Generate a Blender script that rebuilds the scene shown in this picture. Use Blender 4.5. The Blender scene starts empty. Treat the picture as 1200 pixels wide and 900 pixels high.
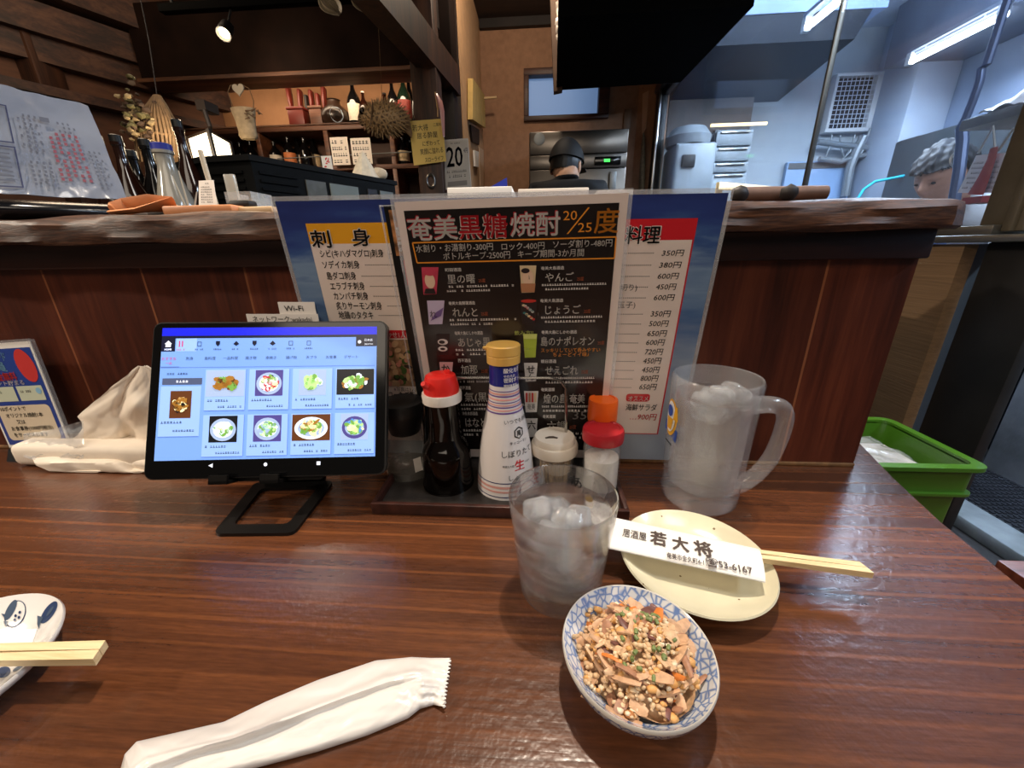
import bpy, bmesh, math, random
import numpy as np
from mathutils import Vector, Matrix
random.seed(7)
R = math.radians
SC = bpy.context.scene
COL = SC.collection

# ------------------------------------------------------------------ camera
F_PX = 451.0
PITCH, ROLL, YAW = R(19.39), R(-0.903), R(4.159)
CAM = Vector((0, 0, 0.97))
_cy, _sy = math.cos(YAW), math.sin(YAW)
_fw = Vector((-_sy*math.cos(PITCH), _cy*math.cos(PITCH), -math.sin(PITCH)))
_r = Vector((_cy, _sy, 0)); _u = _r.cross(_fw)
_r2 = _r*math.cos(ROLL) + _u*math.sin(ROLL); _u2 = -_r*math.sin(ROLL) + _u*math.cos(ROLL)
cd = bpy.data.cameras.new('camera'); cam = bpy.data.objects.new('camera', cd); COL.objects.link(cam)
cd.sensor_width = 36; cd.lens = F_PX/1200*36; cd.clip_start = 0.01; cd.clip_end = 60
_m = Matrix.Identity(4)
for i in range(3):
    _m[i][0] = _r2[i]; _m[i][1] = _u2[i]; _m[i][2] = -_fw[i]; _m[i][3] = CAM[i]
cam.matrix_world = _m
SC.camera = cam

def _ray(px, py): return _fw + _r2*((px-600)/F_PX) - _u2*((py-450)/F_PX)
def onZ(px, py, z): d = _ray(px, py); return CAM + d*((z-CAM.z)/d.z)
def onY(px, py, y): d = _ray(px, py); return CAM + d*(y/d.y)
def onX(px, py, x): d = _ray(px, py); return CAM + d*(x/d.x)
def depth(p): return (Vector(p)-CAM).dot(_fw)
def height_at(x, y, py):
    """world height where the vertical through (x, y) crosses picture row py"""
    lo, hi = -2.0, 5.0
    for _ in range(60):
        m = (lo+hi)/2; d = Vector((x, y, m))-CAM
        row = 450 - F_PX*d.dot(_u2)/d.dot(_fw)
        if row > py: lo = m
        else: hi = m
    return (lo+hi)/2

# ------------------------------------------------------------------ light and exposure
SC.view_settings.view_transform = 'Standard'; SC.view_settings.look = 'None'
SC.view_settings.gamma = 1; SC.view_settings.use_curve_mapping = False
SC.view_settings.exposure = 0.0
SC.cycles.use_denoising = True
SC.cycles.max_bounces = 32; SC.cycles.transmission_bounces = 32; SC.cycles.transparent_max_bounces = 24
w = bpy.data.worlds.new('world'); SC.world = w; w.use_nodes = True
w.node_tree.nodes['Background'].inputs[0].default_value = (1.0, 0.80, 0.62, 1)
w.node_tree.nodes['Background'].inputs[1].default_value = 0.055

def lamp(name, kind, loc, power, color, target=None, **kw):
    d = bpy.data.lights.new(name, kind); d.energy = power; d.color = color
    for k, v in kw.items(): setattr(d, k, v)
    o = bpy.data.objects.new(name, d); COL.objects.link(o); o.location = loc
    if target is not None:
        o.rotation_euler = (Vector(target)-Vector(loc)).to_track_quat('-Z', 'Y').to_euler()
    return o
WARM = (1.0, 0.86, 0.70); TUNGSTEN = (1.0, .76, .52); COOL = (0.66, 0.82, 1.0)
lamp('counter_spot', 'SPOT', (0.10, 0.52, 2.25), 90, WARM, (0.07, 0.22, .72), spot_size=R(64), spot_blend=.6, shadow_soft_size=.022)
lamp('customer_spot', 'SPOT', (-1.50, 0.06, 1.62), 46, WARM, (-0.45, 0.35, .80), spot_size=R(66), spot_blend=.7, shadow_soft_size=.022)
lamp('dining_side_fill', 'AREA', (-0.3, -1.3, 2.3), 15, WARM, (0, .4, .8), shape='RECTANGLE', size=1.6, size_y=.8)  # unseen fill light added from the dining side
lamp('shelf_fill_spot', 'SPOT', (-1.2, 1.62, 1.72), 20, TUNGSTEN, (-1.05, 2.5, 1.55), spot_size=R(88), spot_blend=.8, shadow_soft_size=.03)  # spot without a fitting, added to light the bottle shelves
lamp('ledge_spot', 'SPOT', (-.75, 0.35, 2.1), 26, WARM, (-0.6, 0.9, 1.1), spot_size=R(90), spot_blend=.8, shadow_soft_size=.03)
lamp('back_shelf_fill', 'AREA', (-1.15, 2.365, 1.80), 3.2, TUNGSTEN, (-1.15, 2.62, 1.70), shape='RECTANGLE', size=1.3, size_y=.03)  # added light hidden behind the beam, brightens the wall above the shelf
lamp('right_end_fill', 'AREA', (.66, .05, 2.3), 6, (1, .93, .84), (.72, .35, .5), shape='RECTANGLE', size=.5, size_y=.3)  # unseen area light added to brighten the board under the sill
lamp('beam_fill', 'POINT', (-1.62, 1.45, 1.98), 10, TUNGSTEN, shadow_soft_size=.2)  # unseen point light added to lift the dark left beams
lamp('passage_light', 'POINT', (-.08, 2.15, 2.30), 18, (1, .82, .62), shadow_soft_size=.05)

# ------------------------------------------------------------------ materials
def lin(c):
    c = [v/255 for v in c]
    return tuple(v/12.92 if v <= .04045 else ((v+.055)/1.055)**2.4 for v in c) + (1,)
MATS = {}
def nt(m):
    n = m.node_tree.nodes; return n, m.node_tree.links, n['Principled BSDF']
def new_mat(name):
    m = bpy.data.materials.new(name); m.use_nodes = True; MATS[name] = m; return m
def M(name, col=None, rough=.5, metal=0.0, spec=.5, trans=0.0, ior=1.45, emit=None, estr=0.0, alpha=1.0, noise=0.0, nscale=40, bump=0.0, bscale=200, coat=0.0, sss=0.0, stretch=None):
    if name in MATS: return MATS[name]
    m = new_mat(name); n, l, b = nt(m)
    b.inputs['Base Color'].default_value = lin(col); b.inputs['Roughness'].default_value = rough
    b.inputs['Metallic'].default_value = metal; b.inputs['Specular IOR Level'].default_value = spec
    b.inputs['Transmission Weight'].default_value = trans; b.inputs['IOR'].default_value = ior
    b.inputs['Alpha'].default_value = alpha; b.inputs['Coat Weight'].default_value = coat; b.inputs['Coat Roughness'].default_value = .12
    if sss: b.inputs['Subsurface Weight'].default_value = sss; b.inputs['Subsurface Radius'].default_value = (.006, .004, .003)
    if emit is not None:
        b.inputs['Emission Color'].default_value = lin(emit); b.inputs['Emission Strength'].default_value = estr
    if noise or bump:
        tc = n.new('ShaderNodeTexCoord'); src = tc.outputs['Object']
        if stretch:
            mp = n.new('ShaderNodeMapping'); mp.inputs['Scale'].default_value = stretch; l.new(src, mp.inputs[0]); src = mp.outputs[0]
        if noise:
            t = n.new('ShaderNodeTexNoise'); t.inputs['Scale'].default_value = nscale; t.inputs['Detail'].default_value = 5; l.new(src, t.inputs['Vector'])
            r = n.new('ShaderNodeValToRGB'); c = np.array(lin(col)[:3])
            r.color_ramp.elements[0].position = .3; r.color_ramp.elements[1].position = .7
            r.color_ramp.elements[0].color = (*np.clip(c*(1-noise), 0, 1), 1); r.color_ramp.elements[1].color = (*np.clip(c*(1+noise), 0, 1), 1)
            l.new(t.outputs['Fac'], r.inputs[0]); l.new(r.outputs[0], b.inputs['Base Color'])
        if bump:
            t2 = n.new('ShaderNodeTexNoise'); t2.inputs['Scale'].default_value = bscale; t2.inputs['Detail'].default_value = 3; l.new(src, t2.inputs['Vector'])
            bp = n.new('ShaderNodeBump'); bp.inputs['Strength'].default_value = bump; bp.inputs['Distance'].default_value = .002
            l.new(t2.outputs['Fac'], bp.inputs['Height']); l.new(bp.outputs[0], b.inputs['Normal'])
    return m

def wood(name, dark, mid, light, axis='X', scale=18, rough=.4, bump=.25, ripple=0.0, coat=0.0, streak=1.0, planks=None, spec=.5, long=.06, dist=1.2, lines=None, fibre=0.0):
    """grain running along one axis: stretched noise + fine fibres; planks=(axis index, width) draws board joints"""
    m = new_mat(name); n, l, b = nt(m)
    tc = n.new('ShaderNodeTexCoord'); mp = n.new('ShaderNodeMapping')
    s = {'X': (long, 1, 1), 'Y': (1, .09, 1), 'Z': (1, 1, .06)}[axis]
    mp.inputs['Scale'].default_value = s; l.new(tc.outputs['Object'], mp.inputs[0])
    t1 = n.new('ShaderNodeTexNoise'); t1.inputs['Scale'].default_value = scale; t1.inputs['Detail'].default_value = 6; t1.inputs['Roughness'].default_value = .62; t1.inputs['Distortion'].default_value = dist
    t2 = n.new('ShaderNodeTexNoise'); t2.inputs['Scale'].default_value = scale*9; t2.inputs['Detail'].default_value = 4; t2.inputs['Distortion'].default_value = .4
    l.new(mp.outputs[0], t1.inputs['Vector']); l.new(mp.outputs[0], t2.inputs['Vector'])
    mx = n.new('ShaderNodeMath'); mx.operation = 'MULTIPLY_ADD'; mx.inputs[1].default_value = .38*streak
    l.new(t2.outputs['Fac'], mx.inputs[0]); l.new(t1.outputs['Fac'], mx.inputs[2])
    r = n.new('ShaderNodeValToRGB'); e = r.color_ramp.elements
    e[0].position = .50; e[0].color = lin(dark); e[1].position = .92; e[1].color = lin(light)
    k = e.new(.68); k.color = lin(mid)
    l.new(mx.outputs[0], r.inputs[0]); colour = r.outputs[0]
    hsrc = mx.outputs[0]
    if planks:
        sx = n.new('ShaderNodeSeparateXYZ'); l.new(tc.outputs['Object'], sx.inputs[0])
        d = n.new('ShaderNodeMath'); d.operation = 'DIVIDE'; d.inputs[1].default_value = planks[1]; ad = n.new('ShaderNodeMath'); ad.inputs[1].default_value = planks[3] if len(planks) > 3 else 0; l.new(sx.outputs[planks[0]], ad.inputs[0]); l.new(ad.outputs[0], d.inputs[0])
        fl = n.new('ShaderNodeMath'); fl.operation = 'FLOOR'; l.new(d.outputs[0], fl.inputs[0])
        wn = n.new('ShaderNodeTexWhiteNoise'); wn.noise_dimensions = '1D'; l.new(fl.outputs[0], wn.inputs['W'])
        hs = n.new('ShaderNodeHueSaturation'); mr = n.new('ShaderNodeMapRange'); mr.inputs[3].default_value = .78; mr.inputs[4].default_value = 1.22
        l.new(wn.outputs['Value'], mr.inputs[0]); l.new(mr.outputs[0], hs.inputs['Value']); l.new(colour, hs.inputs['Color'])
        fr = n.new('ShaderNodeMath'); fr.operation = 'FRACT'; l.new(d.outputs[0], fr.inputs[0])
        pp = n.new('ShaderNodeMath'); pp.operation = 'PINGPONG'; pp.inputs[1].default_value = .5; l.new(fr.outputs[0], pp.inputs[0])
        lt = n.new('ShaderNodeMath'); lt.operation = 'LESS_THAN'; lt.inputs[1].default_value = .010; l.new(pp.outputs[0], lt.inputs[0])
        mxc = n.new('ShaderNodeMix'); mxc.data_type = 'RGBA'; l.new(lt.outputs[0], mxc.inputs[0]); l.new(hs.outputs[0], mxc.inputs[6]); mxc.inputs[7].default_value = lin(planks[2] if len(planks) > 2 else dark)
        colour = mxc.outputs[2]
    if lines:      # thin pale growth lines along the board: (period, colour)
        wm_ = n.new('ShaderNodeMapping'); wm_.inputs['Scale'].default_value = (.05, 1, 1); l.new(tc.outputs['Object'], wm_.inputs[0])
        wv = n.new('ShaderNodeTexWave'); wv.wave_type = 'BANDS'; wv.bands_direction = 'Y'; wv.inputs['Scale'].default_value = 2*math.pi/(20*lines[0]); wv.inputs['Distortion'].default_value = 11; wv.inputs['Detail'].default_value = 3; wv.inputs['Detail Scale'].default_value = .35
        l.new(wm_.outputs[0], wv.inputs['Vector']); r3 = n.new('ShaderNodeMapRange'); r3.inputs[1].default_value = .90; r3.inputs[2].default_value = 1.0; r3.inputs[4].default_value = .7; l.new(wv.outputs['Fac'], r3.inputs[0])
        nm = n.new('ShaderNodeTexNoise'); nm.inputs['Scale'].default_value = 9; l.new(mp.outputs[0], nm.inputs['Vector']); r4 = n.new('ShaderNodeMapRange'); r4.inputs[1].default_value = .35; r4.inputs[2].default_value = .7; r4.inputs[4].default_value = .85; l.new(nm.outputs['Fac'], r4.inputs[0])
        mm = n.new('ShaderNodeMath'); mm.operation = 'MULTIPLY'; l.new(r3.outputs[0], mm.inputs[0]); l.new(r4.outputs[0], mm.inputs[1])
        ml = n.new('ShaderNodeMix'); ml.data_type = 'RGBA'; l.new(mm.outputs[0], ml.inputs[0]); l.new(colour, ml.inputs[6]); ml.inputs[7].default_value = lin(lines[1]); colour = ml.outputs[2]
    if fibre:
        fm_ = n.new('ShaderNodeMapping'); fm_.inputs['Scale'].default_value = (.12, 1, 1); l.new(tc.outputs['Object'], fm_.inputs[0])
        tf = n.new('ShaderNodeTexNoise'); tf.inputs['Scale'].default_value = 620; tf.inputs['Detail'].default_value = 3; l.new(fm_.outputs[0], tf.inputs['Vector'])
        rf_ = n.new('ShaderNodeMapRange'); rf_.inputs[1].default_value = .3; rf_.inputs[2].default_value = .7; rf_.inputs[3].default_value = 1-fibre; rf_.inputs[4].default_value = 1+fibre; l.new(tf.outputs['Fac'], rf_.inputs[0])
        hv = n.new('ShaderNodeHueSaturation'); l.new(colour, hv.inputs['Color']); l.new(rf_.outputs[0], hv.inputs['Value']); colour = hv.outputs[0]
    l.new(colour, b.inputs['Base Color'])
    b.inputs['Roughness'].default_value = rough; b.inputs['Coat Weight'].default_value = coat; b.inputs['Coat Roughness'].default_value = .18; b.inputs['Specular IOR Level'].default_value = spec
    bp = n.new('ShaderNodeBump'); bp.inputs['Strength'].default_value = bump; bp.inputs['Distance'].default_value = .001; l.new(hsrc, bp.inputs['Height'])
    if ripple:
        t3 = n.new('ShaderNodeTexNoise'); t3.inputs['Scale'].default_value = 150; t3.inputs['Detail'].default_value = 2; l.new(tc.outputs['Object'], t3.inputs['Vector'])
        b2 = n.new('ShaderNodeBump'); b2.inputs['Strength'].default_value = ripple; b2.inputs['Distance'].default_value = .0012
        l.new(t3.outputs['Fac'], b2.inputs['Height']); l.new(bp.outputs[0], b2.inputs['Normal'])
        l.new(b2.outputs[0], b.inputs['Normal']); l.new(b2.outputs[0], b.inputs['Coat Normal'])
    else: l.new(bp.outputs[0], b.inputs['Normal'])
    return m

def glassy(name, col=(255, 255, 255), rough=0.0, ior=1.45, bump=0.0, bscale=120):
    m = M(name, col, rough, trans=1.0, ior=ior)
    if bump:
        n, l, b = nt(m); tc = n.new('ShaderNodeTexCoord'); t = n.new('ShaderNodeTexNoise'); t.inputs['Scale'].default_value = bscale; t.inputs['Detail'].default_value = 3
        bp = n.new('ShaderNodeBump'); bp.inputs['Strength'].default_value = bump; bp.inputs['Distance'].default_value = .002
        l.new(tc.outputs['Object'], t.inputs['Vector']); l.new(t.outputs['Fac'], bp.inputs['Height']); l.new(bp.outputs[0], b.inputs['Normal'])
    return m
def film(name, tint=(235, 238, 245), opacity=.12, rough=.12, bump=0.0, bscale=60):
    """thin clear plastic or window pane: mostly see-through with a glossy skin"""
    m = new_mat(name); n, l, b = nt(m)
    b.inputs['Base Color'].default_value = lin(tint); b.inputs['Roughness'].default_value = rough
    tr = n.new('ShaderNodeBsdfTransparent'); gl = n.new('ShaderNodeBsdfGlossy'); gl.inputs['Roughness'].default_value = rough
    lw = n.new('ShaderNodeLayerWeight'); lw.inputs['Blend'].default_value = .5
    pw = n.new('ShaderNodeMath'); pw.operation = 'POWER'; pw.inputs[1].default_value = 5; l.new(lw.outputs['Facing'], pw.inputs[0])
    fr = n.new('ShaderNodeMath'); fr.operation = 'MULTIPLY_ADD'; fr.inputs[1].default_value = .55; fr.inputs[2].default_value = .035; l.new(pw.outputs[0], fr.inputs[0])
    mix = n.new('ShaderNodeMixShader'); mix.inputs[0].default_value = opacity; l.new(tr.outputs[0], mix.inputs[1]); l.new(b.outputs[0], mix.inputs[2])
    mix2 = n.new('ShaderNodeMixShader'); l.new(fr.outputs[0], mix2.inputs[0]); l.new(mix.outputs[0], mix2.inputs[1]); l.new(gl.outputs[0], mix2.inputs[2])
    l.new(mix2.outputs[0], n['Material Output'].inputs[0])
    if bump:
        tc = n.new('ShaderNodeTexCoord'); t = n.new('ShaderNodeTexNoise'); t.inputs['Scale'].default_value = bscale; t.inputs['Detail'].default_value = 4
        bp = n.new('ShaderNodeBump'); bp.inputs['Strength'].default_value = bump; bp.inputs['Distance'].default_value = .004
        l.new(tc.outputs['Object'], t.inputs['Vector']); l.new(t.outputs['Fac'], bp.inputs['Height'])
        for q in (b, gl): l.new(bp.outputs[0], q.inputs['Normal'])
        l.new(bp.outputs[0], lw.inputs['Normal'])
    return m

def liquid(name, col, rough, ior, clear):
    """refracting body that also lets part of the light straight through"""
    m = glassy(name, col, rough, ior); n, l, b = nt(m); tr = n.new('ShaderNodeBsdfTransparent'); mix = n.new('ShaderNodeMixShader'); mix.inputs[0].default_value = clear
    l.new(b.outputs[0], mix.inputs[1]); l.new(tr.outputs[0], mix.inputs[2]); l.new(mix.outputs[0], n['Material Output'].inputs[0]); return m

# ------------------------------------------------------------------ mesh collector
class MB:
    def __init__(s): s.v = []; s.f = []; s.m = []
    def add(s, vs, fs, mi=0, mat=None):
        o = len(s.v)
        s.v += [tuple(mat @ Vector(v)) if mat is not None else tuple(v) for v in vs]
        s.f += [tuple(i+o for i in f) for f in fs]; s.m += [mi]*len(fs) if isinstance(mi, int) else list(mi)
        return s
    def bm(s, b, mi=0, mat=None):
        b.verts.ensure_lookup_table(); b.verts.index_update()
        s.add([v.co[:] for v in b.verts], [[v.index for v in f.verts] for f in b.faces], mi, mat); b.free(); return s
    def box(s, lo, hi, mi=0, bev=0.0, seg=2, mat=None):
        b = bmesh.new(); bmesh.ops.create_cube(b, size=1)
        for v in b.verts:
            for k in range(3): v.co[k] = lo[k] + (v.co[k]+.5)*(hi[k]-lo[k])
        if bev: bmesh.ops.bevel(b, geom=b.edges[:], offset=bev, segments=seg, affect='EDGES', profile=.5)
        return s.bm(b, mi, mat)
    def hexa(s, p, mi=0):
        """8 corners: bottom 4 then top 4, both counter-clockwise seen from above"""
        return s.add(p, [(3, 2, 1, 0), (4, 5, 6, 7), (0, 1, 5, 4), (1, 2, 6, 5), (2, 3, 7, 6), (3, 0, 4, 7)], mi)
    def prism(s, poly, z0, z1, mi=0, mat=None):
        n = len(poly)
        return s.add([(x, y, z0) for x, y in poly] + [(x, y, z1) for x, y in poly],
                     [tuple(range(n-1, -1, -1)), tuple(range(n, 2*n))] + [(i, (i+1) % n, (i+1) % n+n, i+n) for i in range(n)], mi, mat)
    def lathe(s, prof, c=(0, 0), seg=40, mi=0, mat=None, closed=False, sx=1.0, sy=1.0, a0=0.0):
        """prof: (radius, z) from bottom to top (outside); mi may be a list per ring gap"""
        vs = []; fs = []; ms = []; rings = []
        for r, z in prof:
            if r < 1e-6: rings.append([len(vs)]); vs.append((c[0], c[1], z))
            else:
                rings.append(list(range(len(vs), len(vs)+seg)))
                vs += [(c[0]+r*sx*math.cos(a0+2*math.pi*i/seg), c[1]+r*sy*math.sin(a0+2*math.pi*i/seg), z) for i in range(seg)]
        pairs = list(zip(rings[:-1], rings[1:])) + ([(rings[-1], rings[0])] if closed else [])
        for k, (a, b) in enumerate(pairs):
            mm = mi if isinstance(mi, int) else mi[k]
            for i in range(seg):
                j = (i+1) % seg
                if len(a) == 1 and len(b) == 1: continue
                if len(a) == 1: fs.append((a[0], b[j], b[i]))
                elif len(b) == 1: fs.append((a[i], a[j], b[0]))
                else: fs.append((a[i], a[j], b[j], b[i]))
                ms.append(mm)
        return s.add(vs, fs, ms, mat)
    def tube(s, path, r, seg=10, mi=0, caps=True, closed=False, sq=None):
        """swept round bar; r a number or list per point; sq=(a,b) sweeps an ellipse"""
        P = [Vector(p) for p in path]; n = len(P); rr = r if isinstance(r, (list, tuple)) else [r]*n
        vs = []; prev = None
        for i in range(n):
            if closed: t = (P[(i+1) % n]-P[i-1]).normalized()
            else: t = (P[min(i+1, n-1)]-P[max(i-1, 0)]).normalized()
            if prev is None:
                up = Vector((0, 0, 1)) if abs(t.z) < .9 else Vector((1, 0, 0))
                a = t.cross(up).normalized()
            else: a = (prev - t*prev.dot(t)).normalized()
            prev = a; b = t.cross(a)
            ka, kb = sq if sq else (1, 1)
            for k in range(seg):
                q = 2*math.pi*k/seg
                vs.append(P[i] + a*(rr[i]*ka*math.cos(q)) + b*(rr[i]*kb*math.sin(q)))
        fs = []
        for i in range(n if closed else n-1):
            j = (i+1) % n
            for k in range(seg):
                k2 = (k+1) % seg; fs.append((i*seg+k, i*seg+k2, j*seg+k2, j*seg+k))
        if caps and not closed: fs += [tuple(range(seg-1, -1, -1)), tuple(range((n-1)*seg, n*seg))]
        return s.add(vs, fs, mi)
    def ball(s, c, r, mi=0, sub=2, sc=(1, 1, 1), jit=0.0, rot=None):
        b = bmesh.new(); bmesh.ops.create_icosphere(b, subdivisions=sub, radius=1)
        for v in b.verts:
            k = 1+random.uniform(-jit, jit); v.co = Vector((v.co.x*sc[0]*r*k, v.co.y*sc[1]*r*k, v.co.z*sc[2]*r*k))
            if rot is not None: v.co = rot @ v.co
            v.co += Vector(c)
        return s.bm(b, mi)
    def grid(s, fn, nu, nv, mi=0, wrap=False):
        vs = [fn(i/(nu-1), j/(nv-1)) for j in range(nv) for i in range(nu)]
        fs = [(j*nu+i, j*nu+i+1, (j+1)*nu+i+1, (j+1)*nu+i) for j in range(nv-1) for i in range(nu-1)]
        return s.add(vs, fs, mi)
    def sheet(s, fn, nu, nv, th, mi=0):
        """a grid surface given real thickness th along -normal"""
        P = [[Vector(fn(i/(nu-1), j/(nv-1))) for i in range(nu)] for j in range(nv)]
        vs = []; nn = nu*nv
        for j in range(nv):
            for i in range(nu): vs.append(P[j][i])
        for j in range(nv):
            for i in range(nu):
                du = P[j][min(i+1, nu-1)]-P[j][max(i-1, 0)]; dv = P[min(j+1, nv-1)][i]-P[max(j-1, 0)][i]
                nrm = du.cross(dv); nrm = nrm.normalized() if nrm.length > 1e-12 else Vector((0, 0, 1))
                vs.append(P[j][i]-nrm*th)
        fs = []
        for j in range(nv-1):
            for i in range(nu-1):
                a = (j*nu+i, j*nu+i+1, (j+1)*nu+i+1, (j+1)*nu+i); fs.append(a); fs.append(tuple(k+nn for k in reversed(a)))
        edge = [(i, 0) for i in range(nu)] + [(nu-1, j) for j in range(1, nv)] + [(i, nv-1) for i in range(nu-2, -1, -1)] + [(0, j) for j in range(nv-2, 0, -1)]
        for k in range(len(edge)):
            a = edge[k]; b = edge[(k+1) % len(edge)]; ia = a[1]*nu+a[0]; ib = b[1]*nu+b[0]
            fs.append((ib, ia, ia+nn, ib+nn))
        return s.add(vs, fs, mi)

ROOT = {}
def build(mb, name, mats, parent=None, smooth=35, origin=None):
    me = bpy.data.meshes.new(name)
    o = bpy.data.objects.new(name, me)
    org = Vector((0, 0, 0))
    if parent is not None: org = ROOT[parent.name]; o.parent = parent
    elif origin is not None: org = Vector(origin); o.location = org
    me.from_pydata([(v[0]-org.x, v[1]-org.y, v[2]-org.z) for v in mb.v], [], mb.f)
    for m in (mats if isinstance(mats, (list, tuple)) else [mats]): me.materials.append(m)
    me.polygons.foreach_set('material_index', mb.m)
    if smooth:
        me.polygons.foreach_set('use_smooth', [True]*len(me.polygons)); me.set_sharp_from_angle(angle=R(smooth))
    me.update(); COL.objects.link(o); ROOT[o.name] = org
    return o
def thing(name, label, cat, loc, group=None):
    o = bpy.data.objects.new(name, None); COL.objects.link(o); o.location = loc; o.empty_display_size = .02
    ROOT[o.name] = Vector(loc); return tag(o, label, cat, group)
def tag(o, label, cat, group=None, kind=None):
    o['label'] = label; o['category'] = cat
    if group: o['group'] = group
    if kind: o['kind'] = kind
    return o
def struct(mb, name, mats, smooth=35, parent=None):
    o = build(mb, name, mats, parent, smooth)
    if parent is None: o['kind'] = 'structure'
    return o
def dup(root, loc, label=None, group=None):
    r = root.copy(); COL.objects.link(r); r.location = loc; ROOT[r.name] = Vector(loc)
    if label: r['label'] = label
    if group: r['group'] = group
    for ch in list(root.children):
        c = ch.copy(); COL.objects.link(c); c.parent = r
        for g in list(ch.children):
            d = g.copy(); COL.objects.link(d); d.parent = c
    return r

# ------------------------------------------------------------------ printed matter
_TX = {}
def glyphs(txt, bold=0.0):
    k = (txt, bold)
    if k not in _TX:
        c = bpy.data.curves.new('t', 'FONT'); c.body = txt; c.resolution_u = 2; c.fill_mode = 'FRONT'; c.offset = bold
        o = bpy.data.objects.new('t', c); COL.objects.link(o)
        me = bpy.data.meshes.new_from_object(o)
        vs = [tuple(v.co) for v in me.vertices]; fs = [tuple(p.vertices) for p in me.polygons]
        bpy.data.objects.remove(o); bpy.data.meshes.remove(me); bpy.data.curves.remove(c)
        _TX[k] = (vs, fs)
    return _TX[k]
class Print:
    """flat printing on a face: (u, v) metres from the face's lower-left corner; layers are lifted by a hair"""
    def __init__(s, O, U, V, lift=.0003):
        s.O = Vector(O); s.U = Vector(U).normalized(); V = Vector(V); s.V = (V - s.U*V.dot(s.U)).normalized(); s.N = s.U.cross(s.V)
        s.mb = MB(); s.mats = []; s.lift = lift
    def mi(s, m):
        if m not in s.mats: s.mats.append(m)
        return s.mats.index(m)
    def p(s, u, v, L): return s.O + s.U*u + s.V*v + s.N*(s.lift*L)
    def poly(s, pts, m, L=1):
        s.mb.add([s.p(u, v, L) for u, v in pts], [tuple(range(len(pts)))], s.mi(m)); return s
    def rect(s, u0, v0, u1, v1, m, L=1): return s.poly([(u0, v0), (u1, v0), (u1, v1), (u0, v1)], m, L)
    def frame(s, u0, v0, u1, v1, t, m, L=1):
        s.rect(u0, v0, u1, v0+t, m, L); s.rect(u0, v1-t, u1, v1, m, L); s.rect(u0, v0+t, u0+t, v1-t, m, L); return s.rect(u1-t, v0+t, u1, v1-t, m, L)
    def rrect(s, u0, v0, u1, v1, r, m, L=1):
        pts = []
        for cx, cy, a in ((u1-r, v1-r, 0), (u0+r, v1-r, 90), (u0+r, v0+r, 180), (u1-r, v0+r, 270)):
            pts += [(cx+r*math.cos(R(a+k*22.5)), cy+r*math.sin(R(a+k*22.5))) for k in range(5)]
        return s.poly(pts, m, L)
    def disc(s, u, v, r, m, L=1, ry=None, n=24, rot=0.0):
        ry = ry or r; c, q = math.cos(rot), math.sin(rot); pts = []
        for k in range(n):
            x = r*math.cos(2*math.pi*k/n); y = ry*math.sin(2*math.pi*k/n); pts.append((u+x*c-y*q, v+x*q+y*c))
        return s.poly(pts, m, L)
    def text(s, txt, u, v, h, m, L=2, align='l', bold=0.0, width=None, slant=0.0, rot=0.0, sx=1.0):
        """h: height of a full-width character; v: baseline"""
        vs, fs = glyphs(txt)
        if not vs: return s
        if bold:
            d_ = bold*h*.55
            for du, dv in ((d_, 0), (-d_, 0), (0, d_), (0, -d_), (d_*.7, d_*.7), (-d_*.7, -d_*.7)): s.text(txt, u+du, v+dv, h, m, L, align, 0, width, slant, rot, sx)
        a = np.array(vs); w0 = a[:, 0].min(); wd = a[:, 0].max()-w0
        k = h; kx = (width/wd if width else h*sx)
        off = {'l': 0, 'c': -wd*kx/2, 'r': -wd*kx}[align]; c, q = math.cos(rot), math.sin(rot)
        P = []
        for x, y, _ in vs:
            xx = (x-w0)*kx+off+slant*y*k; yy = y*k; P.append(s.p(u+xx*c-yy*q, v+xx*q+yy*c, L))
        s.mb.add(P, fs, s.mi(m)); return s
    def dashes(s, u, v, w, h, m, n=10, L=2, gap=.25, seed=0):
        rd = random.Random(seed*7+n); st = w/n
        for i in range(n):
            if rd.random() < .12: continue
            a = u+i*st; g = st*(1-gap); k = rd.random()
            s.rect(a, v, a+g, v+h*.28, m, L); 
            if k < .7: s.rect(a+g*.35, v+h*.28, a+g*.6, v+h, m, L)
            if k > .3: s.rect(a, v+h*.6, a+g, v+h*.8, m, L)
        return s
    def dots(s, u0, u1, v, d, m, L=2, n=None):
        n = n or max(2, int((u1-u0)/(d*2)))
        for i in range(n):
            a = u0+(u1-u0)*i/n; s.rect(a, v, a+d, v+d, m, L)
        return s
    def done(s, name, parent): return build(s.mb, name, s.mats, parent, smooth=0)
def quad_frame(tl, tr, br, bl):
    """origin, U, V, width, height of a printed face from its corners"""
    tl, tr, br, bl = map(Vector, (tl, tr, br, bl)); return bl, (br-bl), (tl-bl), (br-bl).length, (tl-bl).length
def board(mb, O, U, V, wd, ht, th, mi=0, off=0.0):
    O = Vector(O); U = Vector(U).normalized(); V = Vector(V); V = (V-U*V.dot(U)).normalized(); N = U.cross(V)
    p = [O+N*off, O+U*wd+N*off, O+U*wd+V*ht+N*off, O+V*ht+N*off]; b = [q-N*th for q in p]
    mb.add(b+p, [(3, 2, 1, 0), (4, 5, 6, 7), (0, 1, 5, 4), (1, 2, 6, 5), (2, 3, 7, 6), (3, 0, 4, 7)], mi); return mb
def cloud(x, y, z=0.0, s=1.0):
    """smooth wavy value for crumples"""
    return (math.sin(x*1.7*s+y*.9*s+z)+math.sin(y*2.3*s-x*.7*s+1.3+z)+.6*math.sin(x*4.1*s+y*3.3*s+z*2)+.4*math.sin(y*6.7*s-x*5.9*s+z))/3
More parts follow.
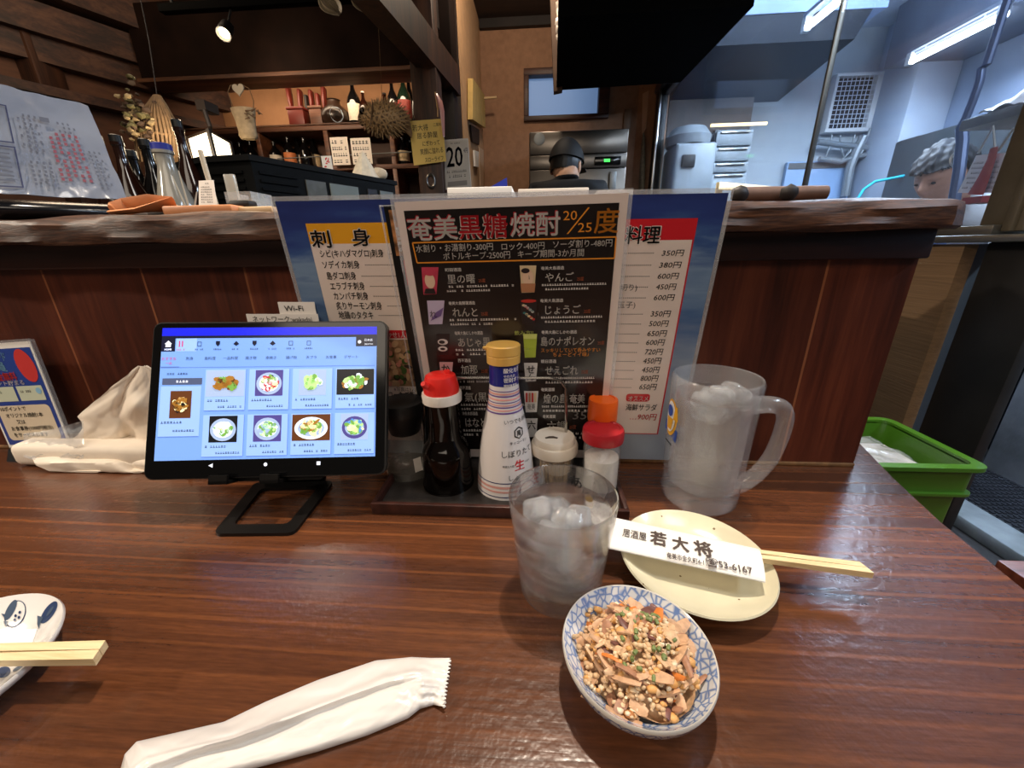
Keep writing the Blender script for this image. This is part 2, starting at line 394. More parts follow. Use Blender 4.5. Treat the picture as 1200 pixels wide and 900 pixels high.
# ================================================================== SETTING
TZ = .72; WY = .427
table_wood = wood('table_wood', (66, 36, 20), (82, 46, 26), (104, 60, 33), 'X', 40, .26, .22, ripple=.26, streak=.9, coat=.32, long=.03, dist=.6, lines=(.019, (142, 84, 44)), fibre=.16)
panel_wood = wood('panel_wood', (60, 24, 14), (86, 38, 23), (112, 56, 34), 'Z', 22, .38, .2, planks=(0, .124, (140, 84, 54), .329))
dark_strip = wood('dark_strip', (22, 8, 5), (34, 13, 9), (48, 20, 13), 'X', 22, .45, .2)
ledge_wood = wood('ledge_wood', (32, 17, 10), (56, 31, 19), (98, 63, 42), 'X', 80, .5, .5, streak=1.2, long=.10, fibre=.25)
beam_wood = wood('beam_wood', (48, 28, 18), (84, 52, 34), (118, 80, 54), 'X', 14, .6, .3)
beam_wood_y = wood('beam_wood_long', (40, 23, 15), (66, 39, 26), (96, 62, 42), 'Y', 14, .6, .3)
post_wood = wood('post_wood', (34, 19, 12), (58, 33, 21), (88, 54, 34), 'Z', 16, .55, .3)
shelf_wood = wood('shelf_wood', (58, 30, 16), (92, 52, 30), (124, 76, 46), 'X', 18, .5, .2)
dark_wood = M('dark_wood', (26, 15, 11), .6, noise=.4, nscale=9)
ceil_mat = wood('ceiling_boards', (30, 20, 15), (46, 31, 23), (60, 42, 31), 'X', 8, .7, .2, planks=(1, .3))
wallpaper = M('tan_wallpaper', (150, 112, 86), .85, noise=.12, nscale=30, bump=.3, bscale=260)
tan_ply = M('tan_plywood', (150, 108, 74), .7, noise=.1, nscale=12)
steel = M('stainless_steel', (176, 172, 166), .28, metal=1.0, noise=.06, nscale=30)
steel_dull = M('dull_steel', (130, 132, 132), .45, metal=.8, noise=.15, nscale=20)
grey_wall = M('grey_kitchen_wall', (168, 178, 188), .55, noise=.08, nscale=6)
grey_dark = M('grey_dark', (70, 76, 82), .6, noise=.15, nscale=8)
black = M('matt_black', (12, 12, 13), .55)
black_gloss = M('gloss_black', (9, 9, 10), .12)
alu = M('aluminium_frame', (120, 118, 112), .35, metal=.9)
dark_alu = M('dark_frame', (34, 33, 33), .4, metal=.4)

# counter table top with a live right-hand end
out = [(-1.7, WY), (-1.7, -.09), (.262, -.09), (.30, .0), (.338, .09), (.362, .17), (.376, .256), (.386, .324), (.405, .40), (.430, .485), (.436, .52), (.378, .53), (.378, WY)]
b = bmesh.new(); vs = [b.verts.new((x, y, TZ)) for x, y in out]; f = b.faces.new(vs)
g = bmesh.ops.extrude_face_region(b, geom=[f]); bmesh.ops.translate(b, vec=(0, 0, -.055), verts=[e for e in g['geom'] if isinstance(e, bmesh.types.BMVert)])
bmesh.ops.recalc_face_normals(b, faces=b.faces)
top_edges = [e for e in b.edges if all(abs(v.co.z-TZ) < 1e-6 for v in e.verts) and not all(v.co.y > WY-.01 for v in e.verts)]
bmesh.ops.bevel(b, geom=top_edges, offset=.006, segments=3, affect='EDGES')
mb = MB(); mb.bm(b)
t = thing('counter_table', 'glossy dark brown wooden counter top carrying the tablet, glasses and dishes', 'counter', (0, .1, TZ))
build(mb, 'counter_top', table_wood, t)
mb = MB()
for x in (-1.5, -.6, .15): mb = MB(); mb.box((x, .08, 0), (x+.07, .36, TZ-.055), bev=.004); build(mb, 'leg', dark_wood, t)

# partition behind the table
mb = MB(); mb.box((-2.2, WY, 0), (.375, WY+.03, .985)); struct(mb, 'wall_counter', panel_wood)
mb = MB(); mb.box((-2.2, WY-.010, .955), (.376, WY, .983), bev=.002); struct(mb, 'trim_1', dark_strip)
mb = MB(); mb.box((-2.2, WY-.004, TZ), (.374, WY, TZ+.004), bev=.001); struct(mb, 'baseboard_counter', M('worn_joint', (120, 84, 48), .6, noise=.5, nscale=90))
# live-edge ledge board on the partition
def ledge_fn():
    mb = MB(); nx = 130; x0, x1 = -2.2, .385
    prof = [(.397, .981), (.394, .986), (.3955, .993), (.395, 1.0), (.399, 1.006), (.406, 1.0085)]
    rows = []
    for i in range(nx):
        u = i/(nx-1); x = x0+(x1-x0)*u
        wob = .0022*math.sin(x*9)+.0015*math.sin(x*31+1)+.001*math.sin(x*77)
        end = max(0, (x-(x1-.014))/.014); pull = .014*(1-math.sqrt(max(0, 1-end*end)))
        ring = []
        for k, (y, z) in enumerate(prof):
            ring.append((x, y+wob+pull+.0012*math.sin(x*53+k*2.1), z+.0011*math.sin(x*41+k*1.7)+(.0012*math.sin(x*13) if k else 0)))
        ring += [(x, .655-pull, 1.0085), (x, .655-pull, .981)]
        rows.append(ring)
    m = len(rows[0]); vs = [p for r in rows for p in r]; fs = []
    for i in range(nx-1):
        for k in range(m): fs.append((i*m+k, (i+1)*m+k, (i+1)*m+(k+1) % m, i*m+(k+1) % m))
    fs.append(tuple(range(m))); fs.append(tuple((nx-1)*m+k for k in reversed(range(m))))
    return mb.add(vs, fs)
o = build(ledge_fn(), 'ledge_board', ledge_wood); tag(o, 'worn live-edge wooden ledge board along the top of the counter partition', 'ledge')

# floor, ceiling, far walls
mb = MB(); mb.box((-3.2, -1.6, -.05), (3.0, 3.7, 0)); struct(mb, 'floor', M('floor_dark', (48, 45, 44), .6, noise=.3, nscale=12))
mb = MB(); mb.box((-3.2, .3, 2.42), (3.0, 3.7, 2.5)); struct(mb, 'ceiling', ceil_mat)
BY = 3.25
wx0, wx1, wz0, wz1 = -.12, .478, 1.83, 2.14
mb = MB()
mb.box((-.42, BY, 0), (wx0, BY+.08, 2.42)); mb.box((wx1, BY, 0), (.68, BY+.08, 2.42))
mb.box((wx0, BY, 0), (wx1, BY+.08, wz0)); mb.box((wx0, BY, wz1), (wx1, BY+.08, 2.42))
struct(mb, 'wall_back', wallpaper)
mb = MB(); mb.box((-.415, BY-.04, 2.37), (.66, BY, 2.42)); struct(mb, 'trim_2', dark_wood)
mb = MB(); mb.box((-.47, 2.42, 0), (-.42, BY+.08, 2.42)); struct(mb, 'wall_passage', M('pale_wallpaper', (186, 146, 108), .85, noise=.1, nscale=25, bump=.3, bscale=260))
mb = MB(); mb.hexa([(.68, BY, 0), (.80, 3.08, 0), (.85, 3.1, 0), (.75, BY+.08, 0), (.68, BY, 2.42), (.80, 3.08, 2.42), (.85, 3.1, 2.42), (.75, BY+.08, 2.42)]); struct(mb, 'wall_corner', wallpaper)
# small high window
frame_wood = wood('window_wood', (38, 18, 10), (62, 30, 18), (84, 44, 28), 'X', 20, .5)
wf = MB()
for a in (((wx0, BY-.03, wz0), (wx1, BY+.07, wz0+.03)), ((wx0, BY-.03, wz1-.04), (wx1, BY+.07, wz1)), ((wx0, BY-.03, wz0+.03), (wx0+.035, BY+.07, wz1-.04)), ((wx1-.075, BY-.03, wz0+.03), (wx1, BY+.07, wz1-.04))): wf.box(*a, bev=.003)
win = struct(wf, 'window_1', frame_wood)
mb = MB(); mb.box((wx0+.035, BY+.04, wz0+.03), (wx1-.075, BY+.046, wz1-.04))
build(mb, 'frosted_pane', M('frosted_pane', (110, 140, 185), .5, emit=(108, 138, 182), estr=.62, noise=0), win)

# left wall, turned a little towards us, with its long beams
LP = Vector((-1.93, 2.60, 0)); LD = Vector((-.466, -1, 0)).normalized(); LN = Vector((LD.y*-1, LD.x, 0)); LN = LN if LN.x > 0 else -LN
def left_box(mb, s0, s1, d0, d1, z0, z1):
    p = [LP+LD*s+LN*d for s, d in ((s0, d0), (s1, d0), (s1, d1), (s0, d1))]
    a = [(q.x, q.y, z0) for q in p]; c = [(q.x, q.y, z1) for q in p]
    return mb.hexa(a+c)
mb = MB(); left_box(mb, -.2, 3.2, -.08, 0, 0, 2.42); struct(mb, 'wall_left', M('brown_left_wall', (92, 58, 38), .7, noise=.25, nscale=10, stretch=(1, 1, 4)))
def on_left(px, py):
    d = _ray(px, py); k = (LP-CAM).dot(LN)/d.dot(LN); return CAM+d*k
for nm, (p0, p1), dd in (('beam', ((125, 0), (125, 36)), .16), ('beam', ((125, 40), (125, 71)), .10), ('beam', ((150, 74), (150, 103)), .06), ('beam', ((110, 118), (110, 128)), .08)):
    mb = MB(); z1 = on_left(*p0).z; z0 = on_left(*p1).z
    left_box(mb, -.1, 2.4, 0, dd, z0, z1); struct(mb, nm, beam_wood_y)
# upright at far left
mb = MB(); p = on_left(22, 60); mb.box((p.x-.10, p.y-.02, 0), (p.x+.07, p.y+.10, 2.42), bev=.008); struct(mb, 'pillar', post_wood)
# cross beam, brace beam, pillars
mb = MB(); mb.box((-2.0, 2.2, 1.79), (-.42, 2.34, 2.10), bev=.006); struct(mb, 'beam', M('smoked_beam', (26, 14, 9), .85, spec=.15, noise=.4, nscale=9))
mb = MB(); mb.box((-2.0, 2.17, 1.775), (-.45, 2.32, 1.792), bev=.002); struct(mb, 'beam', beam_wood)
def bar(p0, p1, wd, ht, mb=None):
    mb = mb or MB(); p0 = Vector(p0); p1 = Vector(p1); d = (p1-p0).normalized(); s = d.cross(Vector((0, 0, 1))).normalized()*wd/2; up = Vector((0, 0, ht))
    return mb.hexa([p0-s, p0+s, p1+s, p1-s, p0-s+up, p0+s+up, p1+s+up, p1-s+up])
struct(bar((-.60, 1.0, 1.70), (-.445, 2.3, 1.70), .085, .12), 'beam', post_wood)
struct(bar((-.62, 1.25, 1.93), (-.50, 2.4, 1.93), .1, .25), 'beam', dark_wood)
mb = MB(); mb.box((-.555, 1.95, 0), (-.445, 2.05, 2.42), bev=.006); struct(mb, 'pillar', post_wood)
mb = MB(); mb.box((-.545, 2.22, 0), (-.425, 2.42, 2.42), bev=.005); struct(mb, 'pillar', dark_wood)
# wall behind the bottle shelves
mb = MB(); mb.box((-2.3, 2.62, 0), (-.47, 2.68, 2.42)); struct(mb, 'wall_shelf', tan_ply)

# glazed partition to the second kitchen (runs away from us at x = .8)
GX = .80
mb = MB(); mb.box((GX-.035, .79, 0), (GX-.012, 1.2, .965))
struct(mb, 'wall_right', M('ribbed_board', (142, 112, 82), .8, noise=.15, nscale=60, bump=.5, bscale=120, stretch=(1, .1, 3)))
mb = MB(); mb.box((GX-.01, .80, 0), (GX+.03, 3.2, .965)); struct(mb, 'wall_under_glass', grey_dark)
mb = MB(); mb.box((GX-.06, .66, .968), (GX+.04, 3.05, .980), bev=.002); mb.box((GX-.03, .76, .980), (GX+.03, 3.05, .996), bev=.002); struct(mb, 'windowsill', alu)
mb = MB(); mb.box((GX-.014, .668, 0), (GX+.006, .775, .968), bev=.003); struct(mb, 'pillar', M('black_post', (34, 33, 33), .5, noise=.3, nscale=12))
gw = MB()
gw.box((GX-.04, .60, 1.96), (GX+.05, 3.12, 2.42), bev=.004)
gw.box((GX-.045, .60, 1.925), (GX-.01, 3.12, 1.96), bev=.003)
gw.box((GX+.0, .60, 1.90), (GX+.035, 3.12, 1.96), bev=.003)
g1 = struct(gw, 'window_2', dark_alu)
mb = MB(); mb.box((GX-.03, 3.05, .99), (GX+.03, 3.13, 1.93), bev=.003); build(mb, 'far_post', dark_alu, g1)
mb = MB(); mb.box((GX-.035, 3.02, .99), (GX-.02, 3.05, 1.93), bev=.002); build(mb, 'bright_post_strip', steel, g1)
mb = MB(); mb.box((GX-.007, 1.352, .99), (GX+.007, 1.360, 1.93), bev=.001); build(mb, 'mullion', alu, g1)
mb = MB(); mb.box((GX-.010, .735, .985), (GX+.028, .805, 2.42), bev=.003); mb.box((GX-.018, .745, .985), (GX-.008, .760, 2.42), bev=.002); build(mb, 'near_post', M('greasy_frame', (118, 108, 92), .4, metal=.5, noise=.2, nscale=14), g1)
pane = film('kitchen_pane', (150, 175, 210), .10, .06)
mb = MB(); mb.box((GX-.003, 1.362, .99), (GX+.003, 3.05, 1.93)); build(mb, 'pane', pane, g1)
mb = MB(); mb.box((GX-.003, .805, .99), (GX+.003, 1.35, 1.93)); build(mb, 'pane', pane, g1)
# second kitchen shell
KY = 3.45
mb = MB(); mb.box((.85, KY, 0), (2.75, KY+.08, 2.42)); struct(mb, 'wall_kitchen_back', grey_wall)
mb = MB(); mb.box((2.62, -.9, 0), (2.70, KY, 2.42)); struct(mb, 'wall_kitchen_right', M('blue_grey_wall', (112, 126, 150), .5, noise=.12, nscale=4))
mb = MB(); mb.box((GX+.05, .3, 2.36), (2.62, KY, 2.42)); struct(mb, 'ceiling_kitchen', M('kitchen_ceiling', (196, 208, 226), .5, noise=.1, nscale=5))
mb = MB(); mb.box((2.22, .6, 2.03), (2.62, 3.2, 2.36), bev=.01); struct(mb, 'soffit', M('soffit_grey', (110, 118, 134), .5, noise=.12, nscale=6))
mb = MB(); mb.box((2.36, 3.1, 0), (2.62, KY, 2.36), bev=.01); struct(mb, 'column', M('white_column', (160, 172, 190), .5, noise=.06, nscale=6))
# low concrete wall, kerb and rubber mat seen past the end of the table
mb = MB(); mb.box((2.0, .2, 0), (2.12, 1.66, 1.15), bev=.01); struct(mb, 'wall_concrete', M('stained_concrete', (150, 156, 164), .8, noise=.45, nscale=3.5, bump=.4, bscale=60))
o = MB(); o.box((1.63, .6, .0), (2.0, 1.75, .014), bev=.003)
for k in range(18):
    for j in range(44): o.box((1.65+k*.019, .63+j*.025, .014), (1.661+k*.019, .645+j*.025, .018))
tag(build(o, 'rubber_mat', M('black_rubber', (40, 42, 48), .6)), 'dark studded rubber floor mat beside the concrete wall', 'mat')
mb = MB(); mb.box((1.50, .5, 0), (1.62, 1.42, .05), bev=.008); struct(mb, 'kerb', M('kerb_concrete', (130, 136, 138), .8, noise=.35, nscale=9, bump=.4, bscale=60))
# ================================================================== ON THE TABLE
def plane_px(s, px, py):
    d = _ray(px, py); k = (s.O-CAM).dot(s.N)/d.dot(s.N); q = CAM+d*k-s.O; return (q.dot(s.U), q.dot(s.V))
Print.px = plane_px
def text_px(s, txt, x0, y0, x1, hpx, m, L=2, bold=0.0, slant=0.0):
    a = s.px(x0, y0); b2 = s.px(x1, y0); h = (Vector(s.px(x0, y0-hpx))-Vector(a)).length
    return s.text(txt, a[0], a[1], h*1.12, m, L, width=abs(b2[0]-a[0]), bold=bold, slant=slant)
Print.tpx = text_px
def rect_px(s, x0, y0, x1, y1, m, L=1):
    a = s.px(x0, y1); c = s.px(x1, y0); return s.rect(a[0], a[1], c[0], c[1], m, L)
Print.rpx = rect_px
def poly_px(s, pts, m, L=1): return s.poly([s.px(*p) for p in pts], m, L)
Print.ppx = poly_px
def dash_px(s, x0, y0, x1, hpx, m, n=10, L=2, seed=0):
    a = s.px(x0, y0); b2 = s.px(x1, y0); h = (Vector(s.px(x0, y0-hpx))-Vector(a)).length
    return s.dashes(a[0], a[1], b2[0]-a[0], h, m, n, L, seed=seed)
Print.dpx = dash_px
class Wrap(Print):
    """printing wrapped round a turned body: u = arc length from the facing angle, v = height"""
    def __init__(s, c, rfun, theta, lift=.0003, flip=1):
        s.c = c; s.rf = rfun; s.th = theta; s.mb = MB(); s.mats = []; s.lift = lift; s.flip = flip
    def p(s, u, v, L):
        r = s.rf(v)+s.lift*L*s.flip; a = s.th+u/r; return Vector((s.c[0]+r*math.cos(a), s.c[1]+r*math.sin(a), v))
def facing(x, y): return math.atan2(-y, -x)
def prof_px(x, y, rows):
    """(picture row, half width in pixels) pairs -> (radius, height) about a vertical axis at (x, y)"""
    o = []
    for py, hw in rows:
        z = height_at(x, y, py); o.append((hw*depth((x, y, z))/F_PX, z))
    return o
def rfun(prof):
    zs = [p[1] for p in prof]; rs = [p[0] for p in prof]
    return lambda z: float(np.interp(z, zs, rs))
def circum(a, b, c):
    (ax, ay), (bx, by), (cx, cy) = (a[0], a[1]), (b[0], b[1]), (c[0], c[1])
    d = 2*(ax*(by-cy)+bx*(cy-ay)+cx*(ay-by))
    ux = ((ax*ax+ay*ay)*(by-cy)+(bx*bx+by*by)*(cy-ay)+(cx*cx+cy*cy)*(ay-by))/d
    uy = ((ax*ax+ay*ay)*(cx-bx)+(bx*bx+by*by)*(ax-cx)+(cx*cx+cy*cy)*(bx-ax))/d
    return ux, uy, math.hypot(ax-ux, ay-uy)

ink = M('black_ink', (18, 16, 16), .45); ink_soft = M('grey_ink', (80, 76, 74), .5); white_ink = M('white_ink', (236, 228, 220), .4)
red_ink = M('red_ink', (208, 32, 44), .4); orange_ink = M('orange_ink', (226, 140, 40), .4); blue_ink = M('blue_ink', (30, 40, 120), .4)
paper = M('white_paper', (232, 222, 212), .55); paper_bright = M('bright_paper', (240, 236, 230), .5)
lam_edge = film('laminate_edge', (225, 225, 228), .25, .1)

# ---------------- tablet on its stand
tTL, tTR, tBR, tBL = Vector((-.3799, .3538, .9058)), Vector((-.1527, .3798, .9020)), Vector((-.148, .3156, .7624)), Vector((-.3752, .2905, .7670))
tU = (tTR-tTL).normalized(); tV = (tTL-tBL); tV = (tV-tU*tV.dot(tU)).normalized(); tN = tU.cross(tV); tw, tht = .2281, .1536
tb = thing('tablet', 'black tablet showing a blue food ordering screen, propped on its stand', 'tablet', tBL)
def rr_slab(mb, O, U, V, N, w_, h_, r, z0, z1, mi=0, n=6):
    pts = []
    for cx, cy, a in ((w_-r, h_-r, 0), (r, h_-r, 90), (r, r, 180), (w_-r, r, 270)):
        pts += [(cx+r*math.cos(R(a+k*90/n)), cy+r*math.sin(R(a+k*90/n))) for k in range(n+1)]
    q = len(pts); vs = [O+U*x+V*y+N*z0 for x, y in pts]+[O+U*x+V*y+N*z1 for x, y in pts]
    return mb.add(vs, [tuple(range(q-1, -1, -1)), tuple(range(q, 2*q))]+[(i, (i+1) % q, (i+1) % q+q, i+q) for i in range(q)], mi)
mb = MB(); rr_slab(mb, tBL, tU, tV, tN, tw, tht, .008, -.0085, -.0012); build(mb, 'body', M('tablet_shell', (38, 36, 35), .35, metal=.3), tb)
mb = MB(); rr_slab(mb, tBL+tU*.0015+tV*.0015, tU, tV, tN, tw-.003, tht-.003, .007, -.0012, 0); build(mb, 'glass_front', black_gloss, tb)
sc_blue = M('screen_blue', (120, 160, 225), .25, emit=(112, 158, 238), estr=.62); sc_deep = M('screen_deep_blue', (20, 30, 190), .25, emit=(18, 28, 205), estr=.9)
sc_pale = M('screen_pale', (150, 185, 235), .25, emit=(132, 172, 242), estr=.68); sc_dark = M('screen_navy', (20, 24, 50), .25, emit=(20, 24, 52), estr=.3)
sc_text = M('screen_text', (40, 55, 95), .3, emit=(40, 58, 110), estr=.3); sc_white = M('screen_white', (230, 235, 250), .3, emit=(230, 236, 255), estr=.8)
sc_slate = M('screen_slate', (80, 90, 120), .3, emit=(70, 82, 120), estr=.5); sc_line = M('screen_line', (90, 120, 190), .3, emit=(84, 116, 196), estr=.6); sc_red = M('screen_red', (190, 60, 110), .3, emit=(190, 70, 120), estr=.6)
S = Print(tBL, tU, tV, lift=.00012)
def zt(x, y): return S.px(160+x/3.2156, 360+y/3.2156)        # picture crop used for reading the layout
def zrect(x0, y0, x1, y1, m, L):
    a = zt(x0, y1); c = zt(x1, y0); S.rect(a[0], a[1], c[0], c[1], m, L)
sx0, sy0, sx1, sy1 = .0095, .0180, .2180, .1475
S.rect(sx0, sy0, sx1, sy1, sc_blue, 1); S.rect(sx0, sy1-.008, sx1, sy1, sc_deep, 2); S.rect(sx0, sy1-.0105, sx1, sy1-.008, sc_dark, 2)
yT = sy1-.0105
S.rect(sx0, yT-.013, sx0+.013, yT, sc_dark, 2); S.rect(sx1-.0205, yT-.0095, sx1, yT, sc_dark, 2)
S.poly([(sx0+.003, yT-.0055), (sx0+.0065, yT-.0022), (sx0+.010, yT-.0055), (sx0+.009, yT-.0055), (sx0+.009, yT-.0085), (sx0+.004, yT-.0085), (sx0+.004, yT-.0055)], sc_white, 3)
S.text('HOME', sx0+.0065, yT-.0118, .0024, sc_white, 3, 'c', bold=.02)
S.disc(sx1-.017, yT-.005, .0017, sc_white, 3); S.text('日本語', sx1-.012, yT-.0042, .0028, sc_white, 3); S.text('Japanese', sx1-.012, yT-.0078, .0024, sc_white, 3)
S.rect(sx0+.014, yT-.013, sx0+.0335, yT-.0002, sc_pale, 2)
for k in range(8):
    u = sx0+.0185+k*.0176; m = sc_red if k == 0 else sc_text
    if k == 0: S.rect(u-.002, yT-.0085, u-.0008, yT-.0025, m, 3); S.rect(u+.0008, yT-.0085, u+.002, yT-.0025, m, 3)
    elif k in (2, 4): S.poly([(u-.002, yT-.003), (u+.002, yT-.003), (u+.002, yT-.006), (u, yT-.0085), (u-.002, yT-.006)], sc_dark, 3)
    elif k in (3, 5): S.poly([(u-.0028, yT-.006), (u, yT-.003), (u+.0028, yT-.006), (u, yT-.008)], sc_dark, 3)
    else: S.frame(u-.002, yT-.008, u+.002, yT-.0035, .0005, m, 3)
    S.dashes(u-.004, yT-.0118, .008, .0016, m, 5, 3, seed=k)
v1 = yT-.0215
for k, t_ in enumerate(('おすすめ', '刺身', '島料理', '一品料理', '焼き物', '串焼き', '揚げ物', '天プラ', 'お食事', 'デザート')):
    u = sx0+.008+k*.0195; S.text(t_, u, v1, .0036, sc_red if k == 0 else sc_text, 3, 'c')
    if k == 0: S.text('一品', u, v1-.0042, .003, sc_red, 3, 'c')
S.rect(sx0+.001, v1-.0078, sx1-.002, v1-.0073, sc_line, 2); S.rect(sx0, v1-.0065, sx0+.018, v1-.0073, sc_line, 3)
yG = v1-.0085
# food pictures on the screen: dish, leaf and sauce blotches
def emis(n_, c, s_=.8): return M(n_, c, .3, emit=c, estr=s_)
fp = {'brown': emis('pic_brown', (150, 104, 40)), 'leaf': emis('pic_leaf', (108, 156, 70)), 'pale': emis('pic_pale_leaf', (176, 214, 140)), 'dark': emis('pic_dark', (22, 24, 30), .4), 'plate': emis('pic_plate', (150, 170, 205)),
      'red': emis('pic_red', (178, 50, 60)), 'cream': emis('pic_cream', (236, 226, 176)), 'wood': emis('pic_wood', (92, 52, 26), .6), 'teal': emis('pic_teal', (70, 130, 200)), 'violet': emis('pic_violet', (72, 64, 130)), 'white': emis('pic_white', (220, 230, 240))}
def pic(u0, v0, u1, v1_, bg, ring, bits, seed):
    rd = random.Random(seed); S.rect(u0, v0, u1, v1_, fp[bg], 3); cu, cv = (u0+u1)/2, (v0+v1_)/2; hw, hh = (u1-u0)/2, (v1_-v0)/2
    if ring:
        S.disc(cu, cv-hh*.05, min(hw*.92, hh*1.25) if hw > hh else hw*.92, fp[ring], 4, hh*.86)
        S.disc(cu, cv-hh*.05, min(hw*.7, hh), fp['plate' if ring != 'plate' else 'white'], 5, hh*.62)
    for k in range(52):
        a = rd.random()*6.28; q = rd.random()**.6; S.disc(cu+math.cos(a)*q*hw*.6, cv+math.sin(a)*q*hh*.5, hw*rd.uniform(.08, .26), fp[rd.choice(bits)], 6+k % 3, hh*rd.uniform(.08, .24), 7, rd.random()*3)
cw, chh = .0425, .0400; pics = [('plate', None, ['brown', 'brown', 'wood', 'leaf']), ('violet', 'plate', ['red', 'leaf', 'white', 'dark', 'cream']), ('plate', None, ['pale', 'leaf', 'pale', 'white']), ('dark', None, ['leaf', 'pale', 'brown', 'white', 'leaf']),
        ('dark', 'plate', ['white', 'leaf', 'cream', 'white']), ('violet', 'plate', ['pale', 'white', 'leaf', 'plate']), ('wood', 'white', ['cream', 'brown', 'leaf']), ('plate', 'violet', ['leaf', 'cream', 'teal', 'pale'])]
names = (('島らっきょう唐揚げ', 'かつおたたき', '島野菜天プラ', 'ゴーヤサラダ'), ('生かき酢', 'タコ酢', 'ヤシガニ', '冷やし麺'))
for r_ in range(2):
    for c_ in range(4):
        u0 = sx0+.0435+c_*.0418; v_ = yG-.0015-r_*.0445
        S.rect(u0, v_-chh, u0+.0385, v_, sc_pale, 2); S.rect(u0, v_-chh-.0006, u0+.0385, v_-chh, sc_line, 3); S.rect(u0+.0385, v_-chh, u0+.039, v_, sc_line, 3)
        full = (r_ == 0 and c_ in (0, 3)) or (r_ == 1 and c_ == 2); dw = .001 if full else .006
        pic(u0+dw, v_-.0265, u0+.0385-dw, v_-.001, *pics[r_*4+c_], seed=r_*4+c_+3)
        S.dashes(u0+.003, v_-.0315, .020, .0022, sc_text, 8, 3, seed=c_+r_*9); S.dashes(u0+.013, v_-.0375, .023, .002, sc_text, 10, 3, seed=c_+r_*5+2)
S.dashes(sx0+.007, yG-.006, .020, .002, sc_text, 8, 3, seed=4); S.rect(sx0+.003, yG-.016, sx0+.0405, yG-.0095, sc_slate, 2); S.dashes(sx0+.016, yG-.0138, .012, .0022, sc_white, 4, 3, seed=2)
S.rect(sx0+.002, yG-.066, sx0+.040, yG-.0175, sc_pale, 2); S.rect(sx0+.002, yG-.0666, sx0+.040, yG-.066, sc_line, 3)
pic(sx0+.0115, yG-.0485, sx0+.0315, yG-.022, 'wood', None, ['cream', 'brown', 'brown', 'cream', 'dark'], 21); S.dashes(sx0+.004, yG-.0535, .026, .0022, sc_text, 9, 3, seed=8); S.dashes(sx0+.013, yG-.0615, .023, .002, sc_text, 9, 3, seed=9)
S.poly([(.060, .0125), (.0640, .0145), (.0640, .0105)], sc_white, 1); S.disc(.1135, .0125, .0017, sc_white, 1); S.rect(.1620, .0108, .1655, .0142, sc_white, 1)
S.done('screen', tb)
# stand: flat bent frame of black metal with two lips
st = thing('tablet_stand', 'black bent metal stand with a hollow flat base under the tablet', 'tablet stand', (-.26, .30, TZ))
std = M('stand_metal', (30, 28, 27), .35, metal=.6); g = .0035
def loop_plate(outer, inner, nrm, th, mb):
    n = len(outer); N_ = Vector(nrm)*th; V_ = [Vector(p) for p in outer]+[Vector(p) for p in inner]
    vs = V_+[p+N_ for p in V_]; m = 2*n; fs = []
    for i in range(n):
        j = (i+1) % n
        fs += [(j, i, i+n, j+n), (m+i, m+j, m+j+n, m+i+n), (i, j, m+j, m+i), (j+n, i+n, m+i+n, m+j+n)]
    return mb.add(vs, fs)
fl, fr_ = onZ(250, 629, TZ), onZ(345, 628, TZ); bl_, br_ = onZ(300, 568, TZ), onZ(392, 566, TZ)
def rounded(ps, r, n=5):
    o = []
    for i, p in enumerate(ps):
        p = Vector(p); a = (Vector(ps[i-1])-p).normalized(); c = (Vector(ps[(i+1) % len(ps)])-p).normalized(); A = p+a*r; B = p+c*r
        o += [A.lerp(p, t).lerp(p.lerp(B, t), t) for t in [k/n for k in range(n+1)]]
    return o
base = [fl, fr_, br_, bl_]; cen = sum(base, Vector())/4
mb = MB(); loop_plate(rounded(base, .008), rounded([cen+(p-cen)*.70 for p in base], .006), (0, 0, 1), g, mb); build(mb, 'base_loop', std, st)
mb = MB(); hb = tBL+tV*.075-tN*.010
a, c = bl_+Vector((.010, 0, 0)), br_-Vector((.010, 0, 0)); hbL = tBL+tU*.078+tV*.062-tN*.0125; hbR = tBL+tU*.150+tV*.062-tN*.0125
loop_plate(rounded([a, c, hbR, hbL], .008), rounded([a.lerp(hbR, .18), c.lerp(hbL, .18), hbR.lerp(a, .18), hbL.lerp(c, .18)], .006), -tN, g, mb); build(mb, 'upright', std, st)
mb = MB(); rr_slab(mb, tBL+tU*.062-tV*.0045, tU, tV, tN, .104, .085, .006, -.0125, -.0088); build(mb, 'back_plate', std, st)
for du in (.066, .113):
    mb = MB(); O = tBL+tU*du-tV*.0045
    for (v0, v1_, n0, n1) in ((0, .003, -.0125, .008), (0, .0085, .005, .008)):
        p = [O+tV*v0+tN*n0, O+tU*.017+tV*v0+tN*n0, O+tU*.017+tV*v0+tN*n1, O+tV*v0+tN*n1]; q = [x+tV*(v1_-v0) for x in p]; mb.add(p+q, [(3, 2, 1, 0), (4, 5, 6, 7), (0, 1, 5, 4), (1, 2, 6, 5), (2, 3, 7, 6), (3, 0, 4, 7)])
    build(mb, 'lip', std, st)

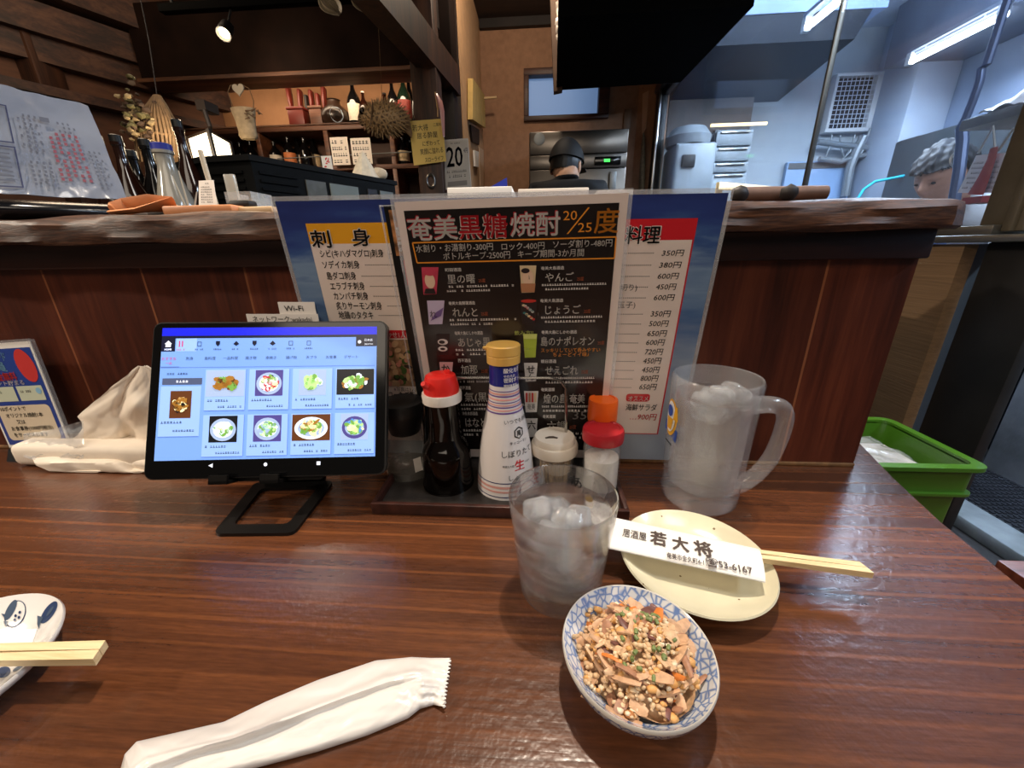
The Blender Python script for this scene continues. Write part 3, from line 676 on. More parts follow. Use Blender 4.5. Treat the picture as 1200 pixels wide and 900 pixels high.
# ---------------- condiment tray with wire menu rail
tray_m = M('tray_black', (44, 39, 36), .3, noise=.45, nscale=50, bump=.15, bscale=120); tray_rim = M('tray_rim', (52, 26, 20), .35, noise=.5, nscale=60)
tr = thing('condiment_tray', 'low dark lacquered tray carrying the bottles and shakers', 'tray', (-.04, .36, TZ))
x0, x1, y0, y1 = -.166, .088, .311, .4225
mb = MB(); mb.box((x0+.004, y0+.004, TZ+.001), (x1-.004, y1-.004, TZ+.005)); build(mb, 'floor_panel', tray_m, tr)
mb = MB()
for a in (((x0, y0, TZ), (x1, y0+.005, TZ+.013)), ((x0, y1-.003, TZ), (x1, y1, TZ+.010)), ((x0, y0+.005, TZ), (x0+.005, y1-.005, TZ+.013)), ((x1-.005, y0+.005, TZ), (x1, y1-.005, TZ+.013))): mb.box(*a, bev=.0012)
build(mb, 'rim', tray_rim, tr)
wp = [onY(x, y, .386) for x, y in ((497, 545), (497, 460))]+[onY(x, y, .386) for x, y in ((503, 448), (514, 443))]+[onY(x, y, .386) for x, y in ((645, 443), (657, 446), (663, 455), (664, 545))]
wp[0].z = wp[-1].z = TZ+.004
mb = MB(); mb.tube(wp, .0016, 8); build(mb, 'wire_rail', M('chrome_wire', (170, 165, 160), .2, metal=1), tr)

# ---------------- laminated menus
PL = film('clear_film', (235, 235, 238), .10, .16, bump=.12, bscale=26)
def gloss(name, col, **k): return M(name, col, .28, coat=.35, **k)
cardw = gloss('menu_card', (226, 208, 196)); sea = new_mat('sea_print')
n, l, b = nt(sea); tc = n.new('ShaderNodeTexCoord'); sp = n.new('ShaderNodeSeparateXYZ'); l.new(tc.outputs['Object'], sp.inputs[0])
tn = n.new('ShaderNodeTexNoise'); tn.inputs['Scale'].default_value = 45; tn.inputs['Detail'].default_value = 6; mp = n.new('ShaderNodeMapping'); mp.inputs['Scale'].default_value = (.35, 1, 1.6); l.new(tc.outputs['Object'], mp.inputs[0]); l.new(mp.outputs[0], tn.inputs['Vector'])
ma = n.new('ShaderNodeMath'); ma.operation = 'MULTIPLY_ADD'; ma.inputs[1].default_value = .10; l.new(tn.outputs['Fac'], ma.inputs[0]); l.new(sp.outputs[2], ma.inputs[2])
mr = n.new('ShaderNodeMapRange'); mr.inputs[1].default_value = .14; mr.inputs[2].default_value = .345; l.new(ma.outputs[0], mr.inputs[0])
rp = n.new('ShaderNodeValToRGB'); e = rp.color_ramp.elements; e[0].position = 0; e[0].color = lin((150, 158, 168)); e[1].position = 1; e[1].color = lin((34, 46, 104)); k = e.new(.4); k.color = lin((74, 104, 146)); k = e.new(.62); k.color = lin((118, 142, 170)); k = e.new(.72); k.color = lin((58, 86, 138)); k = e.new(.84); k.color = lin((40, 58, 120))
l.new(mr.outputs[0], rp.inputs[0]); l.new(rp.outputs[0], b.inputs['Base Color']); b.inputs['Roughness'].default_value = .3; b.inputs['Coat Weight'].default_value = .3

def leaning(x_l, y_l, x_r, y_r, Yt, Yb, zb):
    """sheet whose top corners sit at two picture points on plane Y=Yt and whose foot is on Y=Yb at height zb"""
    a = onY(x_l, y_l, Yt); c = onY(x_r, y_r, Yt); U = (c-a).normalized(); dn = Vector((0, Yb-Yt, zb-(a.z+c.z)/2)); dn = dn-U*dn.dot(U)
    return a+dn, U, -dn, (c-a).length, dn.length
O, U, V, wd, ht = leaning(322, 236, 854, 226, .380, .4185, .728)
mn = thing('seafood_menu', 'wide laminated seafood menu with a blue sea border standing behind the black menu', 'menu', O)
P_ = Print(O, U, V, lift=.0002)
mb = MB(); board(mb, O, U, V, wd, ht, .0010, off=-.0001); build(mb, 'sheet', sea, mn)
mb = MB()
for a in ((-.004, -.004, 0, ht+.004), (wd, -.004, wd+.004, ht+.004), (0, ht, wd, ht+.004)):
    q = P_.p(a[0], a[1], 0); board(mb, q, P_.U, P_.V, a[2]-a[0], a[3]-a[1], .0008)
build(mb, 'film_edge', lam_edge, mn)
ph = gloss('yellow_header', (226, 158, 34)); rh = gloss('red_header', (196, 30, 40))
lc = P_.px(358, 262); lh = P_.px(361, 286)
P_.rect(lc[0], .02, lc[0]+.150, lh[1], cardw, 1); P_.rect(lc[0], lh[1], lc[0]+.150, lc[1], ph, 1)
P_.tpx('刺', 366, 289, 390, 20, white_ink, 2, bold=.06).tpx('身', 413, 287, 436, 20, white_ink, 2, bold=.06)
P_.tpx('刺', 367, 288.5, 389, 19, ink, 3, bold=.03).tpx('身', 414, 286.5, 435, 19, ink, 3, bold=.03)
for t_, xa, xb, y in (('シビ(キハダマグロ)刺身', 376, 450, 301), ('ソデイカ刺身', 379, 422, 314), ('島ダコ刺身', 384, 418, 327), ('エラブチ刺身', 388, 428, 339), ('カンパチ刺身', 392, 432, 350.5), ('炙りサーモン刺身', 395, 448, 362), ('地鶏のタタキ', 398, 438, 373)):
    P_.tpx(t_, xa, y, xb, 8.6, ink, 2, bold=.02); a = P_.px(xb+6, y-3); c = P_.px(490, y-3); P_.dots(a[0], max(c[0], a[0]+.01), a[1], .0008, ink)
a = P_.px(440, 396); c = P_.px(500, 387); P_.rect(a[0], a[1], c[0], c[1], rh, 2); P_.tpx('おまかせ1人前', 442, 395, 482, 6.5, white_ink, 3, bold=.02)
food_pic = M('menu_food_photo', (150, 116, 84), .35, noise=.75, nscale=110); a = P_.px(445, 452); c = P_.px(505, 398); P_.rect(a[0], a[1], c[0], c[1], food_pic, 2)
rd = random.Random(5)
for k in range(70): P_.disc(rd.uniform(a[0]+.004, c[0]-.004), rd.uniform(a[1]+.003, c[1]-.003), rd.uniform(.002, .005), M(*rd.choice([('pic_green', (70, 96, 44)), ('pic_pink', (196, 128, 108)), ('pic_tan', (196, 160, 120)), ('pic_shade', (60, 44, 34))])), 3+k % 3, rd.uniform(.0015, .004), 8, rd.random()*3)
P_.tpx('※写真は3人前', 462, 458, 492, 5, ink_soft, 2).tpx('コーもご覧く', 456, 465, 492, 7, ink, 2, bold=.02)
# right-hand card
rc = P_.px(818, 255.5); rhd = P_.px(811, 281); rb = P_.px(772, 509)
P_.rect(rc[0]-.16, rb[1], rc[0], rhd[1], rh, 1); P_.rect(rc[0]-.16, rb[1]+.0012, rc[0]-.0016, rhd[1], cardw, 2); P_.rect(rc[0]-.16, rhd[1], rc[0], rc[1], rh, 2)
P_.tpx('一品料理', 690, 285, 773, 21, white_ink, 3, bold=.06).tpx('一品料理', 691, 284.5, 772, 20, ink, 4, bold=.025)
for k, (t_, xa, xb, y) in enumerate((('350円', 775, 800, 299.5), ('380円', 772, 797, 313.5), ('600円', 770, 794, 326.5), ('450円', 768, 791, 339), ('600円', 765.5, 789, 351.5), ('350円', 762, 784.5, 370.5), ('500円', 760, 782, 382), ('650円', 758, 780, 393.5), ('600円', 756.5, 777.5, 404), ('720円', 755, 775.5, 415), ('450円', 753, 773.5, 425.5), ('450円', 751.5, 771.5, 436), ('800円', 750, 770, 446), ('650円', 748.5, 768, 456))):
    P_.tpx(t_, xa, y, xb, 7.6, ink, 3, bold=.015, slant=.12)
    a = P_.px(712, y-2); c = P_.px(xa-8, y-2); P_.dots(a[0], c[0], a[1], .0009, ink_soft, 3)
P_.tpx('(千切り)', 715, 340, 746, 8, ink_soft, 4).tpx('・玉子)', 717, 360, 744, 7.5, ink_soft, 4)
a = P_.px(733, 470); c = P_.px(762, 461.5); P_.rrect(a[0], a[1], c[0], c[1], .003, rh, 3); P_.tpx('オススメ', 736, 469, 759, 6, white_ink, 4, bold=.02)
P_.tpx('海鮮サラダ', 733, 480, 769, 7.5, ink, 3, bold=.02).tpx('…900円', 738, 491, 768, 7.5, red_ink, 3, bold=.02, slant=.1)
P_.done('printing', mn)

# black booklet squeezed between the two menus
O, U, V, wd, ht = leaning(449, 240, 640, 232, .3725, .4160, .729)
bk = thing('menu_booklet', 'black menu booklet peeking out between the blue menu and the shochu menu', 'menu', O)
mb = MB(); board(mb, O, U, V, wd, ht, .0012); build(mb, 'cover', gloss('booklet_black', (16, 15, 16)), bk)
Q = Print(O, U, V, lift=.0002); a = Q.px(458, 300); Q.rect(.004, a[1], .034, a[1]+.040, M('booklet_photo', (150, 100, 60), .4, noise=.8, nscale=120), 1)
Q.rect(.010, a[1]-.028, .034, a[1]-.004, red_ink, 1); Q.text('鶏', .008, a[1]+.006, .024, white_ink, 2, bold=.04)
for k, ch in enumerate('ハイコークサワー'): Q.text(ch, .016, a[1]-.075-k*.014, .012, white_ink, 2)
Q.done('printing', bk)
mb = MB(); mb.tube([Q.p(-.003, 0, 1), Q.p(-.003, ht, 1)], .0009, 6); mb.tube([Q.p(.008, ht-.002, 2), Q.p(.008, ht-.06, 3)], .0007, 6); mb.tube([Q.p(-.003, ht-.001, 2), Q.p(.015, ht-.001, 2)], .0007, 6); build(mb, 'clear_sleeve_edge', lam_edge, bk)

# shochu menu in front
O, U, V, wd, ht = leaning(462, 237, 737, 226, .364, .4140, .729)
sm = thing('shochu_menu', 'black laminated shochu menu with a white border standing in the tray', 'menu', O)
G = Print(O, U, V, lift=.00022)
mb = MB(); board(mb, O, U, V, wd, ht, .0010); build(mb, 'sheet', gloss('menu_border', (222, 204, 194)), sm)
mb = MB()
for a in ((-.0035, 0, 0, ht+.0035), (wd, 0, wd+.0035, ht+.0035), (0, ht, wd, ht+.0035)):
    q = G.p(a[0], a[1], 0); board(mb, q, G.U, G.V, a[2]-a[0], a[3]-a[1], .0008)
build(mb, 'film_edge', lam_edge, sm)
bb = .0072; dk = M('menu_black', (28, 21, 20), .26, coat=.4, noise=.5, nscale=16, bump=.05, bscale=30)
G.rect(bb, .012, wd-bb, ht-bb, dk, 1)
wine = M('menu_wine', (70, 22, 18), .28, coat=.3)
for (t_, xa, xb, y, hp, m) in (('奄美', 480.5, 537, 280, 27, white_ink), ('黒糖', 539, 595, 277.5, 27, red_ink), ('焼酎', 599, 656, 275, 27, white_ink)):
    if m is white_ink: G.tpx(t_, xa-.8, y-1, xb-.8, hp, red_ink, 2, bold=.03)
    else: G.tpx(t_, xa-.8, y+.8, xb-.8, hp, white_ink, 2, bold=.035)
    G.tpx(t_, xa, y, xb, hp, m, 3, bold=.022)
G.tpx('度', 696, 271, 724, 28, orange_ink, 3, bold=.015).tpx('20', 660, 258, 676, 14, orange_ink, 3).tpx('25', 677, 272, 693, 14, orange_ink, 3)
G.ppx([(664, 274), (666, 274), (691, 243), (689, 243)], orange_ink, 3)
for k in range(4):
    c4 = [(483.5, 284.5), (722, 277.5), (720, 302.5), (489, 308)]; a = G.px(*c4[k]); c = G.px(*c4[(k+1) % 4]); d = Vector((c[0]-a[0], c[1]-a[1])); nn_ = Vector((-d.y, d.x)).normalized()*.0006
    G.poly([(a[0]-nn_.x, a[1]-nn_.y), (c[0]-nn_.x, c[1]-nn_.y), (c[0]+nn_.x, c[1]+nn_.y), (a[0]+nn_.x, a[1]+nn_.y)][::1], orange_ink, 2)
G.tpx('水割り・お湯割り-300円', 488, 295, 578, 8.5, white_ink, 2, bold=.008).tpx('ロック-400円', 588, 292.5, 638, 8.5, white_ink, 2, bold=.008).tpx('ソーダ割り-480円', 648, 290, 717, 8.5, white_ink, 2, bold=.008)
G.tpx('ボトルキープ-2500円', 520, 304, 598, 8.5, white_ink, 2, bold=.008).tpx('キープ期間-3か月間', 607, 301.5, 684, 8.5, white_ink, 2, bold=.008)
cupc = {k: M('cup_'+k, c, .35) for k, c in dict(rose=(196, 62, 84), skin=(226, 190, 160), lilac=(196, 180, 204), purple=(112, 84, 140), cream=(216, 190, 150), tan=(176, 120, 84), green=(172, 190, 66), lime=(206, 214, 120), white=(218, 212, 206), dark=(40, 30, 30), red=(190, 50, 40), pink=(226, 170, 170), teal=(50, 110, 110)).items()}
def cup(x0, y0, x1, y1, m, taper=.12):
    wpx = x1-x0; G.ppx([(x0+wpx*taper, y1), (x1-wpx*taper, y1-.4), (x1, y0), (x0, y0)], m, 2)
L_items = [('里の曙', 525, 557, 331.5, '町田酒造', 522, 541, 'rose'), ('れんと', 531, 560, 370.5, '奄美大島開運酒造', 526, 557, 'lilac'), ('あじゃ黒', 537.5, 575, 405.5, '奄美大島にしかわ酒造', 533, 566, 'dark'), ('加那', 541, 560, 437.5, '西平酒造', 537, 552, 'pink'), ('氣(黒)', 545, 575, 469.5, '西平酒造', 539, 552, 'white'), ('はなとり', 546, 578, 499.5, '沖永良部酒造', 542, 560, 'cream')]
R_items = [('やんご', 639, 672, 329.5, '奄美大島酒造', 634, 661, 'cream'), ('じょうご', 639, 680, 367.5, '奄美大島酒造', 633, 660, 'red'), ('島のナポレオン', 634, 696, 404.5, '奄美大島にしかわ酒造', 634.5, 676, 'green'), ('せえごれ', 639, 677, 438.5, '朝日酒造', 634, 652, 'white'), ('煌の島 奄美', 637, 685, 471.5, '奄美酒類', 634, 650, 'red'), ('六調', 641, 663, 503, '奄美酒類', 636, 651, 'white')]
for t_, xa, xb, y, br, ba, bz, cc in L_items+R_items:
    G.tpx(t_, xa, y, xb, 10.5, white_ink, 2, bold=.012); G.tpx(br, ba, y-13.5, bz, 4, white_ink, 2)
    if t_ == '島のナポレオン': G.tpx('スッキリしていて呑みやすい', 634, 412.5, 703, 5, orange_ink, 2).tpx('ちょーどイイ味♪', 648, 417.5, 690, 5, orange_ink, 2)
    else:
        G.dpx(ba+1, y+5.5, min(xb+46, 711-(y-330)*.13), 2.4, white_ink, 26, 2, seed=int(xa)); G.dpx(ba+2, y+10.5, xb+18, 2.4, white_ink, 18, 2, seed=int(xa)+1)
    G.tpx('25度', xb+4, y-1, xb+12, 4.5, M('menu_rust', (150, 72, 40), .4), 2)
cups = [(494, 313, 514, 345, 'rose'), (500.5, 352, 521, 380, 'lilac'), (511, 391, 527, 416, 'dark'), (515, 424, 531, 446, 'pink'), (520, 458, 534, 478, 'white'), (609, 311, 628.5, 343, 'cream'), (609.5, 350.5, 629.5, 379.5, 'dark'), (613, 391, 629.5, 419, 'green'), (614, 425, 630, 447, 'white'), (614, 458, 631, 483, 'white'), (616, 490, 630, 512, 'white')]
for k, (xa, ya, xb, yb, cc) in enumerate(cups):
    cup(xa, ya, xb, yb, cupc[cc]); w_, h_ = xb-xa, yb-ya; mx_, my_ = (xa+xb)/2, (ya+yb)/2
    def dsk(x, y, rx, ry, m, L):
        c0 = G.px(x, y); r1 = abs(G.px(x+rx, y)[0]-c0[0]); r2 = abs(G.px(x, y+ry)[1]-c0[1]); G.disc(c0[0], c0[1], r1, cupc[m], L, r2)
    if k == 0: dsk(mx_, my_, 6, 9, 'skin', 3); G.ppx([(xa+3, yb-1), (xb-3, yb-1), (xb-5, yb-7), (xa+5, yb-7)], cupc['dark'], 4); dsk(mx_, ya+6, 7, 4, 'rose', 4)
    if k == 1: G.ppx([(xa+4, yb-4), (xb-4, yb-10), (xb-1, ya+8), (mx_, my_)], cupc['purple'], 3); G.tpx('れ', xa+4, my_+6, xa+12, 9, cupc['dark'], 4)
    if k == 2: dsk(mx_, my_-3, 6, 3.5, 'white', 3); dsk(mx_-1, my_-3, 3.5, 2, 'dark', 4); dsk(mx_, my_+5, 5.5, 3, 'white', 3); dsk(mx_, my_+5, 3, 1.4, 'dark', 4)
    if k in (3, 8, 10): G.tpx(('か', '', '', '', '', 'せ', '', '六')[k-3], mx_-4.5, my_+1, mx_+4.5, 10, cupc['dark'], 3, bold=.03)
    if k == 8: G.tpx('ん', mx_-4, my_+9, mx_+4, 8, cupc['dark'], 3, bold=.03)
    if k == 5: dsk(mx_, my_-2, 6.5, 9, 'skin', 3); G.ppx([(xa+2, yb-1), (xb-2, yb-1), (xb-1, yb-11), (xa+1, yb-11)], cupc['tan'], 4); dsk(mx_-3, ya+6, 5, 3, 'dark', 4); G.ppx([(mx_+1, my_), (mx_+2, my_), (mx_+1, my_-6)], cupc['dark'], 5)
    if k == 6:
        dsk(mx_, ya+2, 9, 2, 'red', 3)
        for q in range(16): dsk(xa+4+(q*5.3) % (w_-8), ya+7+(q*3.7) % (h_-12), 1.8, 1.4, ('cream', 'red', 'white', 'teal')[q % 4], 4)
    if k == 7: G.ppx([(xa+1, ya+6), (xb-1, ya+6), (xb, ya), (xa, ya)], cupc['lime'], 3); G.tpx('飲み方!!', 603, 392, 625, 5, cupc['lime'], 4, bold=.03)
    if k == 9:
        for q in range(4): G.ppx([(xa+2+q*3.4, ya+13), (xa+4.4+q*3.4, ya+13), (xa+4.4+q*3.4, ya+2), (xa+2+q*3.4, ya+2)], cupc[('red', 'tan', 'red', 'cream')[q]], 3)
        G.tpx('奄美', xa+4, yb-4, xb-4, 7, cupc['dark'], 3)
G.tpx('35', 671, 491, 687, 12, M('menu_grey', (110, 104, 100), .4), 2)
G.done('printing', sm)

# ---------------- small sign cards behind the tablet
for nm, lab, x_l, y_t, x_r, y_b, txt, Yv, tx in (('wifi_card', 'small white paper card reading Wi-Fi, upper of two behind the tablet', 325, 354, 368, 380, 'Wi-Fi', .3915, (334, 364.5, 356, 8)), ('network_card', 'long white paper strip with a network name, lower of two behind the tablet', 288, 368, 372, 392, 'ネットワーク:wakadai', .3895, (297, 377, 366, 7))):
    a = onY(x_l, y_t, Yv); c = onY(x_r, y_t, Yv); d = onY(x_l, y_b, Yv); o = thing(nm, lab, 'card', (a.x, a.y, d.z))
    mb = MB(); Oq = Vector((a.x, Yv, d.z)); Uq = c-a; board(mb, Oq, Uq, (0, 0, 1), (c-a).length, a.z-d.z, .0006); 
    # folded foot down to the table behind the tablet
    board(mb, Vector((a.x+.01, Yv+.0008, TZ)), Uq, (0, 0, 1), (c-a).length-.02, a.z-TZ-.004, .0006); build(mb, 'paper', paper, o)
    W_ = Print(Oq, Uq, (0, 0, 1)); W_.tpx(txt, tx[0], tx[1], tx[2], tx[3], ink_soft, 1, bold=.01); W_.done('lettering', o)

# ---------------- point-card sign in a clear stand, far left
cTL, cTR, cBR, cBL = Vector((-.705, .412, .868)), Vector((-.612, .410, .876)), Vector((-.597, .400, .740)), Vector((-.690, .402, .734))
O, U, V, wd, ht = quad_frame(cTL, cTR, cBR, cBL)
cs = thing('sign_stand', 'blue and white point card notice in a clear upright stand by the partition', 'sign', (-.645, .40, TZ))
K = Print(O, U, V, lift=.00025); acr = film('acrylic', (225, 228, 232), .14, .05)
mb = MB(); board(mb, O, U, V, wd, ht, .0012); build(mb, 'notice', paper_bright, cs)
mb = MB(); board(mb, K.p(wd, -.004, 0), K.U, K.V, .0045, ht+.006, .004, off=.002); board(mb, K.p(0, ht, 0), K.U, K.V, wd, .003, .004, off=.002); build(mb, 'clear_edge', acr, cs)
mb = MB(); q = K.p(0, 0, 0); mb.hexa([(q.x+.006, q.y-.012, TZ), (q.x+wd-.002, q.y-.014, TZ), (q.x+wd-.002, q.y+.016, TZ), (q.x+.006, q.y+.016, TZ), (q.x+.004, q.y-.004, q.z), (q.x+wd, q.y-.006, q.z+.005), (q.x+wd, q.y+.010, q.z+.005), (q.x+.004, q.y+.010, q.z)]); build(mb, 'foot', M('smoky_foot', (40, 40, 42), .2), cs)
kb = gloss('notice_blue', (44, 70, 150)); kr = gloss('notice_red', (208, 62, 60)); kc = gloss('notice_cream', (222, 206, 180)); kt = gloss('notice_cyan', (140, 190, 220)); kg = gloss('notice_pale_green', (206, 214, 190))
K.rect(.003, .004, wd-.003, ht-.007, kb, 1)
K.rrect(.008, .010, wd-.008, ht*.42, .006, kc, 2)
K.rect(.005, ht*.46, wd*.5-.002, ht*.60, kg, 2); K.rect(wd*.5+.002, ht*.46, wd-.008, ht*.60, kg, 2); K.disc(wd-.014, ht*.55, .004, kt, 3); K.dashes(wd*.5+.006, ht*.54, .016, .003, ink_soft, 6, 3); K.dashes(.010, ht*.54, .016, .003, ink_soft, 6, 3)
K.text('ポイントカード', wd*.30, ht*.845, .012, kt, 2, 'c', bold=.03, width=wd*.5); K.text('会員', wd*.30, ht*.75, .013, kt, 2, 'c', bold=.03, width=wd*.4); K.text('入会金無料', wd*.34, ht*.665, .011, kr, 3, 'c', bold=.05, width=wd*.52); K.text('ポイント貯まる', wd*.38, ht*.615, .007, white_ink, 3, 'c', bold=.02, width=wd*.6)
K.disc(wd-.018, ht*.785, .0125, kr, 2, .021, rot=.18)
for k, t_ in enumerate(('10ポイントで', 'オリジナル焼酎1本', '又は', 'お食事券(1000円相当)', 'をサービスします')): K.text(t_, .013+(.004 if k else 0)+(.012 if k == 2 else 0), ht*.37-k*.0088, .0065, ink, 3, bold=.02)
K.text('ご来店の際、ご提示の上', .018, ht*.37-.053, .0056, ink, 3, bold=.02); K.text('ご確認ください', .020, ht*.37-.061, .0056, ink, 3, bold=.02)
K.done('printing', cs)

# ---------------- tissue pack
ts = thing('tissue_pack', 'opened clear pack of white paper tissues left of the tablet', 'tissues', (-.56, .385, TZ))
tissue = M('tissue_paper', (238, 224, 206), .8, sss=.0, noise=.03, nscale=60)
rows = [(429, 163, 172), (434, 156, 184), (442, 146, 190), (456, 128, 196), (470, 112, 200), (482, 98, 204), (488, 92, 206), (494, 97, 208), (502, 98, 210), (510, 92, 212), (520, 76, 214), (531, 46, 216), (538, 38, 216), (545, 44, 216), (552, 60, 216), (558, 110, 216)]
def tissue_fn(u, v):
    y = 429+v*129; ys = [r[0] for r in rows]; xl = np.interp(y, ys, [r[1] for r in rows]); xr = np.interp(y, ys, [r[2] for r in rows]); x = xl+(xr-xl)*u
    if v > .72: Yv = .402-.030*min(1, (v-.72)/.16)
    else: Yv = .402+.004*(1-v/.72)
    k = .0034*cloud(u*4, v*4.5, 1)+.0009*cloud(u*11, v*13, 4)
    k += -.008*math.exp(-((u-.55)**2/.02+(v-.38)**2/.012))+.006*math.exp(-((u-.2-.5*v)**2/.004))
    q = onY(x, y, max(.345, Yv+k*(.4+.6*min(1, v*4)))); q.z = max(q.z, TZ+.002); q.y = min(q.y, WY-.006); return q
mb = MB(); mb.sheet(tissue_fn, 44, 60, .0012); build(mb, 'pulled_tissue', tissue, ts, smooth=60)
mb = MB(); mb.box((-.655, .378, TZ+.001), (-.44, .422, TZ+.030), bev=.008, seg=3); build(mb, 'tissue_stack', tissue, ts)
def film_fn(u, v):
    x = 28+u*70; y = 508+v*28+6*math.sin(u*3)-16*math.sin(min(1, u)*1.57)*(1-v); k = .004*cloud(u*7, v*9, 2); return onY(x, y, .396-.020*v+k)
mb = MB(); mb.sheet(film_fn, 26, 18, .0004); build(mb, 'clear_wrapper', film('crinkled_film', (225, 228, 232), .16, .1, bump=.5, bscale=90), ts, smooth=60)

# ---------------- bottles
def turned(name, prof, c, mat, parent, seg=48, inner=None):
    mb = MB(); mb.lathe(prof, c, seg); return build(mb, name, mat, parent, smooth=40)
cx, cy = -.099, .3640
bt = thing('soy_sauce_bottle', 'small glass soy sauce dispenser with a bright red cap', 'bottle', (cx, cy, TZ+.005))
pr = prof_px(cx, cy, [(583, 26), (579, 29), (570, 29.3), (545, 28.5), (530, 28), (524, 27), (519, 24), (514, 20), (509, 18.8), (490, 18.4), (469, 18.2)])
pr[0] = (pr[0][0], TZ+.005); pr[1] = (pr[1][0], TZ+.0075)
turned('glass_body', [(0, TZ+.005)]+pr+[(0, pr[-1][1])], (cx, cy), M('soy_glass', (8, 4, 3), .05, coat=.2, spec=.35), bt)
zc = pr[-1][1]; turned('collar', [(0, zc-.001), (.0185, zc-.001), (.0200, zc), (.0205, zc+.007), (.0198, zc+.0098), (.0, zc+.0098)], (cx, cy), M('cap_white', (226, 216, 204), .4), bt)
red_cap = M('cap_red', (222, 40, 32), .35, sss=.0, coat=.2); zc += .0098
mb = MB(); mb.lathe([(0, zc), (.0180, zc), (.0182, zc+.004), (.0166, zc+.013), (.0150, zc+.0175), (.0135, zc+.0185), (0, zc+.0190)], (cx, cy), 36)
mb.lathe([(.0035, zc+.017), (.004, zc+.0185), (.0032, zc+.0215), (0, zc+.0215)], (cx+.006, cy+.004), 14)
mb.tube([(cx-.010, cy-.012, zc+.010), (cx-.012, cy-.0155, zc+.012), (cx-.013, cy-.018, zc+.0145)], [.0042, .0035, .0025], 12); build(mb, 'red_cap', red_cap, bt)

cx, cy = -.0345, .3640
kb_ = thing('soy_sauce_squeeze_bottle', 'tall white soy sauce squeeze bottle with a golden cap and blue neck band', 'bottle', (cx, cy, TZ+.005))
pr = prof_px(cx, cy, [(588, 31), (583, 33.2), (572, 33.6), (548, 32.4), (520, 29.5), (500, 26.2), (483, 22.3), (470, 19.2), (458, 17.6), (449, 17.2), (431, 16.4)])
pr[0] = (pr[0][0], TZ+.005); rf = rfun(pr)
def zrow(y): return height_at(cx, cy-.02, y)
zb0, zb1 = zrow(456), zrow(431); body = [p for p in pr if p[1] < zb0]+[(rf(zb0), zb0)]
turned('white_body', [(0, TZ+.005)]+body+[(0, zb0)], (cx, cy), M('bottle_white', (224, 216, 212), .3, coat=.3, bump=.08, bscale=90), kb_)
turned('blue_band', [(0, zb0), (rf(zb0)+.0001, zb0), (rf(zb1)+.0002, zb1), (0, zb1)], (cx, cy), gloss('band_blue', (26, 34, 120)), kb_)
gold = M('cap_gold', (218, 168, 84), .35, coat=.2); zg = zb1
mb = MB(); mb.lathe([(0, zg), (.0164, zg), (.0166, zg+.0074), (.0162, zg+.0078), (.0162, zg+.0086), (.0168, zg+.0091), (.0168, zg+.0172), (.0157, zg+.0183), (0, zg+.0185)], (cx, cy), 44)
mb.tube([(cx-.014, cy-.004, zg+.0142), (cx-.019, cy-.006, zg+.0162)], [.003, .0012], 8); build(mb, 'gold_cap', gold, kb_)
Wp = Wrap((cx, cy), rf, facing(cx, cy)+.12, lift=.0003)
th0 = Wp.th
mb = MB(); stripes = [('band_purple', (104, 74, 140), [(461, 462), (466.5, 468), (474, 475), (479, 480.2), (485, 486.6)]), ('band_pink', (222, 158, 150), [(463.5, 465.5), (470, 472), (476.5, 478), (482, 483.6)]), ('band_navy', (40, 40, 90), [(560, 561), (575, 576)]), ('band_rose', (206, 150, 140), [(564, 566.5), (569, 571)])]
mats_ = []
for q, (nm, c, spans) in enumerate(stripes):
    mats_.append(M(nm, c, .35))
    for ya, yb in spans: za, zb = zrow(yb), zrow(ya); mb.lathe([(rf(za)+.0004, za), (rf(zb)+.0004, zb)], (cx, cy), 48, mi=q)
build(mb, 'stripes', mats_, kb_)
Wb = Wrap((cx, cy), lambda z: rf(z)+.0003, th0, lift=.0003)
for t_, y, h in (('酸化を防ぐ', 439.5, .0052), ('やわらか', 445, .0032), ('密封ボトル', 450.5, .0050), ('開封後常温', 456, .0030)): Wb.text(t_, -.002, zrow(y), h, white_ink, 1, 'l', bold=.03)
Wb.text('いつでも新鮮', .012, zrow(497), .0052, ink, 1, 'c'); zq = zrow(508); rr = .0062
hexo = [(.012+rr*math.cos(R(30+60*k)), zq+rr*math.sin(R(30+60*k))) for k in range(6)]; hexi = [(.012+rr*.8*math.cos(R(30+60*k)), zq+rr*.8*math.sin(R(30+60*k))) for k in range(6)]
for k in range(6): j = (k+1) % 6; Wb.poly([hexo[k], hexo[j], hexi[j], hexi[k]], ink, 1)
Wb.text('萬', .012, zq-.0026, .0062, ink, 1, 'c', bold=.02); Wb.text('キッコーマン', .012, zrow(519), .0036, ink, 1, 'c', bold=.02)
Wb.text('しぼりたて', .011, zrow(532), .0078, ink, 1, 'c', bold=.005); Wb.text('生', .0115, zrow(547), .0125, red_ink, 1, 'c', bold=.02); Wb.text('特選丸大豆', -.001, zrow(543), .0024, ink, 1, 'c', bold=.02); Wb.text('うまみ', .0215, zrow(542), .0024, ink, 1, 'c', bold=.02)
Wb.text('しょうゆ', .0115, zrow(557), .0066, ink, 1, 'c', bold=.005)
Wb.done('printing', kb_)

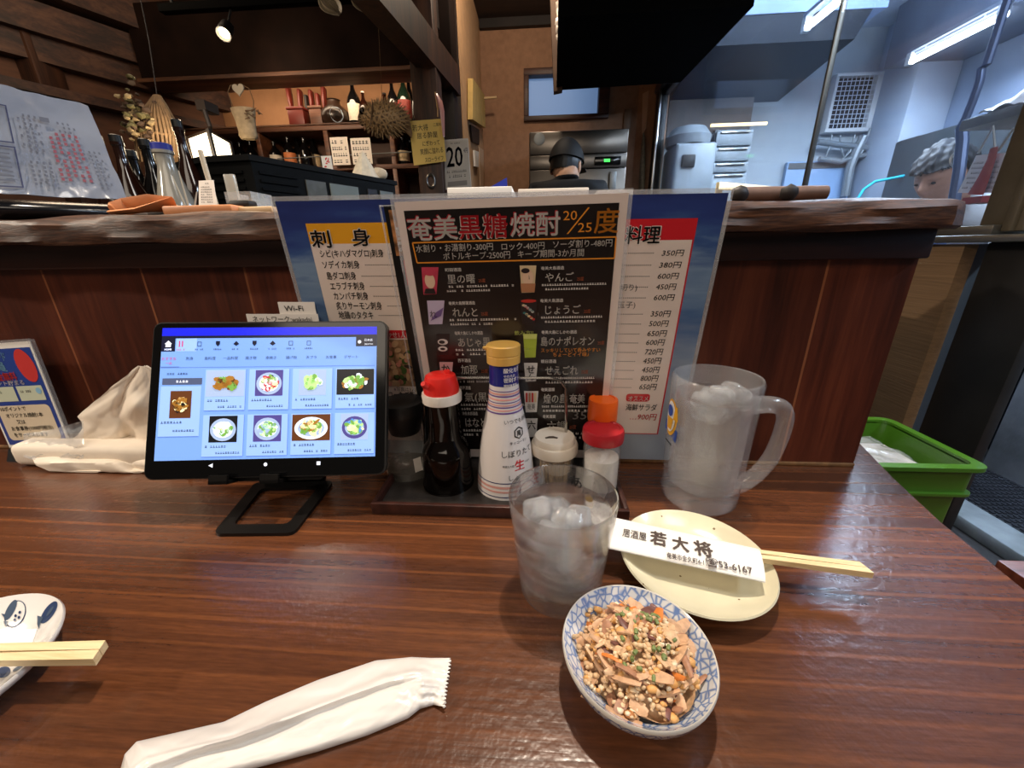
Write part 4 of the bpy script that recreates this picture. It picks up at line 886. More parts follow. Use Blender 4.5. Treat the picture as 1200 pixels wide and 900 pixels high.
# oil cruet with black lid
cx, cy = -.1505, .3860
cr = thing('oil_cruet', 'squat clear glass cruet with a black flared lid beside the tablet', 'cruet', (cx, cy, TZ+.005))
pr = prof_px(cx, cy, [(561, 22), (556, 25), (545, 27), (532, 26.5), (520, 22), (510, 18), (503, 17)]); pr[0] = (pr[0][0], TZ+.005)
inn = [(max(.001, r-.0015), z+(.002 if i == 0 else 0)) for i, (r, z) in enumerate(pr)]
mb = MB(); mb.lathe([(0, TZ+.005)]+pr+inn[::-1]+[(0, inn[0][1])], (cx, cy), 40); build(mb, 'glass_body', film('cruet_glass', (225, 222, 214), .07, .04), cr)
zl = height_at(cx, cy, 543); oi = [p for p in inn if p[1] < zl]; mb = MB(); mb.lathe([(0, oi[0][1]+.0003)]+[(r-.0004, z+.0003) for r, z in oi]+[(rfun(inn)(zl)-.0004, zl), (0, zl)], (cx, cy), 40); build(mb, 'oil', M('chili_oil', (48, 34, 16), .05), cr)
z0 = pr[-1][1]; z1 = height_at(cx, cy, 468); turned('black_lid', [(0, z0-.002), (.0165, z0-.002), (.018, z0+.004), (.0235, z0+(z1-z0)*.55), (.0245, z0+(z1-z0)*.68), (.0225, z1-.002), (.019, z1), (0, z1+.0005)], (cx, cy), M('lid_black', (20, 19, 19), .4), cr)
W2 = Wrap((cx, cy), rfun(pr), facing(cx, cy)+.35); W2.rect(-.004, height_at(cx, cy, 541), .005, height_at(cx, cy, 527), paper, 1); W2.done('tag', cr)

# toothpick pot
cx, cy = .0180, .3780
tp = thing('toothpick_pot', 'clear pot of wooden toothpicks with a white lid', 'toothpick pot', (cx, cy, TZ+.005))
zt0 = height_at(cx, cy, 523); prr = [(.0215, TZ+.005), (.0225, TZ+.008), (.0228, zt0)]
mb = MB(); mb.lathe([(0, TZ+.005)]+prr+[(.0213, zt0), (.0210, TZ+.0085), (0, TZ+.0075)], (cx, cy), 40); build(mb, 'clear_body', film('pot_plastic', (230, 226, 220), .08, .06), tp)
white_lid = M('lid_white', (226, 212, 194), .45)
z = zt0-.003; mb = MB(); mb.lathe([(.0232, z-.003), (.0255, z-.002), (.0258, z+.006), (.0245, z+.009), (.0225, z+.0095), (.0223, z+.0145), (.021, z+.0165), (0, z+.0172)], (cx, cy), 44); build(mb, 'lid', white_lid, tp)
mb = MB(); q = [(cx-.010+.013*t, cy-.008+.002*math.sin(t*3), z+.0171) for t in (0, .33, .66, 1)]; mb.tube(q, [.0012, .002, .002, .0012], 8, sq=(1, .5)); build(mb, 'dispensing_slot', M('slot_dark', (60, 44, 34), .6), tp)
pick = M('toothpick_wood', (206, 168, 118), .6, noise=.15, nscale=80); rd = random.Random(3)
for k in range(46):
    a = rd.random()*6.28; r0 = .018*math.sqrt(rd.random()); a2 = a+rd.uniform(-.5, .5); r1 = min(.0195, r0+rd.uniform(-.004, .004))
    p0 = Vector((cx+r0*math.cos(a), cy+r0*math.sin(a), TZ+.0085)); p1 = Vector((cx+r1*math.cos(a2), cy+r1*math.sin(a2), zt0-.004)); L = p1-p0
    mb = MB(); mb.tube([p0, p0+L*.06, p0+L*.94, p1], [.0003, .0010, .0010, .0003], 6); build(mb, 'toothpick', pick, tp)

# shakers
def shaker(nm, lab, cx, cy, row_lid0, row_lid1, hw_lid, hw_body, lid_m, glass_m, fill_m):
    s_ = thing(nm, lab, 'shaker', (cx, cy, TZ+.005)); zl0 = height_at(cx, cy-hw_lid*.0008, row_lid0); zl1 = height_at(cx, cy, row_lid1); k = depth((cx, cy, zl0))/F_PX; rb, rl = hw_body*k, hw_lid*k
    mb = MB(); mb.lathe([(0, TZ+.005), (rb*.94, TZ+.005), (rb, TZ+.009), (rb*.98, zl0-.012), (rb*.92, zl0), (rb*.84, zl0), (rb*.90, zl0-.012), (rb*.92, TZ+.010), (0, TZ+.009)], (cx, cy), 40); build(mb, 'glass_body', glass_m, s_)
    mb = MB(); zt_ = TZ+.009+(zl0-TZ)*.55; mb.lathe([(0, TZ+.0094), (rb*.90, TZ+.0104), (rb*.89, zt_), (rb*.4, zt_+.002), (0, zt_+.003)], (cx, cy), 32); build(mb, 'contents', fill_m, s_)
    mb = MB(); mb.lathe([(0, zl0-.001), (rl*.98, zl0-.001), (rl, zl0+.001), (rl*.99, zl1-.002), (rl*.95, zl1), (rl*.80, zl1+.0004), (rl*.78, zl1-.0004), (0, zl1)], (cx, cy), 44); build(mb, 'lid', lid_m, s_)
shaker('condiment_shaker', 'clear glass shaker with a dark red lid nearest the water glass', .0665, .3600, 524, 501, 24, 22.5, M('lid_red', (158, 26, 34), .35), film('shaker_glass', (230, 230, 230), .08, .05), M('salt_white', (214, 208, 200), .8, noise=.08, nscale=300))
shaker('spice_shaker', 'small shaker with an orange lid behind the red lidded shaker', .0695, .3885, 497, 467, 17, 12.5, M('lid_orange', (226, 92, 20), .35), film('spice_glass', (230, 222, 212), .08, .06), M('spice_red', (150, 60, 24), .8, noise=.3, nscale=300))

# ---------------- drinks
ice_m = liquid('ice', (246, 248, 250), .08, 1.31, .25); nt(ice_m)[2].inputs['Transmission Weight'].default_value = .80; water_m = liquid('water', (253, 254, 255), 0, 1.333, .42)
def ice_cubes(n, cx, cy, rmax, z0, z1, parent, size, seed):
    rd = random.Random(seed)
    for k in range(n):
        a = k*2.4+rd.random(); r = rmax*(.25+.75*rd.random()) if k else 0; s_ = size*rd.uniform(.8, 1.1)
        rot = Matrix.Rotation(rd.uniform(-.6, .6), 4, 'X') @ Matrix.Rotation(rd.uniform(-.6, .6), 4, 'Y') @ Matrix.Rotation(rd.random()*3, 4, 'Z')
        mb = MB(); mb.box((-s_/2, -s_/2, -s_*.4), (s_/2, s_/2, s_*.4), bev=s_*.2, seg=3, mat=Matrix.Translation((cx+r*math.cos(a), cy+r*math.sin(a), z0+(z1-z0)*(k % 3)/2)) @ rot); build(mb, 'ice_cube', ice_m, parent, smooth=60)
c0 = onZ(656, 690, TZ); cx, cy = c0.x, c0.y+.002
gl_ = thing('water_glass', 'clear tumbler of iced water standing in front of the condiment tray', 'glass', (cx, cy, TZ))
zr = height_at(cx, cy, 577); rb = 45.5*depth((cx, cy, TZ))/F_PX; rt = 64*depth((cx, cy, zr))/F_PX
def rg(z): return rb+(rt-rb)*(z-TZ)/(zr-TZ)
zf = TZ+.013; th = .0013
outp = [(rb-.003, TZ), (rb, TZ+.003)]+[(rg(z), z) for z in (TZ+.02, TZ+.05, zr-.0155)]+[(rg(zr-.014)+.0003, zr-.0145), (rg(zr-.002)+.0002, zr-.002), (rt-.0004, zr)]
innp = [(rt-th, zr-.0006), (rg(zr-.014)-th, zr-.014), (rg(TZ+.03)-th, TZ+.03), (rg(zf+.004)-th-.0004, zf+.004), (rb-.006, zf+.0005), (0, zf)]
mb = MB(); mb.lathe([(0, TZ+.002), (rb-.008, TZ+.002)]+outp+innp, (cx, cy), 64); build(mb, 'tumbler', liquid('clear_glass', (253, 254, 254), 0, 1.45, .5), gl_, smooth=50)
zw = zr-.017; mb = MB()
mb.lathe([(0, zf+.0003), (rb-.006, zf+.0008), (rg(zf+.004)-th-.0002, zf+.004), (rg(zw)-th+.0003, zw+.0012), (rg(zw)-th-.0015, zw), (0, zw)], (cx, cy), 64); build(mb, 'water', water_m, gl_, smooth=40)
ice_cubes(7, cx, cy, .020, zw-.012, zw-.001, gl_, .020, 4); ice_cubes(5, cx, cy, .016, zw-.042, zw-.026, gl_, .019, 9)
Wg = Wrap((cx, cy), rg, facing(cx, cy)+math.pi-.30, lift=.0004); Wg.text('あ', 0, zr-.019, .012, ink, 1, 'c', bold=.03, slant=.2, sx=-1); Wg.text('り', -.008, zr-.028, .010, ink, 1, 'c', bold=.03, sx=-1); Wg.disc(-.012, zr-.028, .004, M('gilt', (190, 150, 60), .35, metal=.5), 1, .005); Wg.done('print', gl_)

c0 = onZ(817, 581, TZ); cx, cy = c0.x, c0.y
mg = thing('beer_mug', 'frosted glass beer mug of iced water with a thick handle, beside the menus', 'mug', (cx, cy, TZ))
zr = height_at(cx, cy, 440); rb = 41*depth((cx, cy, TZ+.01))/F_PX; rt = 49.5*depth((cx, cy, zr))/F_PX; zf = TZ+.016; th = .0045
def rm(z): return rb+(rt-rb)*((z-TZ)/(zr-TZ))
frost = film('frosted_mug_glass', (232, 232, 234), .13, .14, bump=.06, bscale=140)
outp = [(rb-.004, TZ), (rb, TZ+.004), (rm(TZ+.016)-.0002, TZ+.016), (rm(TZ+.019)-.0012, TZ+.019), (rm(TZ+.022)-.0002, TZ+.022)]+[(rm(z), z) for z in (TZ+.05, TZ+.1, zr-.012)]+[(rt, zr-.003), (rt-.0015, zr)]
innp = [(rt-th+.001, zr-.0005), (rt-th, zr-.004), (rm(TZ+.06)-th, TZ+.06), (rm(zf)-th-.001, zf+.006), (rb-.010, zf+.0005), (0, zf)]
mb = MB(); mb.lathe([(0, TZ+.002), (rb-.010, TZ+.002)]+outp+innp, (cx, cy), 56); build(mb, 'mug_body', frost, mg, smooth=50)
zw = height_at(cx, cy, 462); mb = MB(); mb.lathe([(0, zf+.0003), (rb-.010, zf+.0008), (rm(zf)-th-.0012, zf+.006), (rm(zw)-th-.0003, zw), (0, zw)], (cx, cy), 48); build(mb, 'water', water_m, mg, smooth=40)
ice_cubes(6, cx, cy, .016, zw-.014, zw+.002, mg, .022, 5)
hp = [onY(x, y, cy-.004) for x, y in ((872, 476), (890, 474), (906, 474), (918, 478), (921, 490), (915, 512), (903, 538), (886, 557), (868, 568), (852, 571))]
hh_ = []
for i in range(len(hp)-1):
    for t in (0, .34, .67): hh_.append(hp[i].lerp(hp[i+1], t))
hh_.append(hp[-1]); sm_ = [hh_[0]]+[(hh_[i-1]+hh_[i]*2+hh_[i+1])/4 for i in range(1, len(hh_)-1)]+[hh_[-1]]
mb = MB(); mb.tube(sm_, [.0078+.0025*abs(1-2*i/(len(sm_)-1))**3 for i in range(len(sm_))], 16, sq=(.85, 1)); build(mb, 'handle', frost, mg, smooth=80)
Wm = Wrap((cx, cy), rm, facing(cx, cy)-1.05, lift=.0004); zq = height_at(cx, cy, 490)
mb_b = M('crest_blue', (36, 74, 160), .4); mb_g = M('crest_gold', (216, 160, 40), .4); mb_w = M('crest_white', (230, 230, 230), .4)
Wm.disc(0, zq+.002, .011, mb_g, 1, .019); Wm.disc(0, zq+.003, .0085, mb_w, 2, .016); Wm.disc(-.001, zq+.009, .0055, mb_b, 3, .006); Wm.poly([(-.004, zq-.010), (.004, zq-.010), (.006, zq+.002), (-.006, zq+.002)], mb_g, 3)
Wm.poly([(-.014, zq-.016), (.013, zq-.020), (.014, zq-.008), (-.014, zq-.005)], mb_b, 3); Wm.poly([(.006, zq+.002), (.013, zq+.002), (.011, zq+.016), (.008, zq+.016)], mb_g, 3); Wm.rect(-.008, zq-.026, .007, zq-.0245, ink, 2); Wm.done('crest', mg)

# ---------------- cream plate, chopsticks in their sleeve
cream = M('cream_glaze', (214, 206, 178), .22, coat=.3, noise=.05, nscale=40)
def speckle(m):
    n, l, b = nt(m); v = n.new('ShaderNodeTexVoronoi'); v.inputs['Scale'].default_value = 75; tc = n.new('ShaderNodeTexCoord'); l.new(tc.outputs['Object'], v.inputs['Vector'])
    lt = n.new('ShaderNodeMath'); lt.operation = 'LESS_THAN'; lt.inputs[1].default_value = .075; l.new(v.outputs['Distance'], lt.inputs[0]); mx = n.new('ShaderNodeMix'); mx.data_type = 'RGBA'; src = b.inputs['Base Color'].links[0].from_socket
    l.new(src, mx.inputs[6]); mx.inputs[7].default_value = lin((120, 100, 70)); l.new(lt.outputs[0], mx.inputs[0]); l.new(mx.outputs[2], b.inputs['Base Color'])
speckle(cream)
zp = TZ+.017; A = onZ(728, 648, zp); B = onZ(914, 688, zp); C_ = onZ(800, 599, zp); px_, py_, pr_ = circum(A, B, C_)
pl = thing('cream_plate', 'round speckled cream plate with chopsticks laid across it', 'plate', (px_, py_, TZ))
k = pr_; mb = MB(); mb.lathe([(0, TZ+.001), (k*.55, TZ+.001), (k*.56, TZ), (k*.60, TZ), (k*.62, TZ+.003), (k*.80, TZ+.0075), (k*.95, TZ+.0145), (k, zp), (k*.985, zp+.0012), (k*.93, zp-.001), (k*.80, TZ+.0108), (k*.62, TZ+.0066), (0, TZ+.0055)], (px_, py_), 72); build(mb, 'dish', cream, pl, smooth=60)
chop_m = wood('chopstick_wood', (214, 184, 134), (230, 206, 160), (240, 220, 180), 'X', 60, .5, .1)
def chopsticks(nm, lab, E, S_, length, wpair, tz, parent_mats=chop_m):
    d = (S_-E); d = d.normalized(); side = d.cross(Vector((0, 0, 1))).normalized(); o = thing(nm, lab, 'chopsticks', E)
    for q in (-1, 1):
        mb = MB(); a = E+side*(q*wpair*.25); w2 = wpair*.235; cut = q*wpair*.28
        pts = []
        for t, wf, hf in ((0, 1, 1), (length, .55, .6)):
            c = a+d*(t+(0 if t else -cut*0))
            for su, sz in ((-1, 0), (1, 0), (1, 1), (-1, 1)):
                sl = (.35*(su*w2+q*wpair*.25)) if t == 0 else 0
                pts.append(c+side*(su*w2*wf)+Vector((0, 0, sz*tz*hf))+d*(sl+.004))
        mb.add(pts, [(0, 1, 2, 3), (7, 6, 5, 4), (0, 4, 5, 1), (1, 5, 6, 2), (2, 6, 7, 3), (3, 7, 4, 0)]); build(mb, 'chopstick', chop_m, o, smooth=0)
    return o, d, side
E_ = onZ(1021, 672, TZ+.0205); S_ = onZ(884, 653.5, TZ+.0212)
ch, d, side = chopsticks('chopsticks', 'pale disposable chopsticks sticking out of a paper sleeve over the cream plate', E_, S_, .205, .0105, .005)
sl = thing('chopstick_sleeve', 'white printed paper chopstick sleeve lying across the cream plate', 'paper sleeve', S_)
z_ = TZ+.0235; c4 = [onZ(690, 600, z_+.0), onZ(690, 637, z_), onZ(897, 682, z_), onZ(889, 643.5, z_)]
Us = (c4[3]-c4[0]); Ls = Us.length; Us.normalize(); Vs = (c4[1]-c4[0]); Vs = Vs-Us*Vs.dot(Us); Ws = Vs.length; Vs.normalize()
top = MB()
def sleeve_fn(u, v, up):
    p = c4[0].lerp(c4[3], u).lerp(c4[1].lerp(c4[2], u), v); base_z = S_.z+(S_.z-E_.z)*0
    q = max(0, math.sin(math.pi*v))**.5; return Vector((p.x, p.y, z_+(.0036*q if up else -.0036*q-.0004)))
top.sheet(lambda u, v: sleeve_fn(u, 1-v, True), 40, 26, .0003); top.sheet(lambda u, v: sleeve_fn(u, 1-v, False), 12, 16, .0003); build(top, 'paper', paper_bright, sl, smooth=50)
class Lay(Print):
    def p(s, u, v, L):
        q = s.O+s.U*u+s.V*v; t = min(.98, max(.02, (q-c4[1]).dot(-Vs)/Ws)); return Vector((q.x, q.y, z_+.0036*math.sin(math.pi*t)**.5+.0006))
Y_ = Lay(c4[1], (c4[2]-c4[1]), (c4[0]-c4[1])); Y_.O.z = z_
brown_ink = M('brown_ink', (80, 66, 60), .6)
Y_.tpx('居酒屋', 729, 632, 757, 9, brown_ink, 1, bold=.01); Y_.tpx('若', 762, 640, 780, 15, brown_ink, 1, bold=.05); Y_.tpx('大', 788, 646.5, 806, 15, brown_ink, 1, bold=.05); Y_.tpx('将', 814, 652.5, 834, 16, brown_ink, 1, bold=.05)
Y_.tpx('奄美市金久町4-11', 781, 656, 826, 5.5, brown_ink, 1, bold=.02); Y_.tpx('☎53-6167', 827, 665, 878, 8, brown_ink, 1, bold=.03)
Y_.done('lettering', sl)

# ---------------- patterned bowl of food
zp = TZ+.029; A = onZ(661, 766, zp); B = onZ(843, 790, zp); C_ = onZ(742, 688, zp); bx, by, br0 = circum(A, B, C_)
bw_m = new_mat('blue_flower_glaze'); n, l, b = nt(bw_m); tc = n.new('ShaderNodeTexCoord'); v1n = n.new('ShaderNodeTexVoronoi'); v1n.feature = 'DISTANCE_TO_EDGE'; v1n.inputs['Scale'].default_value = 205; nz = n.new('ShaderNodeTexNoise'); nz.inputs['Scale'].default_value = 60
vm = n.new('ShaderNodeVectorMath'); vm.operation = 'MULTIPLY_ADD'; vm.inputs[1].default_value = (.006, .006, .006); l.new(tc.outputs['Object'], nz.inputs['Vector']); l.new(nz.outputs['Color'], vm.inputs[0]); l.new(tc.outputs['Object'], vm.inputs[2]); l.new(vm.outputs[0], v1n.inputs['Vector'])
rp = n.new('ShaderNodeValToRGB'); e = rp.color_ramp.elements; e[0].position = .02; e[0].color = lin((104, 132, 184)); e[1].position = .17; e[1].color = lin((214, 216, 218)); l.new(v1n.outputs['Distance'], rp.inputs[0]); l.new(rp.outputs[0], b.inputs['Base Color']); b.inputs['Roughness'].default_value = .12; b.inputs['Coat Weight'].default_value = .4
bo = thing('patterned_bowl', 'small shallow bowl with a blue and white flower pattern holding food', 'bowl', (bx, by, TZ))
k = br0; inside = [(k*.975, zp+.0008), (k*.90, zp-.004), (k*.72, zp-.013), (k*.5, zp-.020), (k*.25, zp-.0235), (0, zp-.0245)]
mb = MB(); mb.lathe([(0, TZ+.003), (k*.46, TZ+.003), (k*.47, TZ), (k*.50, TZ), (k*.53, TZ+.0035), (k*.82, TZ+.011), (k*.96, zp-.007), (k, zp-.001)], (bx, by), 72); mb.lathe(inside, (bx, by), 72); build(mb, 'dish', bw_m, bo, smooth=60)
mb = MB(); mb.lathe([(k*.999, zp-.0015), (k*1.004, zp+.0002), (k*.99, zp+.0014), (k*.973, zp+.0006)], (bx, by), 72); build(mb, 'rim', M('rim_glaze', (216, 212, 204), .15, coat=.4), bo, smooth=60)
# food: shredded mushroom, crumbled tofu and nuts, spring onion
rd = random.Random(12); mbf = MB()
def heap(x, y):
    r = math.hypot(x-.1, y)/1.0; r2 = math.hypot(x, y); return max(zp-.020+.029*max(0, 1-(r/.92)**2), float(np.interp(r2, [0, .25, .5, .72, .9, .975], [zp-.0245, zp-.0235, zp-.020, zp-.013, zp-.004, zp+.001]))+.0016)
mbf.grid(lambda u, v: (bx+k*.74*math.cos(v*6.2832)*u*(1+.1*math.sin(v*31)), by+k*.76*math.sin(v*6.2832)*u*(1+.1*math.cos(v*23)), heap(.86*u*math.cos(v*6.2832)+.1, .86*u*math.sin(v*6.2832))-.004+.0015*cloud(u*9, v*40)), 12, 60, 3)
def spot():
    while True:
        x, y = rd.uniform(-.82, .80), rd.uniform(-.82, .84)
        if math.hypot(x+.03, y-.02) < .76+.06*math.sin(9*math.atan2(y, x)): return x, y
for i in range(150):      # strips
    x, y = spot(); a = rd.random()*6.28; L = rd.uniform(.007, .020); wdt = rd.uniform(.0025, .0075); z = heap(x, y)+rd.uniform(-.002, .003); tilt = rd.uniform(-.35, .35); cu = rd.uniform(-.003, .003)
    c = Vector((bx+k*x, by+k*y, z)); dv = Vector((math.cos(a), math.sin(a), tilt)); sd = Vector((-math.sin(a), math.cos(a), rd.uniform(-.7, .7)))
    mbf.sheet(lambda u, v: c+dv*((u-.5)*L)+sd*((v-.5)*wdt*(.5+.5*math.sin(u*2.9+.1)))+Vector((0, 0, cu*math.sin(u*3.1)+.0007*math.sin(v*3))), 7, 4, .0011, rd.choice([0, 0, 0, 0, 3, 1, 1, 2, 0, 3] if i % 19 else [4]))
for i in range(760):      # crumbs
    x, y = spot(); z = heap(x, y)+rd.uniform(.0, .0032); s_ = rd.uniform(.0008, .0019)
    mbf.ball((bx+k*x, by+k*y, z), s_, rd.choice([5, 5, 5, 9, 9, 6, 7]), 1, (1.2, 1, .9), .25)
for i in range(16):
    x, y = spot(); mbf.ball((bx+k*x, by+k*y, heap(x, y)+.002), rd.uniform(.0022, .0034), rd.choice([7, 7, 8]), 2, (1.2, .9, .7), .15)
fm = [M('mushroom_tan', (198, 156, 120), .5, noise=.2, nscale=300), M('mushroom_brown', (160, 114, 86), .5, noise=.25, nscale=300), M('mushroom_plum', (112, 72, 64), .45, noise=.3, nscale=300), M('dressing', (206, 168, 130), .5, noise=.2, nscale=400), M('carrot', (206, 120, 54), .45), M('tofu_crumb', (216, 184, 144), .55), M('tofu_crumb_pale', (228, 208, 176), .55), M('nut_gold', (214, 160, 96), .5), M('nut_dark', (170, 110, 60), .5), M('crumb_tan', (204, 168, 128), .55)]
fo = build(mbf, 'mixed_salad', fm, smooth=60); tag(fo, 'heap of shredded mushroom and tofu salad in the blue patterned bowl', 'food', kind='stuff')
mb = MB()
for i in range(34):
    x, y = (rd.gauss(.12, .16), rd.gauss(.32, .16)) if i < 20 else (rd.gauss(.02, .16), rd.gauss(-.25, .12)); a = rd.random()*6.28
    mb.tube([Vector((bx+k*x, by+k*y, heap(x, y)+.004))+Vector((math.cos(a), math.sin(a), rd.uniform(-.3, .5)))*t for t in (-.0014, 0, .0014)], [.0011, .0013, .001], 7)
go = build(mb, 'chopped_spring_onion', M('spring_onion', (112, 124, 72), .45, noise=.3, nscale=400), fo, smooth=60)

# ---------------- left plate with fish and chopsticks
zp = TZ+.018; A = onZ(77, 716, zp); B = onZ(30, 696.5, zp); C_ = onZ(2, 808, zp); lx, ly, lr = circum(A, B, C_)
fp_ = thing('fish_plate', 'white plate painted with blue fish at the left end of the table', 'plate', (lx, ly, TZ))
k = lr; mb = MB(); mb.lathe([(0, TZ+.001), (k*.58, TZ+.001), (k*.6, TZ), (k*.64, TZ), (k*.66, TZ+.003), (k*.97, zp-.004), (k, zp), (k*.985, zp+.0014), (k*.94, zp-.001), (k*.75, TZ+.0088), (k*.6, TZ+.006), (0, TZ+.005)], (lx, ly), 72); build(mb, 'dish', M('white_glaze', (222, 218, 214), .15, coat=.4), fp_, smooth=60)
def plate_z(x, y):
    r = math.hypot(x-lx, y-ly)/k; return float(np.interp(r, [0, .6, .75, .94, .985], [TZ+.005, TZ+.006, TZ+.0088, zp-.001, zp+.0014]))
class OnPlate(Print):
    def p(s, u, v, L): q = s.O+s.U*u+s.V*v; return Vector((q.x, q.y, plate_z(q.x, q.y)+.0003*L))
    def px(s, x, y):
        q = onZ(x, y, TZ+.008)
        for _ in range(8): q = onZ(x, y, .5*q.z+.5*plate_z(q.x, q.y))
        return (q.x-s.O.x, q.y-s.O.y)
    def poly(s, pts, m, L=1):
        cu, cv = sum(p[0] for p in pts)/len(pts), sum(p[1] for p in pts)/len(pts); n_ = len(pts); st = 6
        vs = [s.p(cu, cv, L)]+[s.p(cu+(u-cu)*k/st, cv+(v-cv)*k/st, L) for k in range(1, st+1) for u, v in pts]
        fs = [(0, 1+i, 1+(i+1) % n_) for i in range(n_)]+[(1+k*n_+i, 1+(k+1)*n_+i, 1+(k+1)*n_+(i+1) % n_, 1+k*n_+(i+1) % n_) for k in range(st-1) for i in range(n_)]
        s.mb.add(vs, fs, s.mi(m)); return s
D_ = OnPlate((lx, ly, TZ), (1, 0, 0), (0, 1, 0)); fi = M('fish_blue', (46, 62, 96), .2); fs_ = M('fish_slate', (70, 84, 104), .2); fw = M('fish_white', (220, 216, 212), .2)
def epx(cx, cy, rx, ry, rot, m, L): D_.poly([D_.px(cx+rx*math.cos(t)*math.cos(rot)-ry*math.sin(t)*math.sin(rot), cy+rx*math.cos(t)*math.sin(rot)+ry*math.sin(t)*math.cos(rot)) for t in [-2*math.pi*k/24 for k in range(24)]], m, L)
epx(18, 720, 11.5, 17, .45, fi, 1); epx(18.3, 720, 10.2, 15.6, .45, fw, 2); epx(13, 716, 4.5, 13.5, .5, fs_, 3)
for q in ((19, 723), (24, 719), (23, 725), (18, 728)): epx(q[0], q[1], 1.5, 1.8, .4, fi, 4)
D_.poly([D_.px(*q) for q in ((2, 720), (12, 722), (8, 728))], fs_, 3); D_.poly([D_.px(*q) for q in ((5, 729), (10, 729), (8, 736))], fs_, 3)
epx(57.5, 718, 5.8, 15.5, .62, fi, 1); epx(59, 717, 1.6, 7, .62, fs_, 2); D_.poly([D_.px(*q) for q in ((44, 722), (51, 724), (48, 730), (46, 738), (44, 732))], fs_, 2)
epx(4, 788, 9, 6, -.4, fi, 1); epx(22, 783, 8, 2, -.5, fs_, 1)
D_.done('fish_painting', fp_)
E_ = onZ(128, 768.5, TZ+.0225); S_ = onZ(0, 770.5, TZ+.0225)
chopsticks('chopsticks', 'pale disposable chopsticks lying across the fish plate at the left', E_, S_, .205, .0118, .0055)
c4 = [onZ(-60, 738, TZ+.0205), onZ(-60, 756, TZ+.0205), onZ(38, 756, TZ+.0205), onZ(44, 738, TZ+.0205)]
mb = MB(); mb.add([c4[1], c4[2], c4[3], c4[0]]+[p+Vector((0, 0, .0008)) for p in (c4[1], c4[2], c4[3], c4[0])], [(3, 2, 1, 0), (4, 5, 6, 7), (0, 1, 5, 4), (1, 2, 6, 5), (2, 3, 7, 6), (3, 0, 4, 7)])
tag(build(mb, 'chopstick_sleeve', paper_bright, origin=c4[2]), 'plain end of a white paper sleeve on the fish plate', 'paper sleeve')

# ---------------- empty wet-towel wrapper
wr = MB(); up = [(140, 905), (146, 884), (160, 869), (200, 860), (262, 846), (312, 822), (372, 797), (440, 774), (482, 770), (505, 771), (528, 771)]; lo = [(150, 960), (170, 950), (200, 935), (240, 918), (300, 900), (372, 881), (430, 862), (478, 842), (492, 831), (508, 826), (520, 828)]
tt = np.linspace(0, 1, len(up))
def wrap_fn(u, v):
    a = (np.interp(u, tt, [p[0] for p in up]), np.interp(u, tt, [p[1] for p in up])); c = (np.interp(u, tt, [p[0] for p in lo]), np.interp(u, tt, [p[1] for p in lo]))
    x = c[0]+(a[0]-c[0])*v; y = c[1]+(a[1]-c[1])*v
    if u > .985: x += 2.0*math.sin(v*2*math.pi*13)
    edge = math.sin(math.pi*v)**.6*min(1, (1-u)/.16)*min(1, u/.05+.25); fold = .0012*math.sin(v*9+u*4)+.0018*cloud(u*5, v*3.2, 2)+.0004*cloud(u*21, v*8, 5)+.0016*math.exp(-((v-.72+.15*u)**2)/.0012)-.0014*math.exp(-((v-.48-.12*u)**2)/.0016)+(.0018*math.sin(v*34+u*20)*max(0, (u-.8)/.2))
    crease = -.0016*math.exp(-((v-.38-.25*u)**2)/.004)+.0018*math.exp(-((v-.55-.2*u)**2)/.003)
    return onZ(x, y, TZ+.0012+edge*(.0085+fold+crease)+.0006*abs(cloud(u*14, v*5, 8))+(.003*max(0, (u-.9)/.1)))
wr.sheet(wrap_fn, 150, 44, .0009)
wm = M('wrapper_film', (226, 220, 214), .22, coat=.35, bump=.12, bscale=60); n, l, b = nt(wm); b.inputs['Subsurface Weight'].default_value = .0
tag(build(wr, 'towel_wrapper', wm, smooth=70, origin=onZ(330, 850, TZ)), 'crumpled white plastic wet towel wrapper lying at the front of the table', 'wrapper')
# ================================================================== ON AND BEHIND THE LEDGE
LZ = 1.009
class Bil(Print):
    """printed face through four corner points (TL, TR, BR, BL); u, v run 0..1"""
    def __init__(s, tl, tr, br, bl, lift=.0004):
        s.c = [Vector(q) for q in (tl, tr, br, bl)]; s.mb = MB(); s.mats = []; s.lift = lift; s.N = (s.c[2]-s.c[3]).cross(s.c[0]-s.c[3]).normalized()
        s.O = s.c[3]; s.U = (s.c[2]-s.c[3]); s.V = (s.c[0]-s.c[3])
    def p(s, u, v, L):
        tl, tr, br, bl = s.c; return bl.lerp(br, u).lerp(tl.lerp(tr, u), v)+s.N*(s.lift*L)
    def slab(s, mb, th, mi=0):
        f = [s.p(0, 0, 0), s.p(1, 0, 0), s.p(1, 1, 0), s.p(0, 1, 0)]; b_ = [q-s.N*th for q in f]
        return mb.add(b_+f, [(3, 2, 1, 0), (4, 5, 6, 7), (0, 1, 5, 4), (1, 2, 6, 5), (2, 3, 7, 6), (3, 0, 4, 7)], mi)

# kitchen-side work counter behind the partition
mb = MB(); mb.box((-2.2, .665, 0), (.55, 1.25, .90), bev=.004); ko = build(mb, 'work_counter', steel_dull, origin=(-.8, .95, 0)); tag(ko, 'steel work counter on the kitchen side of the partition', 'counter')
KZ = .90

